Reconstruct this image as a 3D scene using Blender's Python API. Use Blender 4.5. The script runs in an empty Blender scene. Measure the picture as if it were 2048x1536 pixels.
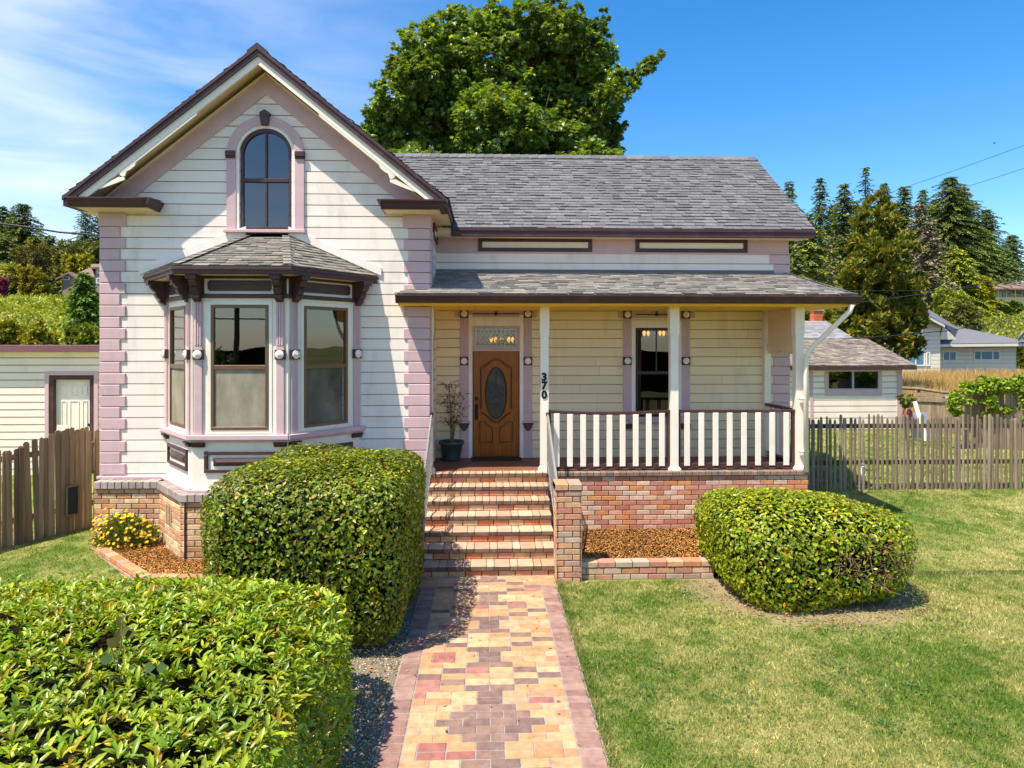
import bpy, math, random
import numpy as np
from mathutils import Vector, Matrix
random.seed(7)
scene = bpy.context.scene
COL = scene.collection

# ------------------------------------------------------------------ camera
F, HORIZON, EYE = 1365.33, 690.0, 3.284
PSI = math.atan(0.0374)
cam_data = bpy.data.cameras.new('camera')
cam_data.sensor_width = 36.0
cam_data.lens = 24.0
cam_data.shift_y = -(768 - HORIZON) / 2048
cam_data.clip_start = 0.1
cam_data.clip_end = 3000
cam = bpy.data.objects.new('camera', cam_data)
cam.location = (0, 0, EYE)
cam.rotation_euler = (math.radians(90), 0, -PSI)
COL.objects.link(cam)
scene.camera = cam

# ------------------------------------------------------------------ sky, sun, exposure
SUN_EL = math.radians(62.5)
SUN_AZ = math.atan2(-0.545, -0.45)          # from +Y towards +X
world = bpy.data.worlds.new('World')
scene.world = world
world.use_nodes = True
wn, wl = world.node_tree.nodes, world.node_tree.links
wn.clear()
w_out = wn.new('ShaderNodeOutputWorld')
w_bg = wn.new('ShaderNodeBackground')
w_bg.inputs['Strength'].default_value = 0.138
sky = wn.new('ShaderNodeTexSky')
sky.sky_type = 'NISHITA'
sky.sun_disc = False
sky.sun_elevation = SUN_EL
sky.sun_rotation = SUN_AZ
sky.altitude = 200
sky.air_density = 1.0
sky.dust_density = 0.6
sky.ozone_density = 3.0
# thin cirrus, laid out by direction (a property of the sky itself)
w_tc = wn.new('ShaderNodeTexCoord')
w_map = wn.new('ShaderNodeMapping')
w_map.inputs['Rotation'].default_value = (0, 0.35, 0.25)
w_map.inputs['Scale'].default_value = (1.1, 1.0, 5.2)
w_n = wn.new('ShaderNodeTexNoise')
w_n.inputs['Scale'].default_value = 2.3
w_n.inputs['Detail'].default_value = 6
w_n.inputs['Roughness'].default_value = 0.52
w_n.inputs['Distortion'].default_value = 0.5
w_r = wn.new('ShaderNodeMapRange')
w_r.inputs['From Min'].default_value = 0.25
w_r.inputs['From Max'].default_value = 0.85
w_sep = wn.new('ShaderNodeSeparateXYZ')
w_side = wn.new('ShaderNodeMapRange')        # cirrus lies in the west half of the sky
w_side.inputs['From Min'].default_value = 0.02
w_side.inputs['From Max'].default_value = -0.52
w_mul = wn.new('ShaderNodeMath'); w_mul.operation = 'MULTIPLY'
w_mul2 = wn.new('ShaderNodeMath'); w_mul2.operation = 'MULTIPLY'; w_mul2.inputs[1].default_value = 0.88
w_mix = wn.new('ShaderNodeMix'); w_mix.data_type = 'RGBA'
w_mix.inputs['B'].default_value = (6.6, 6.5, 6.9, 1)
w_hsv = wn.new('ShaderNodeHueSaturation')
w_hsv.inputs['Saturation'].default_value = 1.37
w_hsv.inputs['Value'].default_value = 1.08
wl.new(w_tc.outputs['Generated'], w_map.inputs['Vector'])
wl.new(w_map.outputs[0], w_n.inputs['Vector'])
wl.new(w_n.outputs[0], w_r.inputs['Value'])
wl.new(w_tc.outputs['Generated'], w_sep.inputs[0])
wl.new(w_sep.outputs['X'], w_side.inputs['Value'])
w_back = wn.new('ShaderNodeMapRange')        # and in the south
w_back.inputs['From Min'].default_value = -0.3
w_back.inputs['From Max'].default_value = -2.2
wl.new(w_sep.outputs['Y'], w_back.inputs['Value'])
w_max = wn.new('ShaderNodeMath'); w_max.operation = 'MAXIMUM'
wl.new(w_side.outputs[0], w_max.inputs[0]); wl.new(w_back.outputs[0], w_max.inputs[1])
wl.new(w_r.outputs[0], w_mul.inputs[0]); wl.new(w_max.outputs[0], w_mul.inputs[1])
wl.new(w_mul.outputs[0], w_mul2.inputs[0])
wl.new(w_mul2.outputs[0], w_mix.inputs['Factor'])
wl.new(sky.outputs[0], w_hsv.inputs['Color'])
wl.new(w_hsv.outputs[0], w_mix.inputs['A'])
wl.new(w_mix.outputs['Result'], w_bg.inputs['Color'])
wl.new(w_bg.outputs[0], w_out.inputs[0])

sun_data = bpy.data.lights.new('sun', 'SUN')
sun_data.energy = 5.0
sun_data.angle = math.radians(0.53)
sun_data.color = (1.0, 0.91, 0.78)
sun = bpy.data.objects.new('sun', sun_data)
sun.rotation_euler = (math.pi / 2 - SUN_EL, 0, math.pi - SUN_AZ)
sd = Vector((math.sin(SUN_AZ) * math.cos(SUN_EL), math.cos(SUN_AZ) * math.cos(SUN_EL), math.sin(SUN_EL)))
sun.rotation_euler = sd.to_track_quat('Z', 'Y').to_euler()
sun.location = (-20, -20, 40)
COL.objects.link(sun)
vs = scene.view_settings
vs.view_transform = 'Standard'; vs.look = 'None'; vs.gamma = 1.0; vs.use_curve_mapping = False
vs.exposure = 0.69
scene.cycles.max_bounces = 6
scene.cycles.transparent_max_bounces = 12

# ------------------------------------------------------------------ measuring helpers
SP, CP = math.sin(PSI), math.cos(PSI)
def ray(px, py):
    u = (px - 1024) / F
    return (SP + u * CP, CP - u * SP, (HORIZON - py) / F)
def P(px, py, Y):
    d = ray(px, py); t = Y / d[1]
    return Vector((t * d[0], Y, EYE + t * d[2]))
def PX(px, Y): return P(px, 690, Y).x
def PZ(py, Y, px=1024): return P(px, py, Y).z
def sstep(a, b, x):
    t = min(1.0, max(0.0, (x - a) / (b - a))); return t * t * (3 - 2 * t)
def gz(x, y):
    """height of the ground"""
    if y < -14: z = -max(0, min(9, .06 * (-14 - y)))
    elif y < 9.7: z = 0.0
    elif y < 14: z = .07 * (y - 9.7)
    elif y < 22: z = .301 + .028 * (y - 14)
    else: z = .525 + .0125 * (min(y, 60) - 22)
    if y > 20:
        r = x / y
        wl_ = sstep(-.12, -.32, r); wr_ = sstep(.15, .30, r)
        hl = .128 * max(0, min(y, 190) - 38); hr = .118 * max(0, min(y, 230) - 58)
        hc = .10 * max(0, min(y, 200) - 70)
        z += hl * wl_ + hr * wr_ + hc * max(0, 1 - wl_ - wr_)
    return z
def hit(px, py, near=20.0):
    d = ray(px, py); Y = near
    while Y < 400:
        t = Y / d[1]
        if EYE + t * d[2] < gz(t * d[0], Y): break
        Y += .5
    t = Y / d[1]
    return Vector((t * d[0], Y, gz(t * d[0], Y)))

# ------------------------------------------------------------------ object helpers
WLOC = {}
def tag(o, label=None, cat=None, group=None, kind=None):
    if label: o['label'] = label
    if cat: o['category'] = cat
    if group: o['group'] = group
    if kind: o['kind'] = kind
    return o
def thing(name, loc, label, cat, group=None):
    o = bpy.data.objects.new(name, None)
    o.location = loc; o.empty_display_size = 0.2
    COL.objects.link(o); WLOC[o.name] = Vector(loc)
    return tag(o, label, cat, group)
def link_mesh(name, me, mat, parent=None):
    o = bpy.data.objects.new(name, me)
    COL.objects.link(o)
    if mat is not None: me.materials.append(mat)
    if parent is not None:
        off = WLOC[parent.name]
        if off.length > 0: me.transform(Matrix.Translation(-off))
        o.parent = parent; WLOC[o.name] = off
    else: WLOC[o.name] = Vector((0, 0, 0))
    return o
class MB:
    """collects faces (world coordinates, or local ones through xf) for ONE mesh object"""
    def __init__(s, xf=None): s.v, s.f, s.c, s.xf = [], [], [], xf
    def add(s, vs, fs, col=(1, 1, 1)):
        b = len(s.v)
        if s.xf is not None: vs = [s.xf @ Vector(v) for v in vs]
        s.v.extend([tuple(v) for v in vs])
        for f in fs:
            s.f.append([i + b for i in f]); s.c.append(col)
    def quad(s, a, b, c, d, col=(1, 1, 1)): s.add([a, b, c, d], [(0, 1, 2, 3)], col)
    def box(s, x0, x1, y0, y1, z0, z1, col=(1, 1, 1)):
        s.add([(x0, y0, z0), (x1, y0, z0), (x1, y1, z0), (x0, y1, z0), (x0, y0, z1), (x1, y0, z1), (x1, y1, z1), (x0, y1, z1)],
              [(0, 3, 2, 1), (4, 5, 6, 7), (0, 1, 5, 4), (1, 2, 6, 5), (2, 3, 7, 6), (3, 0, 4, 7)], col)
    def cbox(s, x0, x1, y0, y1, z0, z1, b=.004, col=(1, 1, 1)):
        """box whose front (-y) face has bevelled edges"""
        s.add([(x0, y1, z0), (x1, y1, z0), (x1, y1, z1), (x0, y1, z1),
               (x0, y0 + b, z0), (x1, y0 + b, z0), (x1, y0 + b, z1), (x0, y0 + b, z1),
               (x0 + b, y0, z0 + b), (x1 - b, y0, z0 + b), (x1 - b, y0, z1 - b), (x0 + b, y0, z1 - b)],
              [(8, 9, 10, 11), (4, 5, 9, 8), (5, 6, 10, 9), (6, 7, 11, 10), (7, 4, 8, 11),
               (0, 1, 5, 4), (1, 2, 6, 5), (2, 3, 7, 6), (3, 0, 4, 7)], col)
    def prism(s, poly, y0, y1, col=(1, 1, 1)):
        """polygon in x,z swept along y"""
        n = len(poly)
        vs = [(p[0], y0, p[1]) for p in poly] + [(p[0], y1, p[1]) for p in poly]
        s.add(vs, [tuple(range(n)), tuple(range(2 * n - 1, n - 1, -1))] + [(i, i + n, (i + 1) % n + n, (i + 1) % n) for i in range(n)], col)
    def prism_x(s, poly, x0, x1, col=(1, 1, 1)):
        """polygon in y,z swept along x"""
        n = len(poly)
        vs = [(x0, p[0], p[1]) for p in poly] + [(x1, p[0], p[1]) for p in poly]
        s.add(vs, [tuple(range(n)), tuple(range(2 * n - 1, n - 1, -1))] + [(i, i + n, (i + 1) % n + n, (i + 1) % n) for i in range(n)], col)
    def tube(s, pts, r, n=8, col=(1, 1, 1)):
        pts = [Vector(p) for p in pts]; rs = r if isinstance(r, (list, tuple)) else [r] * len(pts)
        vs, fs = [], []
        for i, p in enumerate(pts):
            t = (pts[min(i + 1, len(pts) - 1)] - pts[max(i - 1, 0)]).normalized()
            a = t.orthogonal().normalized() if i == 0 else (a - t * a.dot(t)).normalized()
            b = t.cross(a)
            for k in range(n):
                w = 2 * math.pi * k / n
                vs.append(p + (a * math.cos(w) + b * math.sin(w)) * rs[i])
        for i in range(len(pts) - 1):
            for k in range(n):
                fs.append((i * n + k, i * n + (k + 1) % n, (i + 1) * n + (k + 1) % n, (i + 1) * n + k))
        fs.append(tuple(range(n - 1, -1, -1))); fs.append(tuple((len(pts) - 1) * n + k for k in range(n)))
        s.add(vs, fs, col)
    def lathe(s, prof, c, axis='z', n=20, col=(1, 1, 1)):
        """prof = [(radius, height)] round an axis through c"""
        vs, fs = [], []
        for r, h in prof:
            for k in range(n):
                w = 2 * math.pi * k / n
                a, b = r * math.cos(w), r * math.sin(w)
                vs.append((c[0] + a, c[1] + b, c[2] + h) if axis == 'z' else (c[0] + a, c[1] - h, c[2] + b))
        for i in range(len(prof) - 1):
            for k in range(n):
                fs.append((i * n + k, i * n + (k + 1) % n, (i + 1) * n + (k + 1) % n, (i + 1) * n + k))
        fs.append(tuple(range(n - 1, -1, -1))); fs.append(tuple((len(prof) - 1) * n + k for k in range(n)))
        s.add(vs, fs, col)
    def frame(s, x0, x1, z0, z1, y0, y1, w, col=(1, 1, 1), wb=None):
        wb = wb or w
        s.cbox(x0, x1, y0, y1, z1 - w, z1, .003, col); s.cbox(x0, x1, y0, y1, z0, z0 + wb, .003, col)
        s.cbox(x0, x0 + w, y0, y1, z0 + wb, z1 - w, .003, col); s.cbox(x1 - w, x1, y0, y1, z0 + wb, z1 - w, .003, col)
    def build(s, name, mat, parent=None, smooth=False):
        me = bpy.data.meshes.new(name)
        me.from_pydata(s.v, [], s.f)
        at = me.attributes.new('col', 'FLOAT_COLOR', 'FACE')
        cc = np.ones((len(s.f), 4), np.float32)
        if len(s.c): cc[:, :3] = np.array(s.c, np.float32)
        at.data.foreach_set('color', cc.ravel())
        if smooth: me.polygons.foreach_set('use_smooth', [True] * len(me.polygons))
        return link_mesh(name, me, mat, parent)

def tri_mesh(name, V, T, C, mat, parent=None):
    """numpy vertices (n,3), triangles (m,3), colours (m,3) -> one mesh object"""
    me = bpy.data.meshes.new(name)
    me.vertices.add(len(V)); me.vertices.foreach_set('co', np.asarray(V, np.float32).ravel())
    m = len(T)
    me.loops.add(3 * m); me.loops.foreach_set('vertex_index', np.asarray(T, np.int32).ravel())
    me.polygons.add(m)
    me.polygons.foreach_set('loop_start', np.arange(0, 3 * m, 3, dtype=np.int32))
    me.polygons.foreach_set('loop_total', np.full(m, 3, np.int32))
    me.update(calc_edges=True)
    at = me.attributes.new('col', 'FLOAT_COLOR', 'FACE')
    cc = np.ones((m, 4), np.float32); cc[:, :3] = C
    at.data.foreach_set('color', cc.ravel())
    return link_mesh(name, me, mat, parent)
def nrm(a): return a / np.maximum(1e-9, np.linalg.norm(a, axis=1, keepdims=True))
# leaf templates: columns are along, across, up
T_LEAF = (np.array([(0, 0, 0), (.42, .5, .10), (1, 0, -.06), (.42, -.5, .10)]), np.array([(0, 1, 2), (0, 2, 3)]))
T_BIG = (np.array([(0, 0, 0), (.3, 0, .03), (.7, 0, .0), (1, 0, -.10), (.3, .42, .13), (.68, .44, .09), (.3, -.42, .13), (.68, -.44, .09)]),
         np.array([(0, 4, 1), (0, 1, 6), (1, 4, 5), (1, 5, 2), (1, 2, 7), (1, 7, 6), (2, 5, 3), (2, 3, 7)]))
T_MAPLE = (np.array([(0, 0, 0), (.18, .36, .05), (.10, .62, -.08), (.5, .30, .06), (.72, .52, -.10), (.66, .16, .03), (1, 0, -.12),
                     (.66, -.16, .03), (.72, -.52, -.10), (.5, -.30, .06), (.10, -.62, -.08), (.18, -.36, .05)]),
           np.array([(0, 2, 1), (0, 1, 3), (0, 3, 5), (3, 4, 5), (0, 5, 6), (0, 6, 7), (0, 7, 9), (7, 8, 9), (0, 9, 11), (0, 11, 10)]))
T_BLADE = (np.array([(0, -.5, 0), (0, .5, 0), (1, 0, .35)]), np.array([(0, 1, 2)]))
T_SPRAY = (np.array([(0, 0, 0), (.3, .5, .02), (.55, .2, -.03), (1, .05, -.2), (.6, -.45, -.05), (.25, -.3, .03)]),
           np.array([(0, 1, 2), (0, 2, 3), (0, 3, 4), (0, 4, 5)]))
def scatter(name, tmpl, pts, A, N, L, W, C, mat, parent=None):
    """one mesh of many leaves: points, along axis, up normal, length, width, colour per leaf"""
    tv, tf = tmpl
    A = nrm(A); S = nrm(np.cross(N, A)); N = np.cross(A, S)
    n = len(pts); k = len(tv)
    L = np.broadcast_to(L, (n,)); W = np.broadcast_to(W, (n,))
    V = (pts[:, None, :] + tv[None, :, 0, None] * (A * L[:, None])[:, None, :] + tv[None, :, 1, None] * (S * W[:, None])[:, None, :]
         + tv[None, :, 2, None] * (N * L[:, None])[:, None, :])
    T = (tf[None] + (np.arange(n) * k)[:, None, None]).reshape(-1, 3)
    return tri_mesh(name, V.reshape(-1, 3), T, np.repeat(C, len(tf), axis=0), mat, parent)
def text_mesh(body, size, extrude, bold=0.0):
    cu = bpy.data.curves.new('lettering', 'FONT')
    cu.body = body; cu.size = size; cu.extrude = extrude; cu.offset = bold
    cu.align_x = 'CENTER'; cu.align_y = 'CENTER'
    ob = bpy.data.objects.new('lettering', cu); COL.objects.link(ob)
    dg = bpy.context.evaluated_depsgraph_get()
    me = bpy.data.meshes.new_from_object(ob.evaluated_get(dg))
    bpy.data.objects.remove(ob)
    return me

# ------------------------------------------------------------------ materials
def srgb(r, g, b):
    f = lambda c: (c / 255 / 12.92) if c / 255 <= .04045 else ((c / 255 + .055) / 1.055) ** 2.4
    return (f(r), f(g), f(b))
class NT:
    def __init__(s, name):
        s.m = bpy.data.materials.new(name); s.m.use_nodes = True
        s.n, s.l = s.m.node_tree.nodes, s.m.node_tree.links; s.n.clear()
        s.out = s.n.new('ShaderNodeOutputMaterial')
    def new(s, t, **kw):
        q = s.n.new(t)
        for k, v in kw.items():
            if k.startswith('_'): setattr(q, k[1:], v)
            else: q.inputs[k.replace('_', ' ')].default_value = v
        return q
    def ln(s, a, b): s.l.new(a, b)
    def noise(s, scale, detail=4, rough=.55, vec=None, stretch=None):
        q = s.new('ShaderNodeTexNoise', Scale=scale, Detail=detail, Roughness=rough)
        if vec is None: vec = s.pos()
        if stretch:
            mp = s.new('ShaderNodeMapping', Scale=stretch); s.ln(vec, mp.inputs[0]); vec = mp.outputs[0]
        s.ln(vec, q.inputs['Vector']); return q.outputs[0]
    def pos(s):
        if not hasattr(s, '_p'): s._p = s.new('ShaderNodeNewGeometry')
        return s._p.outputs['Position']
    def rng(s, v, a, b, c, d):
        q = s.new('ShaderNodeMapRange', From_Min=a, From_Max=b, To_Min=c, To_Max=d); s.ln(v, q.inputs[0]); return q.outputs[0]
    def mix(s, fac, a, b, mode='MIX'):
        q = s.new('ShaderNodeMix', _data_type='RGBA', _blend_type=mode)
        for sock, v in ((q.inputs['Factor'], fac), (q.inputs['A'], a), (q.inputs['B'], b)):
            if isinstance(v, (int, float)): sock.default_value = v
            elif isinstance(v, (tuple, list)): sock.default_value = tuple(v)[:3] + (1,)
            else: s.ln(v, sock)
        return q.outputs['Result']
    def attr(s): return s.new('ShaderNodeAttribute', _attribute_name='col').outputs['Color']
    def math(s, op, a, b=None):
        q = s.new('ShaderNodeMath', _operation=op)
        for i, v in enumerate((a, b)):
            if v is None: continue
            if isinstance(v, (int, float)): q.inputs[i].default_value = v
            else: s.ln(v, q.inputs[i])
        return q.outputs[0]
    def bump(s, h, strength, dist=.01):
        q = s.new('ShaderNodeBump', Strength=strength, Distance=dist); s.ln(h, q.inputs['Height']); return q.outputs[0]
def surf(name, base, rough=.6, var=.12, vscale=3.0, bump=.15, bscale=60, stretch=None, spec=.4, metallic=0, dirt=None, bdist=.004, rvar=0.1):
    """painted / plain surface: base x face colour x mottling, fine bump, optional dirt colour in patches"""
    t = NT(name)
    c = t.mix(1.0, base, t.attr(), 'MULTIPLY')
    n1 = t.noise(vscale, 5, .6, stretch=stretch)
    f = t.rng(n1, .25, .75, 1 - var, 1 + var)
    q = t.new('ShaderNodeCombineColor'); [t.ln(f, q.inputs[i]) for i in range(3)]
    c = t.mix(1.0, c, q.outputs[0], 'MULTIPLY')
    if dirt:
        n2 = t.noise(dirt[1], 6, .65, stretch=dirt[3] if len(dirt) > 3 else None)
        c = t.mix(t.rng(n2, .52, .75, 0, dirt[2]), c, dirt[0])
    b = t.new('ShaderNodeBsdfPrincipled', Metallic=metallic)
    b.inputs['Specular IOR Level'].default_value = spec
    t.ln(c, b.inputs['Base Color'])
    n3 = t.noise(bscale, 4, .6, stretch=stretch)
    t.ln(t.rng(n3, .3, .7, max(.02, rough - rvar), min(1, rough + rvar)), b.inputs['Roughness'])
    if bump: t.ln(t.bump(n3, bump, bdist), b.inputs['Normal'])
    t.ln(b.outputs[0], t.out.inputs[0]); return t.m
def leaf_mat(name, base, rough=.4, trans=.3, spec=.5, tcol=None, var=.25, vscale=1.5):
    t = NT(name)
    c = t.mix(1.0, base, t.attr(), 'MULTIPLY')
    n1 = t.noise(vscale, 3)
    f = t.rng(n1, .3, .7, 1 - var, 1 + var)
    q = t.new('ShaderNodeCombineColor'); [t.ln(f, q.inputs[i]) for i in range(3)]
    c = t.mix(1.0, c, q.outputs[0], 'MULTIPLY')
    b = t.new('ShaderNodeBsdfPrincipled', Roughness=rough)
    b.inputs['Specular IOR Level'].default_value = spec
    t.ln(c, b.inputs['Base Color'])
    tr = t.new('ShaderNodeBsdfTranslucent')
    t.ln(t.mix(1.0, c, tcol or (1.5, 1.5, .6), 'MULTIPLY'), tr.inputs[0])
    m = t.new('ShaderNodeMixShader', Fac=trans)
    t.ln(b.outputs[0], m.inputs[1]); t.ln(tr.outputs[0], m.inputs[2]); t.ln(m.outputs[0], t.out.inputs[0]); return t.m
def glass_mat(name, tint, refl=.14, rough=.01, wave=.0012):
    """window glass: lets the dark room show, mirrors the sky with a little waviness"""
    t = NT(name)
    tr = t.new('ShaderNodeBsdfTransparent'); tr.inputs[0].default_value = tint + (1,)
    g = t.new('ShaderNodeBsdfGlossy', Roughness=rough)
    g.inputs[0].default_value = (1, 1, 1, 1)
    nb = t.bump(t.noise(1.6, 1, .4), 1.0, wave); t.ln(nb, g.inputs['Normal'])
    lw = t.new('ShaderNodeFresnel', IOR=1.5)
    fac = t.math('MINIMUM', t.math('ADD', t.math('MULTIPLY', lw.outputs[0], 1.3), refl - .05), 1.0)
    m = t.new('ShaderNodeMixShader')
    t.ln(fac, m.inputs[0]); t.ln(tr.outputs[0], m.inputs[1]); t.ln(g.outputs[0], m.inputs[2])
    t.ln(m.outputs[0], t.out.inputs[0]); return t.m
def glow_mat(name, col, strength):
    t = NT(name); e = t.new('ShaderNodeEmission', Strength=strength); e.inputs[0].default_value = col + (1,)
    t.ln(e.outputs[0], t.out.inputs[0]); return t.m

M = {}
WOODY = (.35, .35, 1.0)
M['cream'] = surf('cream_paint', srgb(236, 225, 212), .55, .06, 1.2, .35, 40, (.25, 1, 3), dirt=((.40, .35, .28), 2.2, .34, (1.6, 1.6, .4)))
M['bounce_cream'] = surf('bounce_cream_paint', srgb(238, 217, 176), .55, .06, 1.2, .35, 40, (.25, 1, 3), dirt=((.40, .35, .28), 2.2, .3, (1.6, 1.6, .4)))  # same cream paint, with the porch's warm bounce light put into its colour
M['white'] = surf('white_paint', srgb(240, 229, 211), .5, .05, 2, .15, 50, dirt=((.40, .33, .25), 1.6, .2))
M['pink'] = surf('lilac_pink_paint', srgb(201, 169, 170), .55, .08, 1.5, .35, 45, (.3, 1, 3), dirt=((.36, .28, .27), 2.4, .35, (1.6, 1.6, .5)))
M['brown'] = surf('dark_brown_paint', srgb(70, 44, 44), .45, .15, 3, .2, 50, dirt=((.14, .09, .07), 2.5, .5))
M['soffit'] = surf('soffit_paint', srgb(230, 203, 168), .6, .06, 2, .1, 40)
M['ceiling'] = surf('porch_ceiling_paint', srgb(246, 198, 74), .6, .06, 2, .1, 40)
M['brick'] = surf('brick', (1, 1, 1), .85, .22, 9, .8, 55, dirt=((.30, .22, .17), 7, .45), bdist=.006, spec=.2)
M['mortar'] = surf('mortar', (.10, .085, .075), .95, .25, 8, .5, 90, spec=.1)
M['pale_mortar'] = surf('path_mortar', (.50, .45, .38), .95, .2, 6, .5, 90, spec=.1)
M['shingle'] = surf('asphalt_shingle', (1, 1, 1), .9, .26, 22, .9, 160, bdist=.004, spec=.2, dirt=((.085, .08, .07), .9, .4, (1.5, .5, .5)))
M['old_shingle'] = surf('old_brown_shingle', (1, 1, 1), .9, .22, 6, .9, 60, bdist=.01, spec=.15, dirt=((.36, .29, .22), 2.2, .5, (.4, 1, 1)))
M['bronze'] = surf('bronze_aluminium', srgb(112, 88, 66), .4, .1, 3, .05, 80, metallic=.4, spec=.5)
M['dark_frame'] = surf('dark_window_frame', srgb(52, 42, 40), .4, .1, 3, .05, 80)
M['glass'] = glass_mat('window_glass', (.6, .63, .64), .13)
M['glass_dark'] = glass_mat('upper_window_glass', (.5, .53, .56), .12)
def screen_mat(hi=.42, lo=.08):
    """dusty insect screen: fine weave one can half see through"""
    t = NT('insect_screen')
    c = t.mix(t.rng(t.noise(2.2, 6, .65, stretch=(2.5, 2.5, .8)), .35, .7, 0, 1), (.36, .31, .22), (.52, .46, .34))
    c = t.mix(t.rng(t.noise(240, 2, .5), .4, .6, 0, .35), c, (.08, .07, .05))
    b = t.new('ShaderNodeBsdfPrincipled', Roughness=.8); b.inputs['Specular IOR Level'].default_value = .2; t.ln(c, b.inputs['Base Color'])
    tr = t.new('ShaderNodeBsdfTransparent'); m = t.new('ShaderNodeMixShader')
    t.ln(t.rng(t.noise(1.6, 4, .6), .3, .7, hi, lo), m.inputs[0]); t.ln(b.outputs[0], m.inputs[1]); t.ln(tr.outputs[0], m.inputs[2]); t.ln(m.outputs[0], t.out.inputs[0]); return t.m
M['screen'] = screen_mat()
M['shaded_screen'] = screen_mat(.85, .5)  # same screen made more see-through, imitating shade on the right bay face
M['glass_low'] = glass_mat('shaded_glass', (.4, .4, .4), .085)
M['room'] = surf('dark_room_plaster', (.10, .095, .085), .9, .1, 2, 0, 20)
M['curtain'] = surf('pale_curtain', (.6, .58, .52), .9, .2, 6, .3, 40, (4, 4, .2))
M['oak'] = surf('varnished_oak', srgb(150, 82, 14), .28, .38, 7, .25, 25, (6, 6, .5), spec=.35, dirt=((.10, .032, .006), 5, .75, (4, 4, .4)))
M['dark_oak'] = surf('dark_oak_moulding', srgb(70, 34, 10), .35, .25, 8, .2, 30, (5, 5, .6))
M['black_metal'] = surf('black_metal', (.03, .028, .026), .4, .15, 10, .1, 80, metallic=.6)
M['lead'] = surf('lead_came', (.05, .05, .05), .5, .1, 10, 0, 80, metallic=.3)
M['old_wood'] = surf('weathered_grey_wood', srgb(146, 130, 111), .9, .35, 4, .9, 30, (4, 4, .22), bdist=.012, spec=.1, dirt=((.10, .08, .06), 3, .6, (3, 3, .3)))
M['brown_wood'] = surf('weathered_brown_wood', srgb(158, 134, 106), .9, .38, 4, .9, 30, (4, 4, .2), bdist=.012, spec=.1, dirt=((.09, .06, .04), 2.5, .6, (3, 3, .25)))
M['rail_metal'] = surf('flaking_rail_paint', srgb(140, 138, 132), .6, .1, 6, .4, 40, dirt=((.13, .11, .10), 9, .8))
M['pot'] = surf('green_grey_plastic', srgb(58, 72, 70), .45, .12, 5, .1, 60)
M['soil'] = surf('potting_soil', (.05, .035, .025), .95, .3, 20, .8, 60)
M['rubber'] = surf('black_rubber_mat', (.025, .025, .025), .8, .15, 10, .6, 200)
M['porch_floor'] = surf('porch_floor_paint', srgb(128, 84, 62), .55, .15, 3, .2, 30, (.4, 3, 3), dirt=((.16, .09, .06), 2.0, .5))
M['twig'] = surf('bare_twig', srgb(128, 104, 76), .85, .25, 8, .4, 60)
M['bark'] = surf('bark', srgb(92, 76, 62), .95, .3, 4, .9, 18, (3, 3, .5), bdist=.03)
M['dark_core'] = surf('core_shade', (.014, .014, .007), 1, .4, 8, .6, 30, spec=0)  # solid hull blocking see-through; shade inside the bush put into its near-black colour
M['copper_pipe'] = surf('galvanised_pipe', srgb(170, 168, 158), .45, .15, 10, .1, 60, metallic=.5)
M['grey_roof'] = surf('grey_roof_shingle', srgb(112, 112, 116), .9, .12, 5, .6, 12, spec=.15)
M['wire'] = surf('cable', (.03, .03, .03), .6, .1, 5, 0, 20)
M['pale_wire'] = surf('grey_cable', (.22, .22, .22), .6, .1, 5, 0, 20)
M['yellow_wall'] = surf('yellow_stucco', srgb(224, 200, 140), .8, .08, 2, .2, 20)
M['cream2'] = surf('ivory_siding_paint', srgb(226, 219, 196), .7, .06, 1, .2, 20)
M['teal_glass'] = glass_mat('blue_glass', (.10, .2, .27), .35)
M['window_dark'] = glass_mat('dark_glass', (.3, .32, .32), .16)
M['red_sign'] = surf('red_sign_face', srgb(150, 28, 34), .5, .15, 6, .05, 40)
M['sign_white'] = surf('sign_white', srgb(210, 205, 200), .5, .08, 6, 0, 40)
M['black_paint'] = surf('black_number_paint', (.015, .015, .015), .4, .1, 6, 0, 40)
M['red_brick'] = surf('red_chimney_brick', srgb(176, 88, 56), .9, .3, 14, .6, 30)
M['car_paint'] = surf('white_car_paint', srgb(225, 225, 225), .25, .03, 2, 0, 20)
M['tyre'] = surf('tyre', (.02, .02, .02), .8, .1, 5, 0, 20)
M['galv'] = surf('galvanised_steel', srgb(176, 180, 184), .45, .1, 5, .05, 30, metallic=.5)
BRICKS = {
 'porch': [(.50, .20, .11), (.56, .28, .17), (.64, .42, .29), (.47, .185, .12), (.66, .46, .33), (.58, .26, .13), (.62, .35, .23), (.52, .25, .18), (.60, .25, .10)],
 'base': [(.60, .41, .215), (.60, .30, .13), (.64, .48, .30), (.52, .25, .13), (.62, .43, .245), (.66, .50, .29), (.56, .34, .195), (.50, .28, .18)],
 'riser': [(.58, .26, .12), (.64, .38, .18), (.60, .22, .09), (.62, .35, .20), (.52, .23, .15), (.66, .45, .26)],
 'nose': [(.52, .345, .225), (.55, .36, .23), (.47, .295, .19), (.58, .39, .255)],
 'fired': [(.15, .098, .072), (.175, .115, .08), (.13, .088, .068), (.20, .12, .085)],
 'pcap': [(.21, .15, .115), (.24, .175, .13), (.19, .14, .11), (.26, .17, .12)],
 'cap': [(.34, .29, .25), (.38, .32, .28), (.31, .26, .23)],
 'edge': [(.54, .25, .13), (.47, .35, .25), (.52, .37, .25), (.44, .28, .20), (.56, .31, .17), (.50, .22, .15), (.55, .34, .19)],
}
MORT = (.085, .07, .06)
def rc(key, j=.10):
    c = random.choice(BRICKS[key]); f = 1 + random.uniform(-j, j)
    return tuple(min(.95, v * f * (1 + random.uniform(-.04, .04))) for v in c)
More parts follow.
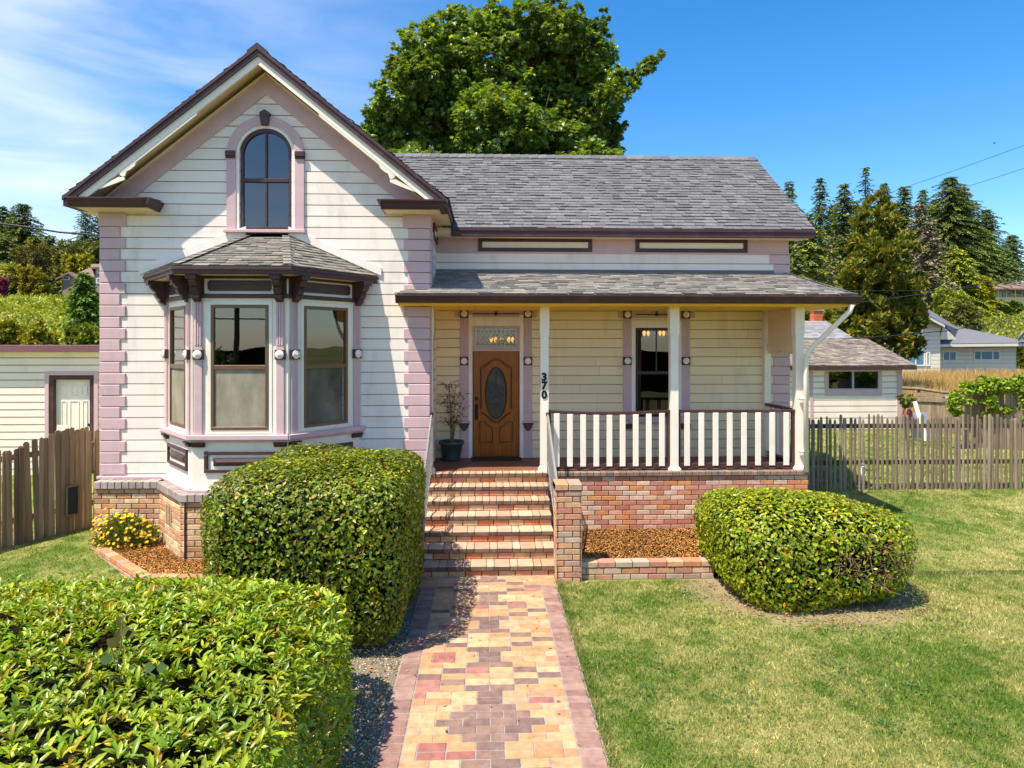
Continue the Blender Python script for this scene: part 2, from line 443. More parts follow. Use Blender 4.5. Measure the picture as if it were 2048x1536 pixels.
def bricks(mb, mo, x0, x1, z0, z1, key, bl=.236, bh=.081, jt=.011, depth=.03, phase=0.0):
    """running bond in the local frame: x along, y into the wall (front at y=0); mo receives the mortar slab"""
    (mo or mb).box(x0, x1, .014, depth, z0, z1, MORT)
    rows = max(1, int(round((z1 - z0) / bh))); h = (z1 - z0) / rows
    for r in range(rows):
        x = x0 - ((r % 2) * .5 + phase) * bl
        while x < x1:
            a, b = max(x, x0), min(x + bl - jt, x1)
            if b - a > .009:
                dz = random.uniform(-.0015, .0015); dy = random.uniform(-.0015, .0015)
                mb.cbox(a, b, dy, .018, z0 + r * h + jt * .5 + dz, z0 + (r + 1) * h - jt * .5 + dz, .005, rc(key))
            x += bl
def soldiers(mb, mo, x0, x1, z0, z1, y0, y1, key, w=.118, jt=.010, alt=False, face=None):
    """row of end-on bricks: x along, running from y0 (front) to y1"""
    (mo or mb).box(x0, x1, y0 + .008, y1, z0, z1 - .006, MORT)
    x = x0; k = 0
    while x < x1 - .02:
        ww = w * (2 if (alt and k % 2) else 1)
        b = min(x + ww - jt, x1)
        mb.cbox(x, b, y0 + random.uniform(-.002, .002), y1 - .004, z0 + .004, z1 + random.uniform(-.0015, .0015), .006, rc(key))
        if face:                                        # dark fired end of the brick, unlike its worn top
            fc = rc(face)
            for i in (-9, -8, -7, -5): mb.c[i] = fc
        x += ww; k += 1
def siding(mb, xl, xr, zs, holes=(), g=.015, t=.026):
    """shiplap boards facing -y from y=0: zs are the row lines (descending or ascending), xl/xr give the wall's edges at a height"""
    zs = sorted(zs)
    for z0, z1 in zip(zs[:-1], zs[1:]):
        segs = [(None, None)]
        cuts = sorted([(h[0], h[1]) for h in holes if h[2] < z1 - .03 and h[3] > z0 + .03])
        a0, a1, b0, b1 = xl(z0), xl(z1), xr(z0), xr(z1)
        runs = []; ca0, ca1 = a0, a1
        for c in cuts:
            runs.append((ca0, ca1, c[0], c[0])); ca0 = ca1 = c[1]
        runs.append((ca0, ca1, b0, b1))
        for l0, l1, r0, r1 in runs:
            if r0 - l0 < .005: continue
            if r1 < l1: l1 = r1 = (l1 + r1) / 2
            pieces = [(0, 1)]
            if r0 - l0 > 2.0:
                k = random.uniform(.25, .75); pieces = [(0, k), (k, 1)]
            for p, q in pieces:
                f = 1 + random.uniform(-.035, .03)
                A0, A1 = l0 + (r0 - l0) * p, l1 + (r1 - l1) * p
                B0, B1 = l0 + (r0 - l0) * q - (.002 if q < 1 else 0), l1 + (r1 - l1) * q - (.002 if q < 1 else 0)
                yy = -t + random.uniform(-.001, .001)
                c = (f, f, f)
                gz_ = z0 + g
                mb.quad((A0, yy, gz_), (B0, yy, gz_), (B1, yy, z1), (A1, yy, z1), c)
                mb.quad((A0, -.001, gz_ + .004), (B0, -.001, gz_ + .004), (B0, yy, gz_), (A0, yy, gz_), c)
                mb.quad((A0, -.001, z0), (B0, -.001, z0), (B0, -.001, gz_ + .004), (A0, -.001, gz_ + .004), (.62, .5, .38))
                mb.quad((A1, yy, z1), (B1, yy, z1), (B1, 0, z1), (A1, 0, z1), c)
def shingles(mb, o, U, V, ulo, uhi, vmax, course=.14, cols=((.17, .17, .175),), w=(.13, .28), lift=.010):
    """courses of separate tabs on the plane o + u*U + v*V"""
    o, U, V = Vector(o), Vector(U).normalized(), Vector(V).normalized()
    N = U.cross(V).normalized()
    if N.z < 0: N = -N
    n = int(vmax / course)
    for j in range(n + 1):
        v0 = j * course; v1 = min(v0 + course * 1.25, vmax)
        if v1 - v0 < .02: continue
        a, b = ulo(v0), uhi(v0); c_, d = ulo(v1), uhi(v1)
        u = a - random.uniform(0, .3)
        while u < b:
            ww = random.uniform(*w)
            l, r = max(u, a), min(u + ww - .004, b)
            if r - l > .01:
                lf = lift * random.choice((1, 1.3, 2.1))
                tcol = random.choice(cols); f = 1 + random.uniform(-.09, .09); tcol = tuple(x * f for x in tcol)
                l1 = l if l > a else c_ ; r1 = r if r < b else d
                l1 = max(l, c_) if l > a else c_
                r1 = min(r, d) if r < b else d
                p = [o + U * l + V * v0 + N * (lf + .004), o + U * r + V * v0 + N * (lf + .004), o + U * r1 + V * v1 + N * .003, o + U * l1 + V * v1 + N * .003]
                q = [o + U * l + V * v0, o + U * r + V * v0]
                mb.add(p + q, [(0, 1, 2, 3), (4, 5, 1, 0)], tcol)
            u += ww
def ident(x): return lambda z: x
# ================================================================== THE HOUSE
YG, YB, YF = 11.5, 13.0, 11.05           # gable wall, porch back wall, front of the gable overhang
ZP = 1.143                               # porch floor
T = Matrix.Translation
def RZ(a): return Matrix.Rotation(a, 4, 'Z')
house = thing('victorian_house', (0, 13, 0), 'cream wooden cottage with lilac trim, front gable, bay window and brick porch', 'house')
CX = -3.648                              # middle of the gable
GXL, GXR = -6.32, -.972
SL = .803                                # rise / run of the gable roof
ZR, HALF = 8.055, 3.0
zrow = [5.234 - .1855 * k for k in range(-15, 23)]

# ---- gable wall
WT = 7.79
ghl = lambda z: CX - min(CX - GXL, max(.0, (WT - z) / SL))
ghr = lambda z: CX + min(GXR - CX, max(.0, (WT - z) / SL))
awx = P(533, 400, YG).x; AR = 11.5 / 1.0134 / F   # metres per photo pixel here
aw = dict(zs=EYE + 380 * AR, zb=EYE + 229 * AR, r_out=76 * AR, r_in=52 * AR)
mb = MB(T((0, YG, 0)))
siding(mb, ghl, ghr, [z for z in zrow if z < 7.65] + [7.70, 1.08],
       holes=[(-5.0, -2.4, 1.3, 4.2), (awx - .42, awx + .42, aw['zb'], aw['zs'] + .46)])
mb.build('gable_wall', M['cream'], house)
mb = MB()
# side of the gable wing seen beside the porch, hidden left side, and back walls
mb.xf = T((GXR, 0, 0)) @ RZ(math.pi / 2)
siding(mb, lambda z: YG + .001, lambda z: YB, [z for z in zrow if z < 5.7])
mb.build('gable_side_wall', M['cream'], house)
mb = MB(T((GXL, 0, 0)) @ RZ(-math.pi / 2))
siding(mb, lambda z: -17.6, lambda z: -YG - .001, [z for z in zrow if z < 5.7])
mb.build('gable_side_wall', M['cream'], house)
# ---- main wall, with rows as on the porch
MXR = 5.82
dx0, dx1 = PX(945, YB), PX(1039, YB)
wx0, wx1 = PX(1270, YB), PX(1355, YB)
zrb = [PZ(640 + 1.0, YB) - .1755 * k for k in range(-4, 17)]
mb = MB(T((0, YB, 0)))
siding(mb, lambda z: GXR + .0, lambda z: MXR, [z for z in zrb if z > 1.05] + [1.09],
       holes=[(dx0, dx1, 1.0, PZ(652, YB)), (wx0, wx1, PZ(832, YB), PZ(655, YB))])
mb.build('porch_back_wall', M['bounce_cream'], house)
mb = MB(T((0, YB, 0)))
zru = [PZ(547, YB), PZ(527, YB), PZ(507, YB)]
siding(mb, lambda z: GXR, lambda z: MXR, zru)
mb.build('upper_wall', M['cream'], house)
mb = MB(T((MXR, 0, 0)) @ RZ(math.pi / 2))
siding(mb, lambda z: YB + .001 + max(0, (z - 5.35) * 1.32), lambda z: 17.7 - max(0, (z - 5.35) * 1.32), [1.1 + .1755 * k for k in range(0, 36)])
mb.build('right_end_wall', M['cream'], house)
mb = MB(T((0, 17.7, 0)) @ RZ(math.pi))
siding(mb, lambda z: -MXR, lambda z: -GXL, [1.1 + .1755 * k for k in range(0, 26)])
mb.build('rear_wall', M['cream'], house)
# frieze band and its two long panels
mb = MB()
zf0, zf1 = PZ(507, YB), PZ(468, YB)
mb.cbox(GXR, MXR + .005, YB - .045, YB + .02, zf0, zf1 + .05, .004)
mb.cbox(GXR, MXR + .015, YB - .065, YB - .045, zf0 - .0, zf0 + .03, .004)
mb.xf = T((GXR, 0, 0)) @ RZ(math.pi / 2)
mb.cbox(YG + .02, YB - .05, -.035, .0, 5.05, 5.66, .004)
mb.build('frieze_band', M['pink'], house)
for a, b in ((957, 1183), (1270, 1492)):
    x0, x1, z0, z1 = P(a, 490, YB).x, P(b, 490, YB).x, PZ(504, YB), PZ(477, YB)
    mb = MB(); mb.frame(x0, x1, z0, z1, YB - .085, YB - .046, .07); fr = mb.build('frieze_panel', M['brown'], house)
    mb = MB(); mb.cbox(x0 + .07, x1 - .07, YB - .058, YB - .046, z0 + .07, z1 - .07, .004); mb.build('panel_field', M['white'], fr)
mb = MB(T((GXR, 0, 0)) @ RZ(math.pi / 2))
mb.frame(YG + .45, YB - .15, 5.16, 5.42, -.07, -.036, .06); fr = mb.build('frieze_panel', M['brown'], house)
mb = MB(T((GXR, 0, 0)) @ RZ(math.pi / 2))
mb.cbox(YG + .51, YB - .21, -.046, -.036, 5.22, 5.36, .004); mb.build('panel_field', M['white'], fr)

# ---- quoins
def quoins(xin, sgn, Y, rows, wl, ws, first, ztop, name='corner_quoins', skip=None):
    """alternate long and short blocks at a corner x = xin; sgn +1: they reach to the right of it"""
    mb = MB()
    for k, (z0, z1) in enumerate(rows):
        w = wl if (k + first) % 2 else ws
        a, b = (xin - .03, xin + w) if sgn > 0 else (xin - w, xin + .03)
        if skip and skip(z0): continue
        f = 1 + random.uniform(-.04, .04)
        mb.cbox(a, b, Y - .052 + random.uniform(-.002, .002), Y + .0, z0 + .006, z1 - .006, .008, (f, f, f))
        # the other face of the corner
        w2 = ws if (k + first) % 2 else wl
        xo = xin - .052 if sgn > 0 else xin + .052
        mb.box(min(xo, xin), max(xo, xin), Y + .001, Y + w2, z0 + .006, z1 - .006, (f, f, f))
    a, b = (xin - .045, xin + wl + .01) if sgn > 0 else (xin - wl - .01, xin + .045)
    if ztop: mb.cbox(a, b, Y - .066, Y + .0, rows[0][1], ztop, .008)
    return mb.build(name, M['pink'], house)
rows = list(zip([5.234 - .1855 * (k + 1) for k in range(22)], [5.234 - .1855 * k for k in range(22)]))
quoins(GXL, 1, YG, rows, PX(254, YG) - PX(206, YG), PX(243, YG) - PX(206, YG), 0, PZ(411, YG, 206))
quoins(GXR, -1, YG, rows, PX(857, YG) - PX(808, YG), PX(857, YG) - PX(817, YG), 0, PZ(411, YG, 840), skip=lambda z: 3.9 < z < 4.12)
rows = list(zip(zrb[1:], zrb[:-1]))
rows = [r for r in rows if r[0] > 1.0 and r[1] < 4.6] 
quoins(MXR, -1, YB, rows, PX(1575, YB) - PX(1536, YB), PX(1575, YB) - PX(1546, YB), 0, None)
mb = MB()
for k in range(2):
    w = .36 if k else .28
    mb.cbox(MXR - w, MXR + .03, YB - .052, YB, zru[k] + .006, zru[k + 1] - .006, .008)
mb.build('corner_quoins', M['pink'], house)
# base trim under the gable siding
mb = MB()
mb.cbox(GXL - .06, -5.25, YG - .09, YG, 1.085, 1.13, .006); mb.build('base_trim', M['pink'], house); mb = MB(); mb.cbox(-2.15, GXR + .04, YG - .09, YG, 1.085, 1.13, .006)
mb.build('base_trim', M['pink'], house)

# ---- gable roof
def chev(mb, top, bot, y0, y1, half=HALF, col=(1, 1, 1), cx=CX):
    """two sloping strips under the ridge: top and bot are vertical drops below the outer roof line"""
    for s in (-1, 1):
        xe = cx + s * half; ze = ZR - SL * half
        mb.prism([(cx, ZR - top), (xe, ze - top), (xe, ze - bot), (cx, ZR - bot)], y0, y1, col)
YBK = 16.6
mb = MB(); chev(mb, .02, .15, YF + .04, YBK); deck = mb.build('gable_roof', M['soffit'], house)
greys = [(.146, .146, .150), (.130, .130, .135), (.158, .156, .158), (.142, .138, .14), (.17, .167, .167), (.118, .118, .122)]
mb = MB()
for s in (-1, 1):
    U = Vector((0, 1, 0)); V = Vector((-s, 0, SL)).normalized()
    o = Vector((CX + s * (HALF + .03), YF - .03, ZR - SL * (HALF + .03)))
    ln = (HALF + .03) * math.sqrt(1 + SL * SL)
    shingles(mb, o, U, V, lambda v: 0, lambda v: YBK - YF + .03, ln, .14, greys, lift=.014)
for k in range(38):                                     # ridge caps
    y = YF - .05 + k * .15
    for s in (-1, 1):
        mb.quad((CX, y, ZR + .045), (CX + s * .16, y, ZR - .16 * SL + .045), (CX + s * .16, y + .18, ZR - .16 * SL + .03), (CX, y + .18, ZR + .03), random.choice(greys))
        mb.quad((CX, y, ZR + .045), (CX + s * .16, y, ZR - .16 * SL + .045), (CX + s * .16, y, ZR - .16 * SL + .0), (CX, y, ZR + .0), (.06, .06, .065))
mb.build('gable_shingles', M['shingle'], house)
mb = MB(); chev(mb, .0, .155, YF - .035, YF + .04, HALF + .02)
chev(mb, .0, .06, YF - .055, YF - .035, HALF + .03)
for s in (-1, 1):                                       # eave boards running back
    xe = CX + s * HALF; ze = ZR - SL * HALF
    mb.box(min(xe, xe + s * .03), max(xe, xe + s * .03), YF + .041, (13.6 if s < 0 else 12.85), ze - .165, ze - .015)
    mb.box(min(xe, xe + s * .06), max(xe, xe + s * .06), YF + .041, (13.6 if s < 0 else 12.85), ze - .07, ze - .02)
mb.build('rake_fascia', M['brown'], house)
mb = MB(); chev(mb, .156, .285, YF, YF + .045, HALF - .20)
for s in (-1, 1):                                       # the lower board is a little deeper, and ends in a cut-out fan
    pts = [(.95, .286), (2.15, .286), (2.15, .325), (.97, .325)]
    mb.prism([(CX + s * x, ZR - SL * x - d) for x, d in pts], YF + .004, YF + .03)
mb.build('rake_board', M['white'], house)
for s in (-1, 1):
    mb = MB()
    K = 11.05 / 1.02 / F
    def wp(cx_, cy_): # crop pixel on the left fan -> world x (mirrored for the right), z
        px, py = 100 + cx_ / 3.4133, 60 + cy_ / 3.4133
        p = P(px, py, YF); x = p.x
        return (x if s < 0 else 2 * CX - x, p.z)
    top = [(215, 1085), (330, 1010), (450, 930), (565, 855)]
    fan = [(565, 855), (600, 872), (592, 905), (575, 930), (553, 945), (545, 958), (522, 965), (512, 990), (510, 1010), (488, 1018), (470, 1005), (430, 1020), (300, 1082)]
    mb.prism([wp(*p) for p in [(250, 1088), (330, 1035), (455, 958), (463, 966), (300, 1082)][::-1]], YF + .012, YF + .04)
    mb.prism([wp(*p) for p in [(215, 1088), (340, 1012), (450, 940), (565, 868), (592, 880), (575, 925), (545, 950), (520, 962), (508, 995), (494, 1000), (478, 992), (463, 966), (455, 958), (330, 1035), (250, 1088)]], YF + .006, YF + .035)
    mb.prism([wp(*p) for p in [(300, 1086), (470, 1000), (482, 1004), (500, 1002), (508, 1008), (505, 1022), (400, 1062), (330, 1086)]], YF + .006, YF + .035)
    mb.build('fan_bracket', M['white'], house)
# rake frieze on the wall (lilac boards below the soffit)
mb = MB()
zt, zb_ = WT + .0, EYE + (690 - 190) * AR
for s in (-1, 1):
    xr_ = (GXR - CX - .16)
    zlow = 5.60
    xa = (zt - zlow) / SL; xb = (zb_ - zlow) / SL
    mb.prism([(CX, zt), (CX + s * xa, zlow), (CX + s * xb, zlow), (CX, zb_)], YG - .05, YG - .001)
mb.build('rake_frieze', M['pink'], house)
mb = MB()
for s in (-1, 1):
    mb.prism([(CX, zt + .005), (CX + s * 2.7, zt + .005 - SL * 2.7), (CX + s * 2.7, zt - .035 - SL * 2.7), (CX, zt - .035)], YG - .085, YG - .05)
mb.build('rake_moulding', M['soffit'], house)
# cornice returns
for s in (-1, 1):
    a, b = (P(137, 390, YF).x, P(296, 390, YF).x) if s < 0 else (P(762, 395, YF).x, P(891, 395, YF).x)
    z0, z1 = (5.475, 5.62)
    mb = MB()
    mb.prism_x([(YF - .005, z0), (YF - .03, z0 + .05), (YF - .03, z0 + .065), (YF - .075, z1 - .02), (YF - .075, z1), (YG - .03, z1 + .05), (YG - .03, z0)], a, b)
    inn = b if s < 0 else a
    e = -s * .06
    mb.prism([(inn, z0 + .02), (inn + e * .4, z0 + .06), (inn + e, z1 - .015), (inn + e, z1), (inn, z1)], YF - .06, YG - .03)
    r = mb.build('cornice_return', M['brown'], house)
    mb = MB(); mb.box(a + (.10 if s < 0 else .03), b - (.10 if s > 0 else .03), YF + .03, YG - .03, z0 - .012, z0 - .002); mb.build('return_soffit', M['soffit'], r)
# soffits along both eaves of the wing
mb = MB()
mb.box(CX - HALF, GXL, YG, 13.6, 5.475, 5.495); mb.build('eave_soffit', M['soffit'], house); mb = MB(); mb.box(GXR, CX + HALF, YG, 12.9, 5.475, 5.495)
mb.build('eave_soffit', M['soffit'], house)

# ---- arched window in the gable
awin_p = MB()
def arch(mb, cx, zs, zb, r0, r1, y0, y1, n=28, col=(1, 1, 1), legs=True):
    vs, fs = [], []
    for k in range(n + 1):
        w = math.pi * k / n
        for r in (r0, r1):
            for y in (y0, y1): vs.append((cx + r * math.cos(w), y, zs + r * math.sin(w)))
    for k in range(n):
        i, j = 4 * k, 4 * k + 4
        fs += [(i, i + 2, j + 2, j), (i + 1, j + 1, j + 3, i + 3), (i, j, j + 1, i + 1), (i + 2, i + 3, j + 3, j + 2)]
    mb.add(vs, fs, col)
    if legs:
        for s in (-1, 1):
            a, b = sorted((cx + s * r0, cx + s * r1)); mb.box(a, b, y0, y1, zb, zs, col)
ax, zs_, zb0 = awx, aw['zs'], aw['zb']
mb = MB(); arch(mb, ax, zs_, zb0, aw['r_in'] + .05, aw['r_out'], YG - .065, YG - .0)
win = mb.build('arched_window', M['pink'], house)
mb = MB(); arch(mb, ax, zs_, zb0, aw['r_in'], aw['r_in'] + .05, YG - .05, YG + .03); mb.build('inner_casing', M['cream'], win)
mb = MB(); arch(mb, ax, zs_, zb0, aw['r_in'] - .06, aw['r_in'], YG - .022, YG + .04)
zm = EYE + 329 * AR
mb.cbox(ax - aw['r_in'] + .06, ax + aw['r_in'] - .06, YG - .028, YG + .03, zm - .03, zm + .03)
mb.cbox(ax - aw['r_in'] + .06, ax + aw['r_in'] - .06, YG - .02, YG + .03, zb0, zb0 + .06)
mb.box(ax - .015, ax + .015, YG - .018, YG + .02, zb0 + .06, zm - .03); mb.box(ax - .015, ax + .015, YG - .018, YG + .02, zm + .03, zs_ + aw['r_in'] - .05)
mb.build('sash', M['brown'], win)
n = 24; r = aw['r_in'] - .05
mb = MB(); pts = [(ax + r * math.cos(math.pi * k / n), zs_ + r * math.sin(math.pi * k / n)) for k in range(n + 1)] + [(ax - r, zb0 + .03), (ax + r, zb0 + .03)]
mb.add([(p[0], YG + .012, p[1]) for p in pts], [tuple(range(len(pts)))]); mb.build('pane', M['glass_dark'], win)
mb = MB()
kx, kz = ax + .0, zs_ + aw['r_in']
mb.prism([(ax - .055, kz + .04), (ax + .055, kz + .04), (ax + .085, kz + .24), (ax + .0, kz + .295), (ax - .085, kz + .24)], YG - .115, YG - .02)
mb.build('keystone', M['brown'], win)
for s in (-1, 1):
    mb = MB(); a, b = sorted((ax + s * (aw['r_in'] + .055), ax + s * (aw['r_out'] + .012)))
    mb.cbox(a, b, YG - .105, YG - .02, zs_ - .04, zs_ + .045); mb.cbox(a, b, YG - .085, YG - .02, zs_ - .075, zs_ - .045); mb.build('impost', M['brown'], win)
mb = MB(); mb.cbox(ax - aw['r_out'] - .03, ax + aw['r_out'] + .03, YG - .13, YG, zb0 - .05, zb0 - .0, .006); mb.build('sill', M['pink'], win)
# dark rooms behind the windows
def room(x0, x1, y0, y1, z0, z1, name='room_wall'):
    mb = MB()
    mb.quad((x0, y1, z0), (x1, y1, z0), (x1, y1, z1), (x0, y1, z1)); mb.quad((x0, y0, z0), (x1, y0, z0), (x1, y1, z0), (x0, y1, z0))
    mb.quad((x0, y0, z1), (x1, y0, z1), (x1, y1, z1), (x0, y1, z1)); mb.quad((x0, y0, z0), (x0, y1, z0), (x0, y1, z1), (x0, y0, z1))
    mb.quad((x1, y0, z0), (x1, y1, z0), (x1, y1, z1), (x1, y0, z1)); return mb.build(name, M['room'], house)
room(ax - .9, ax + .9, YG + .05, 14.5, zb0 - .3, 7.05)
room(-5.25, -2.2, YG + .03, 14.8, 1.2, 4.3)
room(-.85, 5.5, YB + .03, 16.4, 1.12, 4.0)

# ---- main roof
EX0, EX1, YE = -.75, 6.12, 12.58
ze = EYE + 12.58 / .984 * (690 - 458) / F
ridge = P(1510, 317, 15.40)
RYm, RZm = 15.40, ridge.z
V = Vector((0, RYm - YE, RZm - ze)); ln = V.length
mb = MB()
mb.prism_x([(YE, ze - .02), (RYm, RZm - .02), (2 * RYm - YE, ze - .02), (2 * RYm - YE, ze - .13), (RYm, RZm - .13), (YE, ze - .13)], -3.4, EX1)
mb.build('main_roof', M['soffit'], house)
mb = MB()
shingles(mb, (0, YE - .03, ze - .03 * V.z / V.y), (1, 0, 0), V, lambda v: -3.4 if v > 1.9 else -.8 - v * .6, lambda v: EX1 + .03, ln + .03, .128, greys, lift=.012)
V2 = Vector((0, YE - RYm, RZm - ze))
shingles(mb, (0, 2 * RYm - YE, ze), (1, 0, 0), V2, lambda v: -6.0, lambda v: EX1 + .03, ln, .30, greys)
for k in range(48):
    x = EX1 + .03 - k * .2; sag = -.05 * math.sin(math.pi * min(1, k / 37))
    for s in (-1, 1):
        sl_ = V.z / V.y
        mb.quad((x, RYm, RZm + .045 + sag * 0), (x - .24, RYm, RZm + .03), (x - .24, RYm + s * .16, RZm - .16 * sl_ + .03), (x, RYm + s * .16, RZm - .16 * sl_ + .045), random.choice(greys))
    mb.quad((x, RYm, RZm + .045), (x, RYm - .16, RZm - .16 * sl_ + .045), (x, RYm - .16, RZm - .16 * sl_), (x, RYm, RZm), (.05, .05, .055))
mb.build('main_shingles', M['shingle'], house)
mb = MB()
mb.cbox(CX + HALF + .0, EX1 + .0, YE - .03, YE + .02, ze - .175, ze - .012, .006)
mb.cbox(CX + HALF + .0, EX1 + .0, YE - .05, YE - .031, ze - .075, ze - .012, .004)
for s in (-1, 1):                                       # rakes at the right end
    y1 = RYm + s * (RYm - YE) * 1.0
    mb.prism_x([(RYm, RZm - .015), (y1, ze - .015), (y1, ze - .17), (RYm, RZm - .17)], EX1 + .001, EX1 + .035)
mb.build('eave_fascia', M['brown'], house)
mb = MB(); mb.box(GXR + .03, EX1 - .01, YE + .02, YB - .0, ze - .155, ze - .135); mb.build('eave_soffit', M['soffit'], house)

# ---- porch roof
PY0, PYW = 11.14, 13.0
pzw = PZ(545, 13.0, 1200); pze = 4.125
pv = Vector((0, PYW - PY0, pzw - pze)); pl = pv.length
PXL, PXR = P(792, 595, PY0).x, P(1714, 600, PY0).x
mb = MB()
def pz(y): return pze + (y - PY0) * pv.z / pv.y
tops = [(PXL, PY0), (PXR, PY0), (MXR, PYW), (GXR, PYW), (GXR, YG), (PXL + .22, YG)]
mb.add([(x, y, pz(y) - .012) for x, y in tops] + [(x, y, pz(y) - .09) for x, y in tops],
       [tuple(range(6)), tuple(range(11, 5, -1))] + [(i, i + 6, (i + 1) % 6 + 6, (i + 1) % 6) for i in range(6)])
mb.build('porch_roof', M['soffit'], house)
weath = [(.26, .24, .205), (.225, .21, .185), (.29, .265, .225), (.25, .21, .18), (.20, .19, .178), (.31, .285, .245), (.225, .20, .16)]
mb = MB()
ky = pv.y / pl
shingles(mb, (0, PY0 - .03, pze - .03 * pv.z / pv.y), (1, 0, 0), pv,
         lambda v: (PXL - .02 + (v * ky) * .6) if v * ky < YG - PY0 + .03 else GXR + .03,
         lambda v: PXR + (MXR - PXR) * v / pl, pl + .02, .128, weath, lift=.011)
for k in range(16):                                     # hip caps on the right edge
    t0, t1 = k / 16, (k + 1.25) / 16
    a = Vector((PXR + (MXR - PXR) * t0, PY0 + (PYW - PY0) * t0, pze + (pzw - pze) * t0 + .028)); b = Vector((PXR + (MXR - PXR) * t1, PY0 + (PYW - PY0) * t1, pze + (pzw - pze) * t1 + .012))
    mb.quad(a + Vector((-.1, 0, 0)), a + Vector((.05, 0, -.03)), b + Vector((.05, 0, -.03)), b + Vector((-.1, 0, 0)), random.choice(weath))
mb.build('porch_shingles', M['shingle'], house)
mb = MB(); mb.box(GXR, MXR, YB - .03, YB + .0, pzw - .015, pzw + .05, (.3, .3, .3)); mb.build('roof_flashing', M['galv'], house)
mb = MB()
gz0, gz1 = 3.965, 4.10
mb.prism_x([(PY0 - .02, gz0), (PY0 - .075, gz0), (PY0 - .09, gz0 + .03), (PY0 - .10, gz0 + .06), (PY0 - .13, gz1 - .025), (PY0 - .13, gz1), (PY0 - .115, gz1), (PY0 - .115, gz1 - .02), (PY0 - .02, gz0 + .02)], PXL, PXR + .02)
mb.build('gutter', M['brown'], house)
mb = MB(); mb.box(PXL, PXR, PY0 - .018, PY0 + .03, gz0, pze - .03)
mb.prism_x([(PY0 + .03, gz0), (PY0 + .03, pze - .08), (PYW, pzw - .1), (PYW, gz0)], PXR - .10, PXR - .07) if False else None
mb.prism([(PXL, gz0), (PXL + .03, gz0), (PXL + .03, pze - .02), (PXL, pze - .02)], PY0 + .03, YG - .03)
mb.build('porch_fascia', M['soffit'], house)
mb = MB()
mb.box(PXL + .03, PXR - .0, PY0 + .031, YB - .025, gz0 - .03, gz0 - .0)
for x in (-.2, 1.9, 4.0):
    mb.box(x, x + .02, PY0 + .05, YB - .03, gz0 - .036, gz0 - .030, (.8, .75, .65))
mb.build('porch_ceiling', M['ceiling'], house)
ZC = gz0 - .03
# downspout
mb = MB()
a = P(1704, 609, PY0 - .06); b = P(1700, 622, PY0 - .02); c = P(1619, 700, 11.40); d = P(1612, 716, 11.44); e = P(1612, 944, 11.44)
mb.tube([a, b, c, d, e], .042, 10)
for z in (2.35, 1.45): mb.box(d.x - .10, d.x + .05, 11.43, 11.5, z, z + .04)
mb.build('downspout', M['white'], house, True)

# ---- porch: brick wall, floor, posts, rails, steps
PBX = P(1617, 950, 11.45).x
SX0, SX1 = -.955, 1.005
mb = MB(T((0, 11.45, 0)))
bricks(mb, None, SX1, PBX, 0.0, ZP - .075, 'porch')
soldiers(mb, None, SX1 + .02, PBX + .01, ZP - .073, ZP - .003, -.03, .2, 'pcap', .112)
mb.xf = T((PBX, 11.45, 0)) @ RZ(math.pi / 2)
bricks(mb, None, .03, 1.5, 0.0, ZP - .075, 'porch')
mb.build('porch_brick_wall', M['brick'], house)
mb = MB(); mb.box(SX0, PBX - .02, 11.62, YB - .0, ZP - .09, ZP + .0, (1, 1, 1))
mb.box(SX0, PBX - .02, 11.455, 11.62, ZP - .12, ZP - .008)
for k in range(9): mb.box(SX0, PBX - .02, 11.78 + k * .135, 11.785 + k * .135, ZP, ZP + .0012, (.35, .3, .3))
mb.build('porch_floor', M['porch_floor'], house)
def post(x, y, w=.068, half=None):
    mb = MB()
    def sq(z, h): return [(x - h, y - h, z), (x + h, y - h, z), (x + h, y + h, z), (x - h, y + h, z)]
    prof = [(ZP, w + .035), (ZP + .03, w + .035), (ZP + .05, w + .018), (ZP + .075, w), (3.42, w), (3.48, w + .012), (ZC, w + .012)]
    vs = []
    for z, h in prof: vs += sq(z, h)
    fs = [(0, 3, 2, 1)] + [(4 * i + k, 4 * i + (k + 1) % 4, 4 * i + 4 + (k + 1) % 4, 4 * i + 4 + k) for i in range(len(prof) - 1) for k in range(4)]
    fs.append(tuple(4 * (len(prof) - 1) + k for k in range(4)))
    mb.add(vs, fs); return mb.build('porch_post', M['white'], house)
YPO = 11.6
pxs = [P(1088.5, 800, YPO).x, P(1347, 800, YPO).x, P(1596, 800, YPO).x]
posts = [post(x, YPO) for x in pxs]
post(P(863, 800, YPO).x - .015, YPO + .01, .04)
for body, py in (('3', 754.5), ('7', 771.5), ('0', 790.0)):
    p = P(1088.5, py, YPO - .075)
    me = text_mesh(body, .178, .006, .008)
    me.transform(T(p) @ Matrix.Rotation(math.pi / 2, 4, 'X') @ Matrix.Diagonal((1.05, 1, 1, 1)))
    o = link_mesh('house_number', me, M['black_paint'], posts[0]); o['label'] = 'black house number ' + body
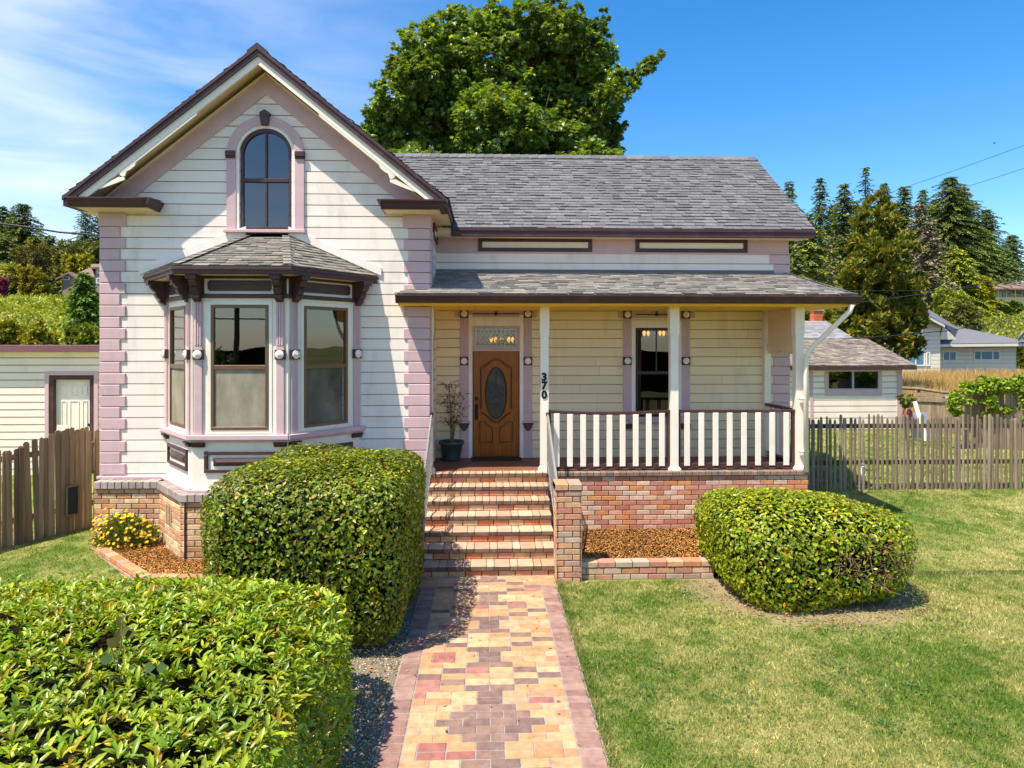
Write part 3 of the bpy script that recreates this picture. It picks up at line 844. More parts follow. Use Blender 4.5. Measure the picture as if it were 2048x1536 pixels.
def railing(p0, p1, n, sag=0.0):
    """brown frame with flat white slats between two points on the porch"""
    p0, p1 = Vector(p0), Vector(p1); d = p1 - p0; L = d.length
    xf = T((p0.x, p0.y, 0)) @ RZ(math.atan2(d.y, d.x))
    mb = MB(xf); zt, zb_ = ZP + 1.03, ZP + .03
    N = 8
    for k in range(N):
        a, b = L * k / N, L * (k + 1) / N
        s0, s1 = -sag * math.sin(math.pi * k / N), -sag * math.sin(math.pi * (k + 1) / N)
        mb.prism([(a, zt + s0 - .05), (b, zt + s1 - .05), (b, zt + s1), (a, zt + s0)], -.045, .045)
    mb.cbox(0, L, -.035, .045, zb_, zb_ + .085); mb.cbox(0, .045, -.035, .035, zb_ + .085, zt - .05); mb.cbox(L - .045, L, -.035, .035, zb_ + .085, zt - .05)
    r = mb.build('porch_railing', M['brown'], house)
    for k in range(n):
        c = L * (k + .62) / (n + .25); w = .048
        mb = MB(xf); mb.cbox(c - w, c + w, -.058 + random.uniform(-.002, .002), -.037, zb_ + .045, zt - .045 - sag * math.sin(math.pi * c / L), .004); mb.build('baluster', M['white'], r)
    return r
railing((pxs[0] + .07, YPO, 0), (pxs[1] - .07, YPO, 0), 9, .035)
railing((pxs[1] + .07, YPO, 0), (pxs[2] - .07, YPO, 0), 8, .004)
railing((pxs[2] - .01, YPO + .1, 0), (pxs[2] - .01, YB - .08, 0), 5)
# side of the porch at the right: corner board and a scalloped spandrel
mb = MB(); mb.box(pxs[2] - .06, pxs[2] + .06, YB - .13, YB - .02, ZP, ZC); mb.build('porch_post', M['white'], house)
mb = MB(T((pxs[2] + .02, 0, 0)) @ RZ(math.pi / 2))
mb.box(YPO + .07, YB - .13, -.012, .012, 3.20, ZC - .0)
mb.cbox(YPO + .07, YB - .13, -.03, -.013, 3.17, 3.30); mb.box(YPO + .07, YB - .13, .013, .03, 3.17, 3.30)
for k in range(9):
    yy = YPO + .14 + k * .135
    mb.prism([(yy - .055 * math.cos(w), 3.17 - .05 * math.sin(w)) for w in [math.pi * i / 6 for i in range(7)]], -.012, .012)
mb.build('porch_spandrel', M['soffit'], house)
# steps
TR, RI = .299, .1633
mb = MB()
for i in range(1, 7):
    y = 11.45 - i * TR; z = ZP - i * RI
    mb.xf = T((0, y, 0))
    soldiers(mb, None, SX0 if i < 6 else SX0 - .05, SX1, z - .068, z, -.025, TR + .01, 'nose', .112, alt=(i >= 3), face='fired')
    mb.xf = T((0, y + TR, 0))
    bricks(mb, None, SX0, SX1, z + .001, z + RI - .069, 'riser', bh=.1, phase=.37 * i)
mb.xf = T((0, 11.45 - 6 * TR, 0)); bricks(mb, None, SX0 - .05, SX1, .0, ZP - 6 * RI - .069, 'riser', bh=.1)
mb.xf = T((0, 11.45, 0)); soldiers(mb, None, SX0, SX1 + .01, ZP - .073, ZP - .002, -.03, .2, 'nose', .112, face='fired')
mb.xf = None; mb.box(SX0 + .02, SX1 - .01, 9.8, 11.5, 0, .14, MORT); mb.box(SX0 + .02, SX1 - .01, 10.4, 11.5, .14, .45, MORT); mb.box(SX0 + .02, SX1 - .01, 11.0, 11.5, .45, .75, MORT)
mb.build('porch_steps', M['brick'], house)
# low brick pier beside the steps
mb = MB()
pa, pb, py0, py1, pzt = .962, 1.318, 9.40, 9.76, 1.36
mb.xf = T((0, py0, 0)); bricks(mb, None, pa, pb, -.02, pzt - .09, 'edge')
mb.xf = T((pa, py1, 0)) @ RZ(-math.pi / 2); bricks(mb, None, 0, py1 - py0, -.02, pzt - .09, 'edge', phase=.5)
mb.xf = T((pb, py0, 0)) @ RZ(math.pi / 2); bricks(mb, None, 0, py1 - py0, -.02, pzt - .09, 'edge', phase=.5)
mb.xf = T((0, py0, 0)); soldiers(mb, None, pa - .012, pb + .012, pzt - .088, pzt, -.012, py1 - py0 + .01, 'edge', .19)
mb.build('step_pier', M['brick'], house)
# handrails of flaking metal
def handrail(x):
    yt, yb = 11.42, 9.82
    zt = ZP + .98; zb = zt - (yt - yb) * RI / TR
    mb = MB()
    mb.tube([(x, yt + .09, zt + .0), (x, yt, zt), (x, yb, zb), (x, yb - .07, zb - .1)], .017, 8)
    mb.tube([(x, yt, zt - .80), (x, yb, zb - .80)], .014, 6)
    mb.tube([(x, yt, zt - .12), (x, yb, zb - .12)], .012, 6)
    r = mb.build('handrail', M['rail_metal'], house, True)
    mb = MB(); mb.tube([(x, yt + .13, zt + .0), (x, yt - .03, zt - .015)], .029, 8); mb.build('grip', M['black_metal'], r)
    for k in range(13):
        t = k / 12; y = yt + (yb - yt) * t; z = zt + (zb - zt) * t
        mb = MB(); end = k in (0, 12)
        mb.box(x - (.016 if end else .006), x + (.016 if end else .006), y - (.016 if end else .006), y + (.016 if end else .006), z - (1.0 if end else .80), z - .01)
        mb.build('baluster', M['rail_metal'], r)
handrail(P(1097, 900, 11.3).x); handrail(P(858, 900, 11.3).x + .03)
# ---- brick foundation of the gable wing and the bay
A_, B_, C_, D_ = (-5.30, YG), (-4.41, 10.4), (-2.99, 10.4), (-2.10, YG)
LA, LB, LC, LD = (-5.31, 11.2), (-4.50, 10.2), (-2.90, 10.2), (-2.09, 11.2)
def frame_of(p, q): return T((p[0], p[1], 0)) @ RZ(math.atan2(q[1] - p[1], q[0] - p[0])), math.hypot(q[0] - p[0], q[1] - p[1])
mb = MB()
fx0 = P(187, 965, 11.2).x
for p, q in (((fx0, 11.2), LA), (LA, LB), (LB, LC), (LC, LD), (LD, (-.96, 11.2))):
    xf, L = frame_of(p, q); mb.xf = xf
    mb.xf = xf @ T((0, .045, 0)); bricks(mb, None, -.02, L + .02, -.02, .965, 'base', phase=random.random() * .5)
    mb.xf = xf; soldiers(mb, None, -.0, L + .0, .967, 1.083, .0, .34, 'cap', .112)
mb.xf = T((fx0 + .045, 17.5, 0)) @ RZ(-math.pi / 2); bricks(mb, None, 0, 17.5 - 11.25, -.02, .965, 'base', bl=.47, bh=.16)
mb.xf = T((fx0, 17.5, 0)) @ RZ(-math.pi / 2); soldiers(mb, None, 0, 17.5 - 11.56, .967, 1.083, 0, .25, 'cap', .236)
mb.build('brick_foundation', M['brick'], house)
xf, L = frame_of(LA, LB)
mb = MB(xf @ T((0, .03, 0)))
for k in range(4): mb.cbox(.40 + k * .085, .43 + k * .085, 0, .02, .50, .80, .003, (.5, .38, .22))
v = mb.build('foundation_vent', M['brick'], house)

# ---- the bay window
mb = MB(); bay = None
ZS = dict(base=1.085, panel0=1.37, panel1=1.69, sill0=1.85, sill1=1.94, win0=2.01, mid=2.95, win1=3.885, arch0=3.99, arch1=4.05, top=4.33)
eaves = [(-5.66, YG), (-4.54, 10.05), (-2.84, 10.05), (-1.80, YG)]
ez1, ez0 = 4.43, 4.315
top_l, top_r, tz = P(494, 473, YG).x, P(579, 473, YG).x, PZ(473, YG, 535)
# the shell: white wall boards around each window
for (p, q) in ((A_, B_), (B_, C_), (C_, D_)):
    xf, L = frame_of(p, q); mb.xf = xf
    w0, w1 = .285, L - .285
    mb.box(.0, L, .0, .06, ZS['base'], ZS['win0'] + .0); mb.box(.0, L, .0, .06, ZS['win1'], ZS['top'])
    mb.box(.0, w0, .0, .06, ZS['win0'], ZS['win1']); mb.box(w1, L, .0, .06, ZS['win0'], ZS['win1'])
    mb.box(-.01, .015, -.012, .0, ZS['sill1'], ZS['arch0']); mb.box(L - .015, L + .01, -.012, .0, ZS['sill1'], ZS['arch0'])
mb.xf = None
mb.add([(x, y, ZS['top'] - .02) for x, y in (A_, B_, C_, D_)], [(0, 1, 2, 3)]); mb.add([(x, y + .07, 1.95) for x, y in (A_, B_, C_, D_)], [(0, 1, 2, 3)])
bay = mb.build('bay_window', M['white'], house)
bay['label'] = 'three-sided bay with shingled hip roof, brown brackets and lilac pilasters'
def sub(mb, name, mat, smooth=False): return mb.build(name, M[mat], bay, smooth)
# pink base and sill
mb = MB()
for (p, q) in ((A_, B_), (B_, C_), (C_, D_)):
    xf, L = frame_of(p, q); mb.xf = xf
    mb.cbox(-.03, L + .03, -.075, -.0, 1.083, 1.125, .006)
sub(mb, 'base_trim', 'pink')
mb = MB()
for (p, q) in ((A_, B_), (B_, C_), (C_, D_)):
    xf, L = frame_of(p, q); mb.xf = xf
    mb.cbox(-.035, L + .035, -.09, -.0, ZS['sill0'] + .015, ZS['sill1'], .008); mb.cbox(-.02, L + .02, -.05, -.0, ZS['sill0'] - .02, ZS['sill0'] + .015, .004)
sub(mb, 'sill', 'pink')
# brown architrave and frieze panels
mb = MB()
for (p, q) in ((A_, B_), (B_, C_), (C_, D_)):
    xf, L = frame_of(p, q); mb.xf = xf
    mb.cbox(-.02, L + .02, -.05, -.0, ZS['arch0'], ZS['arch1'], .006); mb.cbox(-.01, L + .01, -.03, -.0, ZS['top'] - .05, ZS['top'], .004)
    for c in (.10, L - .10): mb.cbox(c - .085, c + .085, -.03, -.0, ZS['arch1'], ZS['top'] - .05, .004)
sub(mb, 'frieze', 'brown')
for (p, q) in ((A_, B_), (B_, C_), (C_, D_)):
    xf, L = frame_of(p, q)
    mb = MB(xf); a, b, c, d = .24, L - .24, ZS['arch1'] + .045, ZS['top'] - .075; n = .02
    mb.prism([(a + n, c), (b - n, c), (b - n, c + n), (b, c + n), (b, d - n), (b - n, d - n), (b - n, d), (a + n, d), (a + n, d - n), (a, d - n), (a, c + n), (a + n, c + n)], -.022, -.0)
    sub(mb, 'frieze_panel', 'brown')
    # lower panel
    mb = MB(xf); a, b = .19, L - .19; mb.frame(a, b, ZS['panel0'], ZS['panel1'], -.035, -.0, .05); sub(mb, 'panel_frame', 'brown')
    mb = MB(xf); a, b, c, d = a + .13, b - .13, ZS['panel0'] + .1, ZS['panel1'] - .1
    mb.add([(a, 0, c), (b, 0, c), (b, 0, d), (a, 0, d), (a, -.012, c), (b, -.012, c), (b, -.012, d), (a, -.012, d), (a + .06, -.04, (c + d) / 2), (b - .06, -.04, (c + d) / 2)],
           [(0, 1, 5, 4), (1, 2, 6, 5), (2, 3, 7, 6), (3, 0, 4, 7), (4, 5, 9, 8), (6, 7, 8, 9), (5, 6, 9), (7, 4, 8)]); sub(mb, 'raised_panel', 'brown')
    for c in (.105, L - .105):
        mb = MB(xf); w = .058
        mb.cbox(c - w, c + w, -.035, -.0, ZS['sill1'], ZS['arch0'], .004)
        for k in (-1, 0, 1): mb.cbox(c + k * .034 - .011, c + k * .034 + .011, -.046, -.036, 3.28, ZS['arch0'] - .03, .004)
        sub(mb, 'pilaster', 'pink')
        mb = MB(xf); mb.cbox(c - .075, c + .075, -.062, -.0, 3.065, 3.215, .006); sub(mb, 'rosette_block', 'brown')
        mb = MB(xf); mb.lathe([(.066, .062), (.066, .072), (.055, .08), (.05, .078), (.042, .088), (.03, .092), (.022, .09), (.018, .10), (.008, .104)], (c, 0, 3.14), 'y', 20); sub(mb, 'rosette', 'white', True)
        mb = MB(xf); mb.prism_x([(-.0, 1.755), (-.045, 1.755), (-.05, 1.79), (-.075, 1.80), (-.085, ZS['sill0'] - .02), (-.0, ZS['sill0'] - .02)], c - .09, c + .09); sub(mb, 'sill_block', 'brown')
        # scrolled eave bracket
        mb = MB(xf)
        prof = [(0, 3.93), (-.03, 3.93), (-.04, 3.965), (-.075, 3.955), (-.10, 3.99), (-.095, 4.03), (-.13, 4.045), (-.165, 4.10), (-.15, 4.14), (-.19, 4.16), (-.235, 4.215), (-.235, 4.25), (-.27, 4.265), (-.275, 4.315), (0, 4.315)]
        mb.prism_x([(y - .03, z) for y, z in prof], c - .055, c + .055)
        mb.cbox(c - .075, c + .075, -.31, -.032, 4.25, 4.318, .004)
        sub(mb, 'eave_bracket', 'brown')
    # the double-hung window
    w0, w1 = .285, L - .285
    fm = 'bronze' 
    mb = MB(xf); mb.frame(w0, w1, ZS['win0'], ZS['win1'], -.022, .035, .045)
    mb.cbox(w0 + .045, w1 - .045, -.018, .03, ZS['mid'] - .035, ZS['mid'] + .03, .003)
    sub(mb, 'sash_frame', fm)
    mb = MB(xf); mb.frame(w0 - .055, w1 + .055, ZS['win0'] - .055, ZS['win1'] + .055, -.012, .0, .053); sub(mb, 'window_casing', 'white')
    mb = MB(xf); mb.quad((w0 + .04, .012, ZS['mid'] + .02), (w1 - .04, .012, ZS['mid'] + .02), (w1 - .04, .012, ZS['win1'] - .04), (w0 + .04, .012, ZS['win1'] - .04)); sub(mb, 'pane', 'glass')
    mb = MB(xf); mb.quad((w0 + .04, .004, ZS['win0'] + .04), (w1 - .04, .004, ZS['win0'] + .04), (w1 - .04, .004, ZS['mid'] - .03), (w0 + .04, .004, ZS['mid'] - .03)); sub(mb, 'insect_screen', 'shaded_screen' if p == C_ else 'screen')
# eaves and hip roof
mb = MB()
E = [Vector((x, y, ez1)) for x, y in eaves]
for i in range(3):
    xf, L = frame_of(eaves[i], eaves[i + 1]); mb.xf = xf
    mb.cbox(.0, L, -.0, .05, ez0, ez1 - .01, .006); mb.cbox(-.01, L + .01, -.02, .0, ez1 - .055, ez1 - .012, .004)
sub(mb, 'eave_fascia', 'brown')
mb = MB(); mb.add([(x, y + .03, ez0 + .005) for x, y in eaves], [(0, 1, 2, 3)]); sub(mb, 'eave_soffit', 'soffit')
mb = MB()
rf = [(.205, .185, .155), (.175, .16, .14), (.235, .212, .18), (.19, .168, .142), (.25, .228, .195), (.16, .148, .132)]
tl, tr = Vector((top_l, YG - .02, tz)), Vector((top_r, YG - .02, tz))
faces = [(E[0], E[1], tl, Vector((top_l - .35, YG - .02, tz - .14))), (E[1], E[2], tr, tl), (E[2], E[3], Vector((top_r + .35, YG - .02, tz - .14)), tr)]
for a, b, c, d in faces:
    U = (b - a).normalized(); m = (c + d) / 2 - (a + b) / 2
    V = (m - U * m.dot(U)).normalized(); vm = max((c - a).dot(V), (d - a).dot(V))
    def edge(p, q, p0=a, V=V, U=U):
        p_u, p_v, q_u, q_v = (p - p0).dot(U), (p - p0).dot(V), (q - p0).dot(U), (q - p0).dot(V)
        return lambda v: p_u + (q_u - p_u) * min(1, max(0, (v - p_v) / max(.01, q_v - p_v)))
    mb.add([a, b, c, d], [(0, 1, 2, 3)], (.2, .19, .18))
    shingles(mb, a, U, V, edge(a, d), edge(b, c), vm - .02, .115, rf, (.14, .24), .010)
for p, q in ((E[1], tl), (E[2], tr)):                   # hip caps
    for k in range(11):
        t0, t1 = k / 11, min(1, (k + 1.3) / 11)
        a, b = p.lerp(q, t0) + Vector((0, 0, .045)), p.lerp(q, t1) + Vector((0, 0, .03))
        s = -1 if p is E[1] else 1
        l_ = Vector((-s * .11, -.02, -.005)); r_ = Vector((s * .07, .085, -.045))
        cc = random.choice(rf)
        mb.quad(a + l_, a, b, b + l_, cc); mb.quad(a, a + r_, b + r_, b, cc)
        mb.quad(a + l_, a, a + Vector((0, 0, -.03)), a + l_ + Vector((0, 0, -.03)), (.06, .06, .06)); mb.quad(a, a + r_, a + r_ + Vector((0, 0, -.03)), a + Vector((0, 0, -.03)), (.06, .06, .06))
sub(mb, 'bay_shingles', 'shingle')
mb = MB()
for s, p, q in ((-1, E[0], Vector((top_l, YG, tz))), (1, E[3], Vector((top_r, YG, tz)))):
    d = (q - p); up = Vector((0, 0, .13)); o = Vector((0, -.06, .0)); p2 = Vector((p.x + s * .05, YG, p.z + .01))
    mb.add([p2 + o, Vector((q.x, YG, q.z + .02)) + o, Vector((q.x, YG, q.z + .16)) + o, p2 + up + o, p2, Vector((q.x, YG, q.z + .02)), Vector((q.x, YG, q.z + .16)), p2 + up],
           [(0, 1, 2, 3), (4, 7, 6, 5), (0, 4, 5, 1), (3, 2, 6, 7), (0, 3, 7, 4), (1, 5, 6, 2)])
sub(mb, 'roof_trim', 'cream')

# ---- front door, transom and porch window
def yb(d): return YB - d
def rect(mb, px0, px1, py0, py1, d0, d1, b=.004, col=(1, 1, 1), Y=YB):
    mb.cbox(PX(px0, Y), PX(px1, Y), Y - d0, Y - d1, PZ(py1, Y), PZ(py0, Y), b, col)
dz0, dz1 = ZP + .02, PZ(702, YB)
dcx = (dx0 + dx1) / 2; dw = (dx1 - dx0)
mb = MB(); mb.cbox(dx0 + .012, dx1 - .012, YB + .0, YB + .045, dz0, dz1)
door = mb.build('front_door', M['oak'], house); door['label'] = 'varnished wooden door with oval leaded glass'
DH = dz1 - dz0
# proud rails and panels
mb = MB()
mb.cbox(dx0 + .15, dx1 - .15, YB - .012, YB, dz0 + .03, dz0 + .23, .006)
for s in (-1, 1):
    a, b = sorted((dcx + s * .09, dcx + s * .29))
    mb.prism([(a, dz0 + .29), (b, dz0 + .29), (b, dz0 + (.62 if s > 0 else .55)), (a, dz0 + (.55 if s > 0 else .62))], YB - .014, YB)
mb.build('raised_panel', M['oak'], door)
mb = MB()
def mold(pts, r=.009): mb.tube([(x, YB - .006, z) for x, z in pts], r, 6)
oz = dz0 + DH * .60; orx, orz = .19, .475
mold([(dcx + orx * 1.04 * math.cos(w), oz + orz * 1.02 * math.sin(w)) for w in [2 * math.pi * k / 40 for k in range(41)]], .014)
for off in (0, .03):
    arch_pts = []
    hw, hz = .30 - off * .6, dz1 - .30 - off
    arch_pts = [(dcx - hw, oz - .30), (dcx - hw, hz)] + [(dcx - hw + 2 * hw * t, hz + .16 * math.sin(math.pi * t) ** 2) for t in [.08 + .84 * k / 14 for k in range(15)]] + [(dcx + hw, hz), (dcx + hw, oz - .30)]
    mold(arch_pts, .006)
    lz = oz - .36 - off
    mold([(dcx - hw + 2 * hw * t, lz - .17 * math.sin(math.pi * t) ** 2) for t in [k / 16 for k in range(17)]], .006)
for s in (-1, 1):
    mold([(dcx + s * .07, dz0 + .27), (dcx + s * .31, dz0 + .27), (dcx + s * .31, dz0 + .66), (dcx + s * .22, dz0 + .66), (dcx + s * .14, dz0 + .58), (dcx + s * .07, dz0 + .55), (dcx + s * .07, dz0 + .27)], .008)
mb.build('door_moulding', M['dark_oak'], door)
mb = MB(); n = 40
mb.add([(dcx + orx * math.cos(2 * math.pi * k / n), YB - .004, oz + orz * math.sin(2 * math.pi * k / n)) for k in range(n)], [tuple(range(n))])
M['oval'] = surf('textured_door_glass', (.035, .032, .022), .22, .5, 7, .9, 34, spec=.45, dirt=((.12, .13, .06), 3.2, .7), bdist=.01)
og = mb.build('oval_glass', M['oval'], door)
mb = MB()
def came(pts, r=.005): mb.tube([(dcx + x, YB - .006, oz + z) for x, z in pts], r, 5)
came([(0, -.46), (0, -.2)]); came([(0, .46), (0, .2)])
for s in (-1, 1):
    came([(0, .36), (s * .03, .22), (0, .10)]); came([(0, .12), (s * .05, .17), (s * .09, .14), (s * .06, .10), (0, .12)])
    came([(0, .10), (s * .06, .02), (s * .14, -.05), (s * .185, 0)]); came([(0, -.02), (s * .07, -.1), (s * .12, -.16), (s * .05, -.22), (0, -.18)])
    came([(s * .185, .1), (s * .12, .1)])
mb.build('lead_came', M['lead'], og)
mb = MB()
hx = dx0 + .075
mb.lathe([(.035, .0), (.035, .02), (.018, .03), (.018, .04)], (hx, YB, dz0 + 1.10), 'y', 12)
mb.cbox(hx - .03, hx + .03, YB - .015, YB, dz0 + .70, dz0 + 1.0, .006)
mb.tube([(hx, YB - .015, dz0 + .97), (hx, YB - .07, dz0 + .94), (hx, YB - .065, dz0 + .80), (hx, YB - .015, dz0 + .72)], .012, 8)
mb.build('door_handle', M['black_metal'], door)
mb = MB(); mb.box(dx0 - .02, dx1 + .02, YB - .10, YB + .05, ZP + .0015, ZP + .02); mb.build('threshold', M['dark_oak'], door)
# casings
mb = MB()
rect(mb, 937, 945, 630, 917, .05, -.03); rect(mb, 1039, 1047, 630, 917, .05, -.03)
rect(mb, 945, 1039, 634, 652, .05, -.03)
mb.build('door_casing', M['cream'], house)
# transom
tx0, tx1, tz0, tz1 = PX(945, YB), PX(1039, YB), PZ(698, YB), PZ(652, YB)
mb = MB(); mb.frame(tx0, tx1, tz0, tz1, YB - .035, YB + .02, .05, wb=.04); mb.cbox(tx0, tx1, YB - .045, YB + .03, PZ(702.5, YB), tz0 + .0); tr_ = mb.build('transom_window', M['pink'], house)
mb = MB(); mb.quad((tx0 + .04, YB - .008, tz0 + .03), (tx1 - .04, YB - .008, tz0 + .03), (tx1 - .04, YB - .008, tz1 - .04), (tx0 + .04, YB - .008, tz1 - .04)); mb.build('pane', M['glass_dark'], tr_)
mb = MB()
a, b, c, d = tx0 + .05, tx1 - .05, tz0 + .04, tz1 - .05
def ln(x0, z0, x1, z1, r=.0045): mb.tube([(x0, YB - .012, z0), (x1, YB - .012, z1)], r, 4)
ib = .045
for x in (a + ib, b - ib): ln(x, c, x, d)
for z in (c + ib, d - ib): ln(a, z, b, z)
for k in range(1, 9):
    x = a + (b - a) * k / 9; ln(x, c, x, c + ib); ln(x, d - ib, x, d)
W_, H_ = (b - a - 2 * ib), (d - c - 2 * ib)
for k in range(-5, 10):
    st = W_ / 9
    for s in (1, -1):
        x0 = a + ib + k * st * 1.0; z0 = c + ib; x1 = x0 + H_ * .75; z1 = d - ib
        if s < 0: x0, x1 = x1, x0
        pts = []
        for t in (0, 1): pts.append((x0 + (x1 - x0) * t, z0 + (z1 - z0) * t))
        (xa, za), (xb, zb2) = pts
        lo, hi = a + ib, b - ib
        def clip(x, x0=xa, z0=za, x1=xb, z1=zb2): return z0 + (z1 - z0) * (x - x0) / (x1 - x0)
        pa_, pb_ = (xa, za), (xb, zb2)
        if max(xa, xb) <= lo or min(xa, xb) >= hi: continue
        if pa_[0] < lo: pa_ = (lo, clip(lo))
        if pb_[0] < lo: pb_ = (lo, clip(lo))
        if pa_[0] > hi: pa_ = (hi, clip(hi))
        if pb_[0] > hi: pb_ = (hi, clip(hi))
        ln(*pa_, *pb_, .0035)
mb.build('lead_came', M['lead'], tr_)
mb = MB()
for k in range(11):
    x = a + .16 + (b - a - .32) * k / 10; z = (c + d) / 2 + .06 * math.sin(k * 2.1)
    mb.lathe([(.001, .013), (.022, .014), (.024, .016), (.001, .018)], (x, YB, z), 'y', 6, (.75, .5, .12) if k % 2 else (.45, .25, .05))
M['stain'] = surf('amber_stained_glass', (1, 1, 1), .15, .2, 9, 0, 30, spec=.8)
mb.build('stained_glass', M['stain'], tr_)
# porch window
wz0, wz1, wmid = PZ(832, YB), PZ(656, YB), PZ(746, YB)
mb = MB(); mb.frame(wx0, wx1, wz0, wz1, YB - .03, YB + .03, .05); mb.cbox(wx0 + .05, wx1 - .05, YB - .026, YB + .03, wmid - .03, wmid + .03)
pw = mb.build('porch_window', M['dark_frame'], house)
mb = MB(); mb.quad((wx0 + .04, YB - .0, wmid), (wx1 - .04, YB - .0, wmid), (wx1 - .04, YB - .0, wz1 - .04), (wx0 + .04, YB - .0, wz1 - .04)); mb.build('pane', M['glass_dark'], pw)
mb = MB(); mb.quad((wx0 + .04, YB + .006, wz0 + .04), (wx1 - .04, YB + .006, wz0 + .04), (wx1 - .04, YB + .006, wmid), (wx0 + .04, YB + .006, wmid)); mb.build('pane', M['glass_low'], pw)
mb = MB(); cxw = (wx0 + wx1) / 2; mb.box(cxw - .012, cxw + .012, YB - .01, YB - .002, wmid, wz1 - .05); mb.build('glazing_bar', M['dark_frame'], pw)
mb = MB()
rect(mb, 1262, 1270, 640, 833, .05, -.03); rect(mb, 1355, 1362, 640, 833, .05, -.03); rect(mb, 1270, 1355, 640, 655.5, .05, -.03)
mb.build('window_casing', M['cream'], pw)
mb = MB(); rect(mb, 1258, 1366, 834, 846, .10, 0); mb.build('sill', M['pink'], pw)
# pilasters with blocks and rosettes
def pilaster_set(pl_, pr_, top, mid, base, bottom, hdr):
    hx0, hx1 = pl_ - 20, pr_ + 20
    mb = MB(); rect(mb, pl_ - 18, pr_ + 18, hdr - 10, hdr + 6.5, .045, 0); h = mb.build('window_header', M['pink'], house)
    mb = MB(); cxx = (pl_ + pr_) / 2
    rect(mb, pl_ + 17, pr_ - 17, hdr - .9, hdr + .9, .062, .046, .002); x = PX(cxx, YB)
    mb.lathe([(.034, .046), (.034, .07), (.02, .082)], (x, YB, PZ(hdr, YB)), 'y', 14); rect(mb, cxx - .9, cxx + .9, hdr - 9, hdr, .06, .046, .002)
    mb.build('header_ornament', M['brown'], h)
    for c in (pl_, pr_):
        w = 8.2
        mb = MB(); rect(mb, c - w, c + w, hdr + 7, bottom, .05, 0)
        for k in (-1, 0, 1): rect(mb, c + k * 4.6 - 1.4, c + k * 4.6 + 1.4, hdr + 10, mid - 10, .058, .051, .003)
        p = mb.build('pilaster', M['pink'], house)
        for y in (hdr, mid):
            mb = MB(); rect(mb, c - 8.2, c + 8.2, y - 8, y + 8, .085, 0, .006); mb.build('rosette_block', M['brown'], p)
            mb = MB(); mb.lathe([(.062, .085), (.062, .095), (.05, .10), (.02, .108), (.008, .112)], (PX(c, YB), YB, PZ(y, YB)), 'y', 18); mb.build('rosette', M['cream'], p, True)
        if base:
            mb = MB(); rect(mb, c - 12, c + 12, base - 3, base - .2, .11, 0); mb.build('bracket_cap', M['pink'], p)
            mb = MB(); x = PX(c, YB); z = PZ(base, YB); k = .00952
            mb.prism([(x - 10 * k, z), (x + 10 * k, z), (x + 10 * k, z - 4 * k), (x + 8 * k, z - 5 * k), (x + 8 * k, z - 9 * k), (x + 5.5 * k, z - 10 * k), (x + 4.5 * k, z - 13.5 * k), (x, z - 16 * k), (x - 4.5 * k, z - 13.5 * k), (x - 5.5 * k, z - 10 * k), (x - 8 * k, z - 9 * k), (x - 8 * k, z - 5 * k), (x - 10 * k, z - 4 * k)], YB - .09, YB)
            mb.build('bracket', M['brown'], p)
pilaster_set(928.5, 1055.5, 628, 722, 845, 917, 628)
pilaster_set(1253.5, 1370, 629, 722, 0, 842, 629)
for c in (1253.5, 1370):
    mb = MB(); rect(mb, c - 9, c + 9, 848, 858, .09, 0); mb.build('sill_bracket', M['brown'], pw)

# ---- things on the porch and behind the windows
mat_ = MB(); mat_.cbox(dx0 - .03, dx1 + .03, YB - .42, YB - .12, ZP + .002, ZP + .014, .004)
o = mat_.build('door_mat', M['rubber']); tag(o, 'thin black rubber mat on the porch before the wooden door', 'mat')
def chandelier(x, y, z, n, label):
    c = thing('chandelier', (x, y, z), label, 'chandelier', 'lit chandeliers inside the house')
    mb = MB(); mb.tube([(x, y, z), (x, y, 3.99)], .012, 6); mb.lathe([(.02, -.08), (.05, -.04), (.02, .04), (.01, .1)], (x, y, z), 'z', 10)
    for k in range(n):
        w = 2 * math.pi * k / n + .3
        mb.tube([(x, y, z - .05), (x + .11 * math.cos(w), y + .11 * math.sin(w), z - .11), (x + .24 * math.cos(w), y + .24 * math.sin(w), z - .04)], .008, 5)
    mb.build('arm', M['bronze'], c)
    for k in range(n):
        w = 2 * math.pi * k / n + .3
        mb = MB(); mb.lathe([(.012, -.03), (.022, .0), (.036, .03), (.03, .06), (.01, .085)], (x + .24 * math.cos(w), y + .24 * math.sin(w), z), 'z', 8)
        mb.build('bulb', M['bulb'], c, True)
M['bulb'] = glow_mat('warm_bulb', (1.0, .40, .08), 1.7)
p = P(1004, 682, 14.6); chandelier(p.x, 14.6, p.z, 5, 'lit chandelier glowing through the leaded transom above the front door')
p = P(1308, 671, 14.6); chandelier(p.x, 14.6, p.z + .02, 4, 'lit chandelier with round lamps seen through the dark porch window')
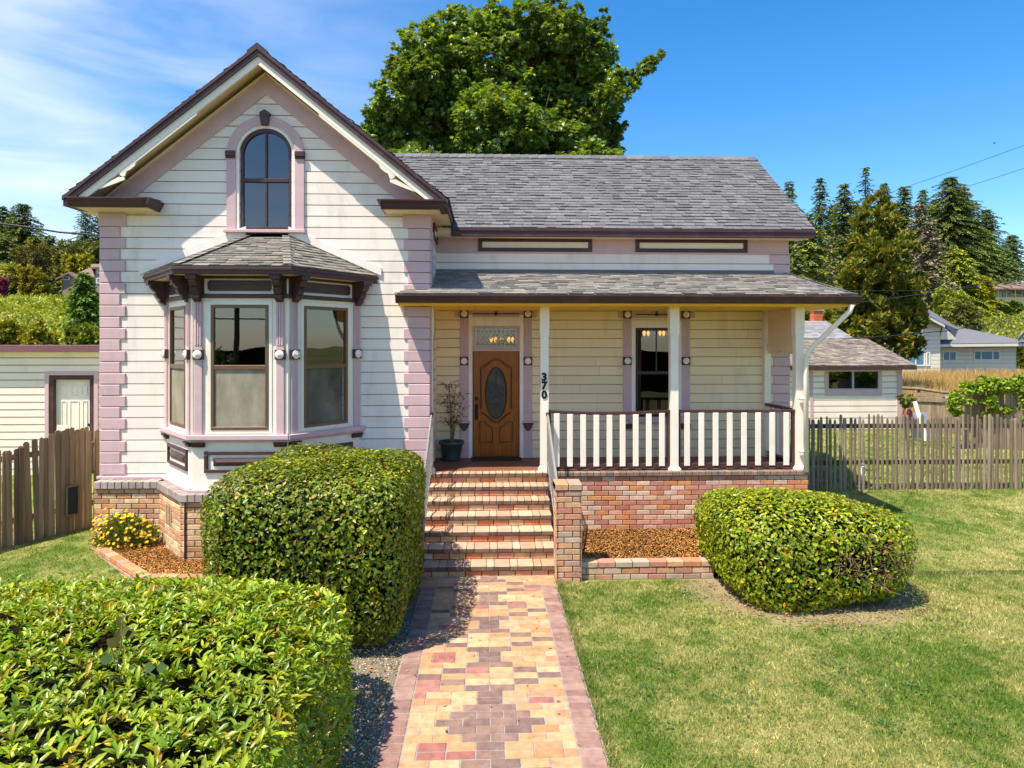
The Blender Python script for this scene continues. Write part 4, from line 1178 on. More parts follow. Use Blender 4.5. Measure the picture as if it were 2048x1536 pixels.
# potted shrub
pp = P(903, 917, 12.72); ppx, ppy = pp.x, 12.70
pot = thing('potted_shrub', (ppx, ppy, ZP), 'nearly bare thin-stemmed shrub in a grey green pot on the porch', 'potted plant')
mb = MB(); mb.lathe([(.0, .0), (.155, .0), (.158, .03), (.165, .05), (.205, .30), (.235, .305), (.24, .36), (.22, .362), (.205, .33), (.0, .33)], (ppx, ppy, ZP + .002), 'z', 28); pt = mb.build('pot', M['pot'], pot, True)
mb = MB(); mb.lathe([(.0, .335), (.203, .338), (.0, .345)], (ppx, ppy, ZP), 'z', 20); mb.build('soil', M['soil'], pot)
mb = MB(); tips = []
rnd = random.Random(5)
for k in range(11):
    ang = rnd.uniform(0, 6.28); sp = rnd.uniform(.05, .42) * (1 if k > 2 else .4); h = rnd.uniform(.7, 1.15)
    base = Vector((ppx + rnd.uniform(-.04, .04), ppy + rnd.uniform(-.04, .04), ZP + .33))
    sx, sy = sp * math.cos(ang), .25 * sp * math.sin(ang) - .05
    pts = [base + Vector((sx * t ** 1.6 + rnd.uniform(-.012, .012), sy * t, h * t)) for t in (0, .2, .4, .6, .8, 1)]
    mb.tube(pts, [.010, .009, .007, .005, .004, .0025], 5)
    for j in range(9):
        t = rnd.uniform(.3, 1); i = min(4, int(t * 5)); q = pts[i].lerp(pts[i + 1], t * 5 - i)
        d = Vector((rnd.uniform(-.22, .22), rnd.uniform(-.1, .06), rnd.uniform(-.03, .2)))
        mb.tube([q, q + d * .5 + Vector((0, 0, .02)), q + d], [.003, .0022, .0015], 4); tips.append((q, q + d))
mb.build('stem', M['twig'], pot)
PT, AX = [], []
for q, e in tips:
    for j in range(4):
        t = rnd.uniform(.3, 1.05); PT.append(q.lerp(e, t)); AX.append((rnd.uniform(-1, 1), rnd.uniform(-1, 1), rnd.uniform(-1.3, .2)))
PT, AX = np.array([tuple(v) for v in PT]), np.array(AX)
R0 = np.random.RandomState(3)
M['dry_leaf'] = leaf_mat('dry_leaf', (.10, .055, .03), .6, .15)
cc = np.ones((len(PT), 3)) * R0.uniform(.5, 1.5, (len(PT), 1)); cc[::7] *= (1.2, 1.9, .8)
scatter('leaves', T_LEAF, PT, AX, R0.normal(size=PT.shape), R0.uniform(.03, .055, len(PT)), .02, cc, M['dry_leaf'], pot)
# ================================================================== GROUND
def grass_colour(t):
    """mown summer lawn: green with straw patches and darker weeds, by place"""
    n1 = t.noise(.55, 4, .6); n2 = t.noise(2.6, 5, .62); n3 = t.noise(8, 4, .65)
    a = t.math('ADD', t.math('MULTIPLY', n1, .42), t.math('ADD', t.math('MULTIPLY', n2, .34), t.math('MULTIPLY', n3, .24)))
    c = t.mix(t.rng(a, .435, .56, 0, 1), (.120, .195, .028), (.345, .338, .110))
    c = t.mix(t.rng(a, .57, .70, 0, .9), c, (.52, .45, .20))
    c = t.mix(t.rng(n2, .30, .42, .75, 0), c, (.080, .150, .024))
    return c, n3
t = NT('lawn_soil'); c, n3 = grass_colour(t)
# worn bare earth under the clipped shrub
def worn(t, c, cx, cy, rx, ry, r0, r1, col):
    mp = t.new('ShaderNodeMapping', Location=(-cx / rx, -cy / ry, 0), Scale=(1 / rx, 1 / ry, 0)); t.ln(t.pos(), mp.inputs[0])
    d = t.new('ShaderNodeVectorMath', _operation='LENGTH'); t.ln(mp.outputs[0], d.inputs[0])
    dd = t.math('ADD', d.outputs['Value'], t.math('MULTIPLY', t.math('SUBTRACT', t.noise(3.5, 5, .7), .5), .5))
    return t.mix(t.rng(dd, r0, r1, 1, 0), c, col)
c = worn(t, c, 4.22, 9.15, 1.62, 1.45, .76, 1.06, (.36, .285, .17))
c = worn(t, c, -1.2, 6.5, .55, 3.4, .75, 1.1, (.29, .235, .16))
b = t.new('ShaderNodeBsdfPrincipled', Roughness=.95); b.inputs['Specular IOR Level'].default_value = .05
t.ln(t.mix(1.0, c, (.82, .82, .78), 'MULTIPLY'), b.inputs['Base Color']); t.ln(t.bump(t.noise(30, 5, .7), .8, .03), b.inputs['Normal']); t.ln(b.outputs[0], t.out.inputs[0]); M['lawn'] = t.m
t = NT('grass_blades'); c, n3 = grass_colour(t)
c = t.mix(1.0, c, t.attr(), 'MULTIPLY')
b = t.new('ShaderNodeBsdfPrincipled', Roughness=.6); b.inputs['Specular IOR Level'].default_value = .25; t.ln(c, b.inputs['Base Color'])
tr = t.new('ShaderNodeBsdfTranslucent'); t.ln(c, tr.inputs[0]); m = t.new('ShaderNodeMixShader', Fac=.3)
t.ln(b.outputs[0], m.inputs[1]); t.ln(tr.outputs[0], m.inputs[2]); t.ln(m.outputs[0], t.out.inputs[0]); M['blades'] = t.m
t = NT('hillside')
n1, n2, n3 = t.noise(.05, 5, .6), t.noise(.3, 5, .65), t.noise(2.0, 5, .6)
c = t.mix(t.rng(n1, .42, .6, 0, 1), (.075, .11, .030), (.17, .16, .06)); c = t.mix(t.rng(n2, .5, .7, 0, .9), c, (.30, .24, .10)); c = t.mix(t.rng(n3, .5, .72, 0, .6), c, (.03, .05, .015))
b = t.new('ShaderNodeBsdfPrincipled', Roughness=.95); b.inputs['Specular IOR Level'].default_value = .05
t.ln(c, b.inputs['Base Color']); t.ln(t.bump(t.noise(4, 5, .7), 1.0, .2), b.inputs['Normal']); t.ln(b.outputs[0], t.out.inputs[0]); M['hill'] = t.m
def sheet(name, xs, ys, dz, mat, fz=gz):
    V = [(x, y, fz(x, y) + dz) for y in ys for x in xs]; n = len(xs)
    Fc = [(j * n + i, j * n + i + 1, (j + 1) * n + i + 1, (j + 1) * n + i) for j in range(len(ys) - 1) for i in range(n - 1)]
    me = bpy.data.meshes.new(name); me.from_pydata(V, [], Fc); me.polygons.foreach_set('use_smooth', [True] * len(Fc))
    o = link_mesh(name, me, mat); tag(o, kind='structure'); return o
def ax_(*segs):
    out = []
    for a, b, n in segs: out += [a + (b - a) * k / n for k in range(n)]
    return out + [segs[-1][1]]
sheet('ground', ax_((-900, -150, 10), (-150, -20, 40), (-20, 20, 30), (20, 180, 50), (180, 900, 10)), ax_((-900, -60, 10), (-60, 0, 10), (0, 24, 24), (24, 240, 80), (240, 1500, 10)), -.006, M['hill'])
lawn = sheet('lawn', ax_((-16, 18, 90)), ax_((1.0, 21.6, 70)), .004, M['lawn'])
# dark wooded slopes across the road, south of the house (mirrored in the panes)
M['wood'] = surf('far_wood', (.022, .034, .028), 1, .4, .2, .6, 2, spec=0)
sheet('hills', ax_((-700, 700, 40)), ax_((-850, -64, 24)), .05, M['wood'], lambda x, y: gz(x, y) + max(0, min(1, (-64 - y) / 60)) * (4 + 3 * math.sin(x * .021) + 2 * math.sin(x * .05 + 1)))
# ---- brick path
t = None
PALE = [(.52, .315, .155), (.56, .35, .185), (.50, .28, .14), (.54, .31, .18), (.48, .255, .13), (.56, .365, .205)]
ORNG = [(.49, .24, .105), (.51, .275, .14), (.52, .295, .165)]
REDB = [(.34, .135, .11), (.38, .17, .135)]
DARK = [(.215, .135, .11), (.24, .15, .12), (.20, .128, .108), (.26, .165, .13)]
EDGE = [(.29, .165, .135), (.32, .19, .155), (.265, .152, .125), (.34, .21, .17)]
def jig(c, j=.07):
    f = 1 + random.uniform(-j, j); return tuple(v * f for v in c)
mb = MB(); mo = MB()
xi0, xi1 = -.674, .746; BL = (xi1 - xi0) / 6; RW = .118
r0 = int((2.0 - 5.92) / RW); r1 = int((9.62 - 5.92) / RW)
def top_brick(x0, x1, y0, y1, col, zt=.022):
    zt += random.uniform(-.003, .002); b = .005
    mb.add([(x0, y0, 0), (x1, y0, 0), (x1, y1, 0), (x0, y1, 0), (x0, y0, zt - b), (x1, y0, zt - b), (x1, y1, zt - b), (x0, y1, zt - b),
            (x0 + b, y0 + b, zt), (x1 - b, y0 + b, zt), (x1 - b, y1 - b, zt), (x0 + b, y1 - b, zt)],
           [(8, 9, 10, 11), (4, 5, 9, 8), (5, 6, 10, 9), (6, 7, 11, 10), (7, 4, 8, 11), (0, 1, 5, 4), (1, 2, 6, 5), (2, 3, 7, 6), (3, 0, 4, 7)], col)
for r in range(r0, r1 + 1):
    y0 = 5.92 + (r - .5) * RW; y1 = y0 + RW - .008
    q = r % 7
    solid = abs(r) <= 3
    if q in (3, 4) or (solid and abs(r) in (1, 3)): off = True
    else: off = False
    if r == 2 or r == -2: off = False
    dark = set()
    if off:
        dark = {3} if not (solid and abs(r) == 1) else {2, 3, 4}
    else:
        if solid and r == 0: dark = {1, 2, 3, 4}
        elif solid and abs(r) == 2: dark = {2, 3}
        else: dark = {0: {0, 5}, 1: {1, 4}, 6: {1, 4}, 2: {2, 3}, 5: {2, 3}}.get(q, set())
    n = 7 if off else 6
    for k in range(n):
        a = xi0 + (k - (.5 if off else 0)) * BL; bb = a + BL - .008
        a, bb = max(a, xi0), min(bb, xi1 - .008)
        if k in dark: c = random.choice(DARK)
        else:
            u = random.random(); c = random.choice(PALE if u < .72 else ORNG if u < .93 else REDB)
        top_brick(a, bb, y0, y1, jig(c))
y = 2.0
while y < 9.22:
    for a, bb in ((-.872, xi0 - .01), (xi1 + .002, .944)): top_brick(a, bb, y, y + .109, jig(random.choice(EDGE)))
    y += .117
for k in range(2):
    for a, bb in ((-.95, xi0 - .01), (xi1 + .002, .955)): top_brick(a, bb, 9.25 + k * .2, 9.44 + k * .2, jig(random.choice(PALE)))
mb.box(-.885, .957, 2.0, 9.66, -.02, .0165, (.31, .285, .25))
M['path_brick'] = surf('path_brick', (1, 1, 1), .8, .30, 11, .8, 55, dirt=((.32, .19, .11), 5.5, .38), spec=.2, bdist=.008)
path = mb.build('path', M['path_brick']); tag(path, kind='structure')

# ---- planting beds: mulch, brick edging
M['mulch'] = surf('bark_mulch', (.38, .18, .065), .95, .45, 14, 1.0, 40, spec=.1, bdist=.03, dirt=((.08, .035, .015), 22, .8))
M['chip'] = leaf_mat('bark_chip', (.52, .245, .07), .9, 0, .1)
R = np.random.RandomState(11)
def bed(name, poly, z, n, seed):
    me = bpy.data.meshes.new(name); me.from_pydata([(x, y, z + random.uniform(-.01, .01)) for x, y in poly], [], [tuple(range(len(poly)))])
    o = link_mesh(name, me, M['mulch']); tag(o, kind='structure')
    rs = np.random.RandomState(seed); pg = np.array(poly)
    lo, hi = pg.min(0), pg.max(0); pts = rs.uniform(lo, hi, (n * 3, 2))
    ins = np.zeros(len(pts), bool); j = len(pg) - 1
    for i in range(len(pg)):
        c_ = ((pg[i, 1] > pts[:, 1]) != (pg[j, 1] > pts[:, 1])) & (pts[:, 0] < (pg[j, 0] - pg[i, 0]) * (pts[:, 1] - pg[i, 1]) / (pg[j, 1] - pg[i, 1] + 1e-9) + pg[i, 0]); ins ^= c_; j = i
    pts = pts[ins][:n]; n = len(pts)
    p3 = np.column_stack([pts, z + rs.uniform(.0, .03, n)])
    A = rs.normal(size=(n, 3)); A[:, 2] *= .3; Nn = np.column_stack([rs.normal(size=(n, 2)) * .5, np.ones(n)])
    cc = np.ones((n, 3)) * rs.uniform(.35, 1.35, (n, 1)) * np.array([1, 1, 1]); cc[::9] *= (1.15, 1.35, 1.6)
    o = scatter('bark_mulch', T_LEAF, p3, A, Nn, rs.uniform(.018, .042, n), rs.uniform(.008, .016, n), cc, M['chip']); tag(o, kind='stuff'); return o
bed('planting_bed', [(1.33, 9.62), (3.6, 9.62), (3.9, 11.44), (1.33, 11.44)], .165, 16000, 1)
bed('planting_bed', [(-6.1, 11.18), (-6.12, 10.95), (-4.58, 9.42), (-3.2, 9.36), (-3.2, 10.15), (-4.45, 10.15), (-5.28, 11.18)], .125, 14000, 2)
mb = MB(T((0, 9.5, 0))); bricks(mb, None, 1.325, 3.2, -.02, .165, 'edge', bl=.25, bh=.082, phase=.2)
soldiers(mb, None, 1.325, 3.2, .166, .245, -.008, .17, 'edge', .243)
o = mb.build('brick_edging', M['brick']); tag(o, 'low straight brick edging in front of the bark bed right of the steps', 'edging', 'brick edging of the bark beds')
mb = MB()
for p, q in (((-6.22, 11.2), (-6.2, 10.93)), ((-6.2, 10.93), (-4.64, 9.36)), ((-4.64, 9.36), (-3.3, 9.28))):
    xf, L = frame_of(p, q); mb.xf = xf; bricks(mb, None, 0, L, -.03, .09, 'edge', bl=.24, bh=.08); soldiers(mb, None, 0, L, .092, .17, -.005, .13, 'riser', .24)
o = mb.build('brick_edging', M['brick']); tag(o, 'diagonal pink brick edging round the bark bed beneath the bay window', 'edging', 'brick edging of the bark beds')

# ================================================================== FENCES
def board(mb, p, d, w, h, th=.02, lean=0.0, dog=.03, col=(1, 1, 1)):
    """upright board: base p, direction d along the fence"""
    d = Vector(d).normalized(); n = Vector((d.y, -d.x, 0)); up = Vector((d.x * lean, d.y * lean, 1))
    a = [(-w / 2, 0), (w / 2, 0), (w / 2, h - dog), (w / 2 - dog, h), (-w / 2 + dog, h), (-w / 2, h - dog)]
    vs = [Vector(p) + d * x + up * z + n * th / 2 for x, z in a] + [Vector(p) + d * x + up * z - n * th / 2 for x, z in a]
    mb.add(vs, [tuple(range(6)), tuple(range(11, 5, -1))] + [(i, i + 6, (i + 1) % 6 + 6, (i + 1) % 6) for i in range(6)], col)
rf_ = random.Random(21)
fa, fb = P(206, 1040, 12.15), P(0, 1072, 10.95)
fa.z = fb.z = 0; fd = (fb - fa); fl = fd.length; fd.normalize()
fence = thing('board_fence', (fa.x, fa.y, gz(fa.x, fa.y)), 'brown weathered board fence with uneven dog-eared tops left of the house', 'fence')
def topz(s):  # height of the tops along the fence, from the photograph
    px = 205 * (1 - s / fl)
    ys = [(-80, 905), (0, 899), (30, 895), (60, 884), (95, 868), (115, 860), (205, 856)]
    for (a, ya), (b, yb_) in zip(ys[:-1], ys[1:]):
        if a <= px <= b: y = ya + (yb_ - ya) * (px - a) / (b - a); break
    else: y = 899
    q = fa + fd * s; return EYE + (HORIZON - y) / F * (q.y / ray(px, y)[1])
s = 0.05; k = 0
while s < fl + 1.6:
    w = rf_.uniform(.055, .092); q = fa + fd * (s + w / 2); base = gz(q.x, q.y) - .02
    lean = rf_.uniform(-.014, .014) + (.04 if .95 < s < 1.15 else 0)
    f = rf_.uniform(.55, 1.2); u_ = rf_.uniform(0, 1); col = (f, f * (.88 + .12 * u_), f * (.74 + .28 * u_))
    hgt = topz(s + w / 2) - base + rf_.uniform(-.035, .035)
    mb = MB()
    board(mb, (q.x + rf_.uniform(-.01, .01), q.y + (.011 if k % 2 else -.011) + rf_.uniform(-.004, .004), base), fd, w, hgt, .02, lean, rf_.uniform(.014, .026), col)
    mb.build('board', M['brown_wood'], fence)
    s += w - rf_.uniform(-.001, .009); k += 1
nb = Vector((-fd.y, fd.x, 0))
if nb.y < 0: nb = -nb
for h in (.35, 1.35):
    mb = MB(); a, b = fa + nb * .05, fa + fd * (fl + 1.6) + nb * .05
    vs = []
    for q in (a, b):
        for dy in (0, .05):
            for dz in (0, .09): vs.append(q + nb * dy + Vector((0, 0, gz(q.x, q.y) + h + dz)))
    mb.add(vs, [(0, 1, 3, 2), (4, 6, 7, 5), (0, 4, 5, 1), (2, 3, 7, 6), (0, 2, 6, 4), (1, 5, 7, 3)]); mb.build('rail', M['brown_wood'], fence)
sd_ = fl * (1 - 138 / 206); q = fa + fd * sd_; nf = -nb
xf = T((q.x, q.y, gz(q.x, q.y))) @ RZ(math.atan2(-fd.y, -fd.x))
mb = MB(xf); mb.frame(-.10, .10, .28, .78, -.062, -.030, .022, (.8, .75, .7)); dd = mb.build('dog_door', M['brown_wood'], fence)
mb = MB(xf); mb.box(-.075, .075, -.045, -.032, .302, .758); mb.build('dark_opening', M['rubber'], dd)  # black panel painting the darkness of the opening

pf = thing('picket_fence', (PX(1830, 13.8), 13.8, gz(8, 13.8)), 'grey weathered picket fence of rough split stakes beyond the porch', 'fence')
x = PX(1606, 13.8); xe = PX(2048, 13.8) + 1.6; rp = random.Random(33)
while x < xe:
    w = rp.choice((.024, .028, .031, .036, .043)); yy = 13.8 + rp.uniform(-.012, .012); b0 = gz(x, yy) - .03
    h = 1.56 + rp.uniform(-.07, .05); ln_ = rp.uniform(-.012, .012)
    f = rp.uniform(.62, 1.12); col = (f, f * rp.uniform(.94, 1), f * rp.uniform(.88, 1))
    mb = MB(); n = 6
    vs, fs = [], []
    for i, (z, r) in enumerate(((0, w), (h * .5, w * rp.uniform(.92, 1.05)), (h - .05, w * .95), (h - .015, w * .7), (h, w * .3))):
        for k in range(n):
            wv = 2 * math.pi * k / n + .4; vs.append((x + ln_ * z + r * math.cos(wv), yy + r * .55 * math.sin(wv), b0 + z))
    for i in range(4):
        for k in range(n): fs.append((i * n + k, i * n + (k + 1) % n, i * n + n + (k + 1) % n, i * n + n + k))
    fs.append(tuple(4 * n + k for k in range(n))); mb.add(vs, fs, col); mb.build('picket', M['old_wood'], pf)
    x += rp.uniform(.082, .112)
for h in (1.27, .52):
    mb = MB(); x0 = PX(1606, 13.8); mb.box(x0, xe, 13.835, 13.885, gz(8, 13.85) + h, gz(8, 13.85) + h + .085, (.38, .34, .3)); mb.build('rail', M['old_wood'], pf)
# garden tap on its standpipe
sp_ = P(1723, 970, 13.45); b0 = gz(sp_.x, 13.45)
tp = thing('garden_tap', (sp_.x, 13.45, b0), 'pale standpipe with a garden tap in front of the picket fence', 'tap')
mb = MB(); mb.tube([(sp_.x, 13.45, b0 - .02), (sp_.x, 13.45, b0 + .56)], .018, 8); mb.build('standpipe', M['copper_pipe'], tp, True)
mb = MB(); mb.tube([(sp_.x - .01, 13.45, b0 + .56), (sp_.x + .05, 13.44, b0 + .575), (sp_.x + .085, 13.43, b0 + .55), (sp_.x + .09, 13.43, b0 + .50)], .02, 8); fc = mb.build('faucet', M['galv'], tp, True)
mb = MB(); mb.lathe([(.0, 0), (.035, .002), (.035, .014), (.0, .016)], (sp_.x + .03, 13.445, b0 + .62), 'z', 10); mb.tube([(sp_.x + .03, 13.445, b0 + .58), (sp_.x + .03, 13.445, b0 + .625)], .006, 6); mb.build('handle', M['galv'], fc)

# ================================================================== OUTBUILDINGS
def shiplap_wall(mb, Y, x0, x1, z0, z1, row, holes=()):
    mb.xf = T((0, Y, 0)); n = max(1, int(round((z1 - z0) / row)))
    siding(mb, lambda z: x0, lambda z: x1, [z0 + (z1 - z0) * k / n for k in range(n + 1)], holes, g=.03, t=.024)
# left shed
YS = 15.8
sx0, sx1 = P(0, 700, YS).x - 4.5, GXL - .2
sh_top, sh_b = PZ(702, YS, 100), gz(-9, YS) - .05
shed = thing('garden_shed', ((sx0 + sx1) / 2, YS, sh_b), 'white lap-sided outbuilding with flat purple brown roof edge behind the board fence', 'shed')
dxa, dxb = P(110, 800, YS).x, P(180, 800, YS).x; dtop = PZ(760, YS, 145); dbot = dtop - 2.05
mb = MB(); shiplap_wall(mb, YS, sx0, sx1, sh_b, sh_top, .165, [(dxa - .12, dxb + .12, dbot - .2, dtop + .1)])
mb.xf = None; mb.box(sx0, sx1, YS + .02, YS + 4.5, sh_b, sh_top - .01) if False else None
mb.xf = T((sx1, 0, 0)) @ RZ(math.pi / 2); siding(mb, lambda z: YS, lambda z: YS + 4.5, [sh_b + (sh_top - sh_b) * k / 16 for k in range(17)])
mb.build('wall', M['white'], shed)
mb = MB(); mb.box(sx0 - .2, sx1 + .2, YS - .25, YS + 4.7, sh_top - .01, sh_top + .02); mb.build('soffit', M['white'], shed)
mb = MB(); mb.cbox(sx0 - .2, sx1 + .2, YS - .29, YS - .25, sh_top - .02, PZ(690, YS - .29, 100), .006); mb.box(sx1 + .2, sx1 + .24, YS - .25, YS + 4.7, sh_top - .02, PZ(690, YS - .29, 100))
M['plum'] = surf('plum_brown_paint', srgb(120, 78, 84), .5, .12, 2, .2, 40, (.3, 1, 3)); mb.build('fascia', M['plum'], shed)
mb = MB(); mb.box(sx0 - .2, sx1 + .2, YS - .25, YS + 4.7, sh_top + .021, sh_top + .10); mb.build('roof', M['grey_roof'], shed)
mb = MB(); mb.cbox(dxa - .20, dxa - .11, YS - .05, YS + .0, dbot, dtop + .2); mb.cbox(dxb + .11, dxb + .20, YS - .05, YS + .0, dbot, dtop + .2); mb.cbox(dxa - .11, dxb + .11, YS - .05, YS, dtop + .11, dtop + .2); mb.build('door_trim', M['pink'], shed)
mb = MB(); mb.box(dxa - .11, dxa - .02, YS - .03, YS + .12, dbot, dtop + .11); mb.box(dxb + .01, dxb + .11, YS - .03, YS + .12, dbot, dtop + .11); mb.box(dxa - .02, dxb + .01, YS - .03, YS + .12, dtop + .01, dtop + .11); mb.build('door_jamb', M['brown'], shed)
mb = MB(); mb.box(dxa - .02, dxb + .01, YS + .075, YS + .115, dbot, dtop + .01)
w = dxb - dxa
for (a, b, c, d) in ((.12, .30, .06, .17), (.41, .60, .06, .17), (.70, .88, .06, .17), (.12, .28, .23, .56), (.37, .64, .23, .56), (.73, .88, .23, .56), (.12, .30, .62, .9), (.41, .60, .62, .9), (.70, .88, .62, .9)):
    mb.frame(dxa + w * a, dxa + w * b, dtop - 2.05 * d, dtop - 2.05 * c, YS + .06, YS + .075, .02)
dr = mb.build('door', M['white'], shed)
mb = MB(); mb.lathe([(.012, -.06), (.012, -.02), (.032, .0), (.032, .03), (.01, .04)], (dxb - .05, YS + .06, dtop - 1.02), 'y', 10); mb.build('handle', M['black_metal'], dr)
# leaning plywood behind the fence
pw_ = P(112, 857, 13.6)
mb = MB(T((pw_.x, 13.6, gz(pw_.x, 13.6))) @ Matrix.Rotation(-.05, 4, 'X') @ Matrix.Rotation(.06, 4, 'Y')); mb.cbox(-.11, .11, -.006, .006, 0, pw_.z - gz(pw_.x, 13.6) + .06, .003)
o = mb.build('plywood_board', M['cream2']); tag(o, 'pale plywood board standing upright behind the board fence by the shed door', 'board')

# right garage
YR = 22.0
gx0, gx1 = P(1530, 760, YR).x, P(1801, 760, YR).x; gb, gt = gz(9.5, YR) - .05, PZ(735, YR, 1700)
gar = thing('garage', ((gx0 + gx1) / 2, YR, gb), 'white lap-sided garage with brown shingle roof and wide dark window', 'garage')
wa, wb_, wt, wb0 = P(1654, 760, YR).x, P(1757, 760, YR).x, PZ(741, YR, 1700), PZ(779, YR, 1700)
mb = MB(); shiplap_wall(mb, YR, gx0, gx1, gb, gt + .1, .20, [(wa, wb_, wb0, wt)])
mb.xf = T((gx1, 0, 0)) @ RZ(math.pi / 2); siding(mb, lambda z: YR, lambda z: YR + 5, [gb + .2 * k for k in range(12)])
mb.build('wall', M['white'], gar)
mb = MB()
for a, b in ((gx1 - .14, gx1 + .03), (P(1619, 760, YR).x - .0, P(1625, 760, YR).x)): mb.cbox(a, b, YR - .05, YR + .0, gb, gt)
mb.build('corner_trim', M['pink'], gar)
mb = MB(); mb.frame(wa - .09, wb_ + .09, wb0 - .20, wt + .12, YR - .05, YR - .0, .125, wb=.205); mb.build('window_trim', M['pink'], gar)
mb = MB(); mb.frame(wa, wb_, wb0, wt, YR - .03, YR + .04, .035); xm = (wa + wb_) / 2; mb.box(xm - .03, xm + .03, YR - .025, YR + .03, wb0 + .035, wt - .035); wd = mb.build('window', M['galv'], gar)
mb = MB(); mb.quad((wa, YR + .01, wb0), (wb_, YR + .01, wb0), (wb_, YR + .01, wt), (wa, YR + .01, wt)); mb.build('pane', M['window_dark'], wd)
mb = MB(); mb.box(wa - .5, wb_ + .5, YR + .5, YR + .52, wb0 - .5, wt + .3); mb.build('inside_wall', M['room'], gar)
ge0, gex = YR - .32, P(1832, 735, YR - .32).x
grz, gez = PZ(677.5, 24.6, 1700), PZ(731.5, ge0, 1700)
gv = Vector((0, 24.6 - ge0, grz - gez))
mb = MB(); mb.prism_x([(ge0, gez - .02), (24.6, grz - .02), (24.6 + 2.7, gez - .02), (24.6 + 2.7, gez - .12), (24.6, grz - .12), (ge0, gez - .12)], gx0 - .5, gex); mb.build('roof', M['soffit'], gar)
brn = [(.245, .20, .165), (.22, .18, .155), (.27, .225, .185), (.20, .17, .15), (.31, .255, .20), (.25, .21, .18)]
mb = MB(); shingles(mb, (0, ge0 - .03, gez), (1, 0, 0), gv, lambda v: gx0 - .5, lambda v: gex + .02, gv.length, .15, brn, (.12, .3), .014)
for k in range(26):
    u = random.uniform(gx0 + .8, gex - .4); v = random.uniform(.1, gv.length - .15); pz_ = Vector((u, ge0, gez)) + gv.normalized() * v + Vector((0, 0, .03))
    mb.quad(pz_, pz_ + Vector((random.uniform(.1, .4), 0, .0)), pz_ + Vector((.3, 0, 0)) + gv.normalized() * .05, pz_ + gv.normalized() * .05, (.50, .40, .29))
mb.build('shingles', M['old_shingle'], gar)
mb = MB(); mb.cbox(gx0 - .5, gex, ge0 - .03, ge0, gez - .13, gez - .02); mb.prism_x([(ge0, gez - .02), (24.6, grz - .02), (24.6, grz - .14), (ge0, gez - .14)], gex + .0, gex + .03); mb.build('fascia', M['brown'], gar)

# stop sign and clutter beside the garage
sgp = P(1819, 829, 19.5)
sg = thing('stop_sign', (sgp.x, 19.5, gz(sgp.x, 19.5)), 'red octagonal STOP sign leaning upside down beside the garage', 'sign')
R_ = .19; xf = T(sgp) @ RZ(math.radians(32)) @ Matrix.Rotation(math.radians(-8), 4, 'X')
pts = [(R_ * 1.08 * math.cos(math.pi / 8 + k * math.pi / 4), R_ * 1.08 * math.sin(math.pi / 8 + k * math.pi / 4)) for k in range(8)]
mb = MB(xf); mb.prism([(x * .94, z * .94) for x, z in pts], -.006, .0); mb.build('sign_face', M['red_sign'], sg)
mb = MB(xf); mb.prism(pts, .0005, .005); mb.build('sign_border', M['sign_white'], sg)
me = text_mesh('STOP', .15, .001, .004); me.transform(xf @ T((0, -.009, 0)) @ Matrix.Rotation(math.pi / 2, 4, 'X') @ Matrix.Rotation(math.radians(222), 4, 'Z')); link_mesh('lettering', me, M['sign_white'], sg)
mb = MB(); q = sgp; mb.tube([(q.x - .02, 19.56, q.z + .12), (q.x + .02, 19.62, gz(q.x, 19.6) - .05)], .02, 6); mb.build('sign_post', M['galv'], sg)
mb = MB(); a, b = P(1829, 803, 19.9), P(1853, 848, 19.6); b.z = gz(b.x, 19.6); d = (b - a)
mb.xf = T(a) @ (Vector((1, 0, 0)).rotation_difference(d)).to_matrix().to_4x4(); mb.cbox(0, d.length, -.02, .02, -.06, .06); o = mb.build('leaning_plank', M['cream2']); tag(o, 'pale plank leaning diagonally beside the stop sign and garage', 'plank')
mb = MB(); a = P(1843, 842, 20.2); mb.xf = T((a.x, 20.2, gz(a.x, 20.2))) @ Matrix.Rotation(-.25, 4, 'X'); mb.cbox(-.30, .30, -.01, .01, 0, .78, .004); o = mb.build('metal_sheet', M['galv']); tag(o, 'blue grey metal sheet standing right of the stop sign', 'sheet')
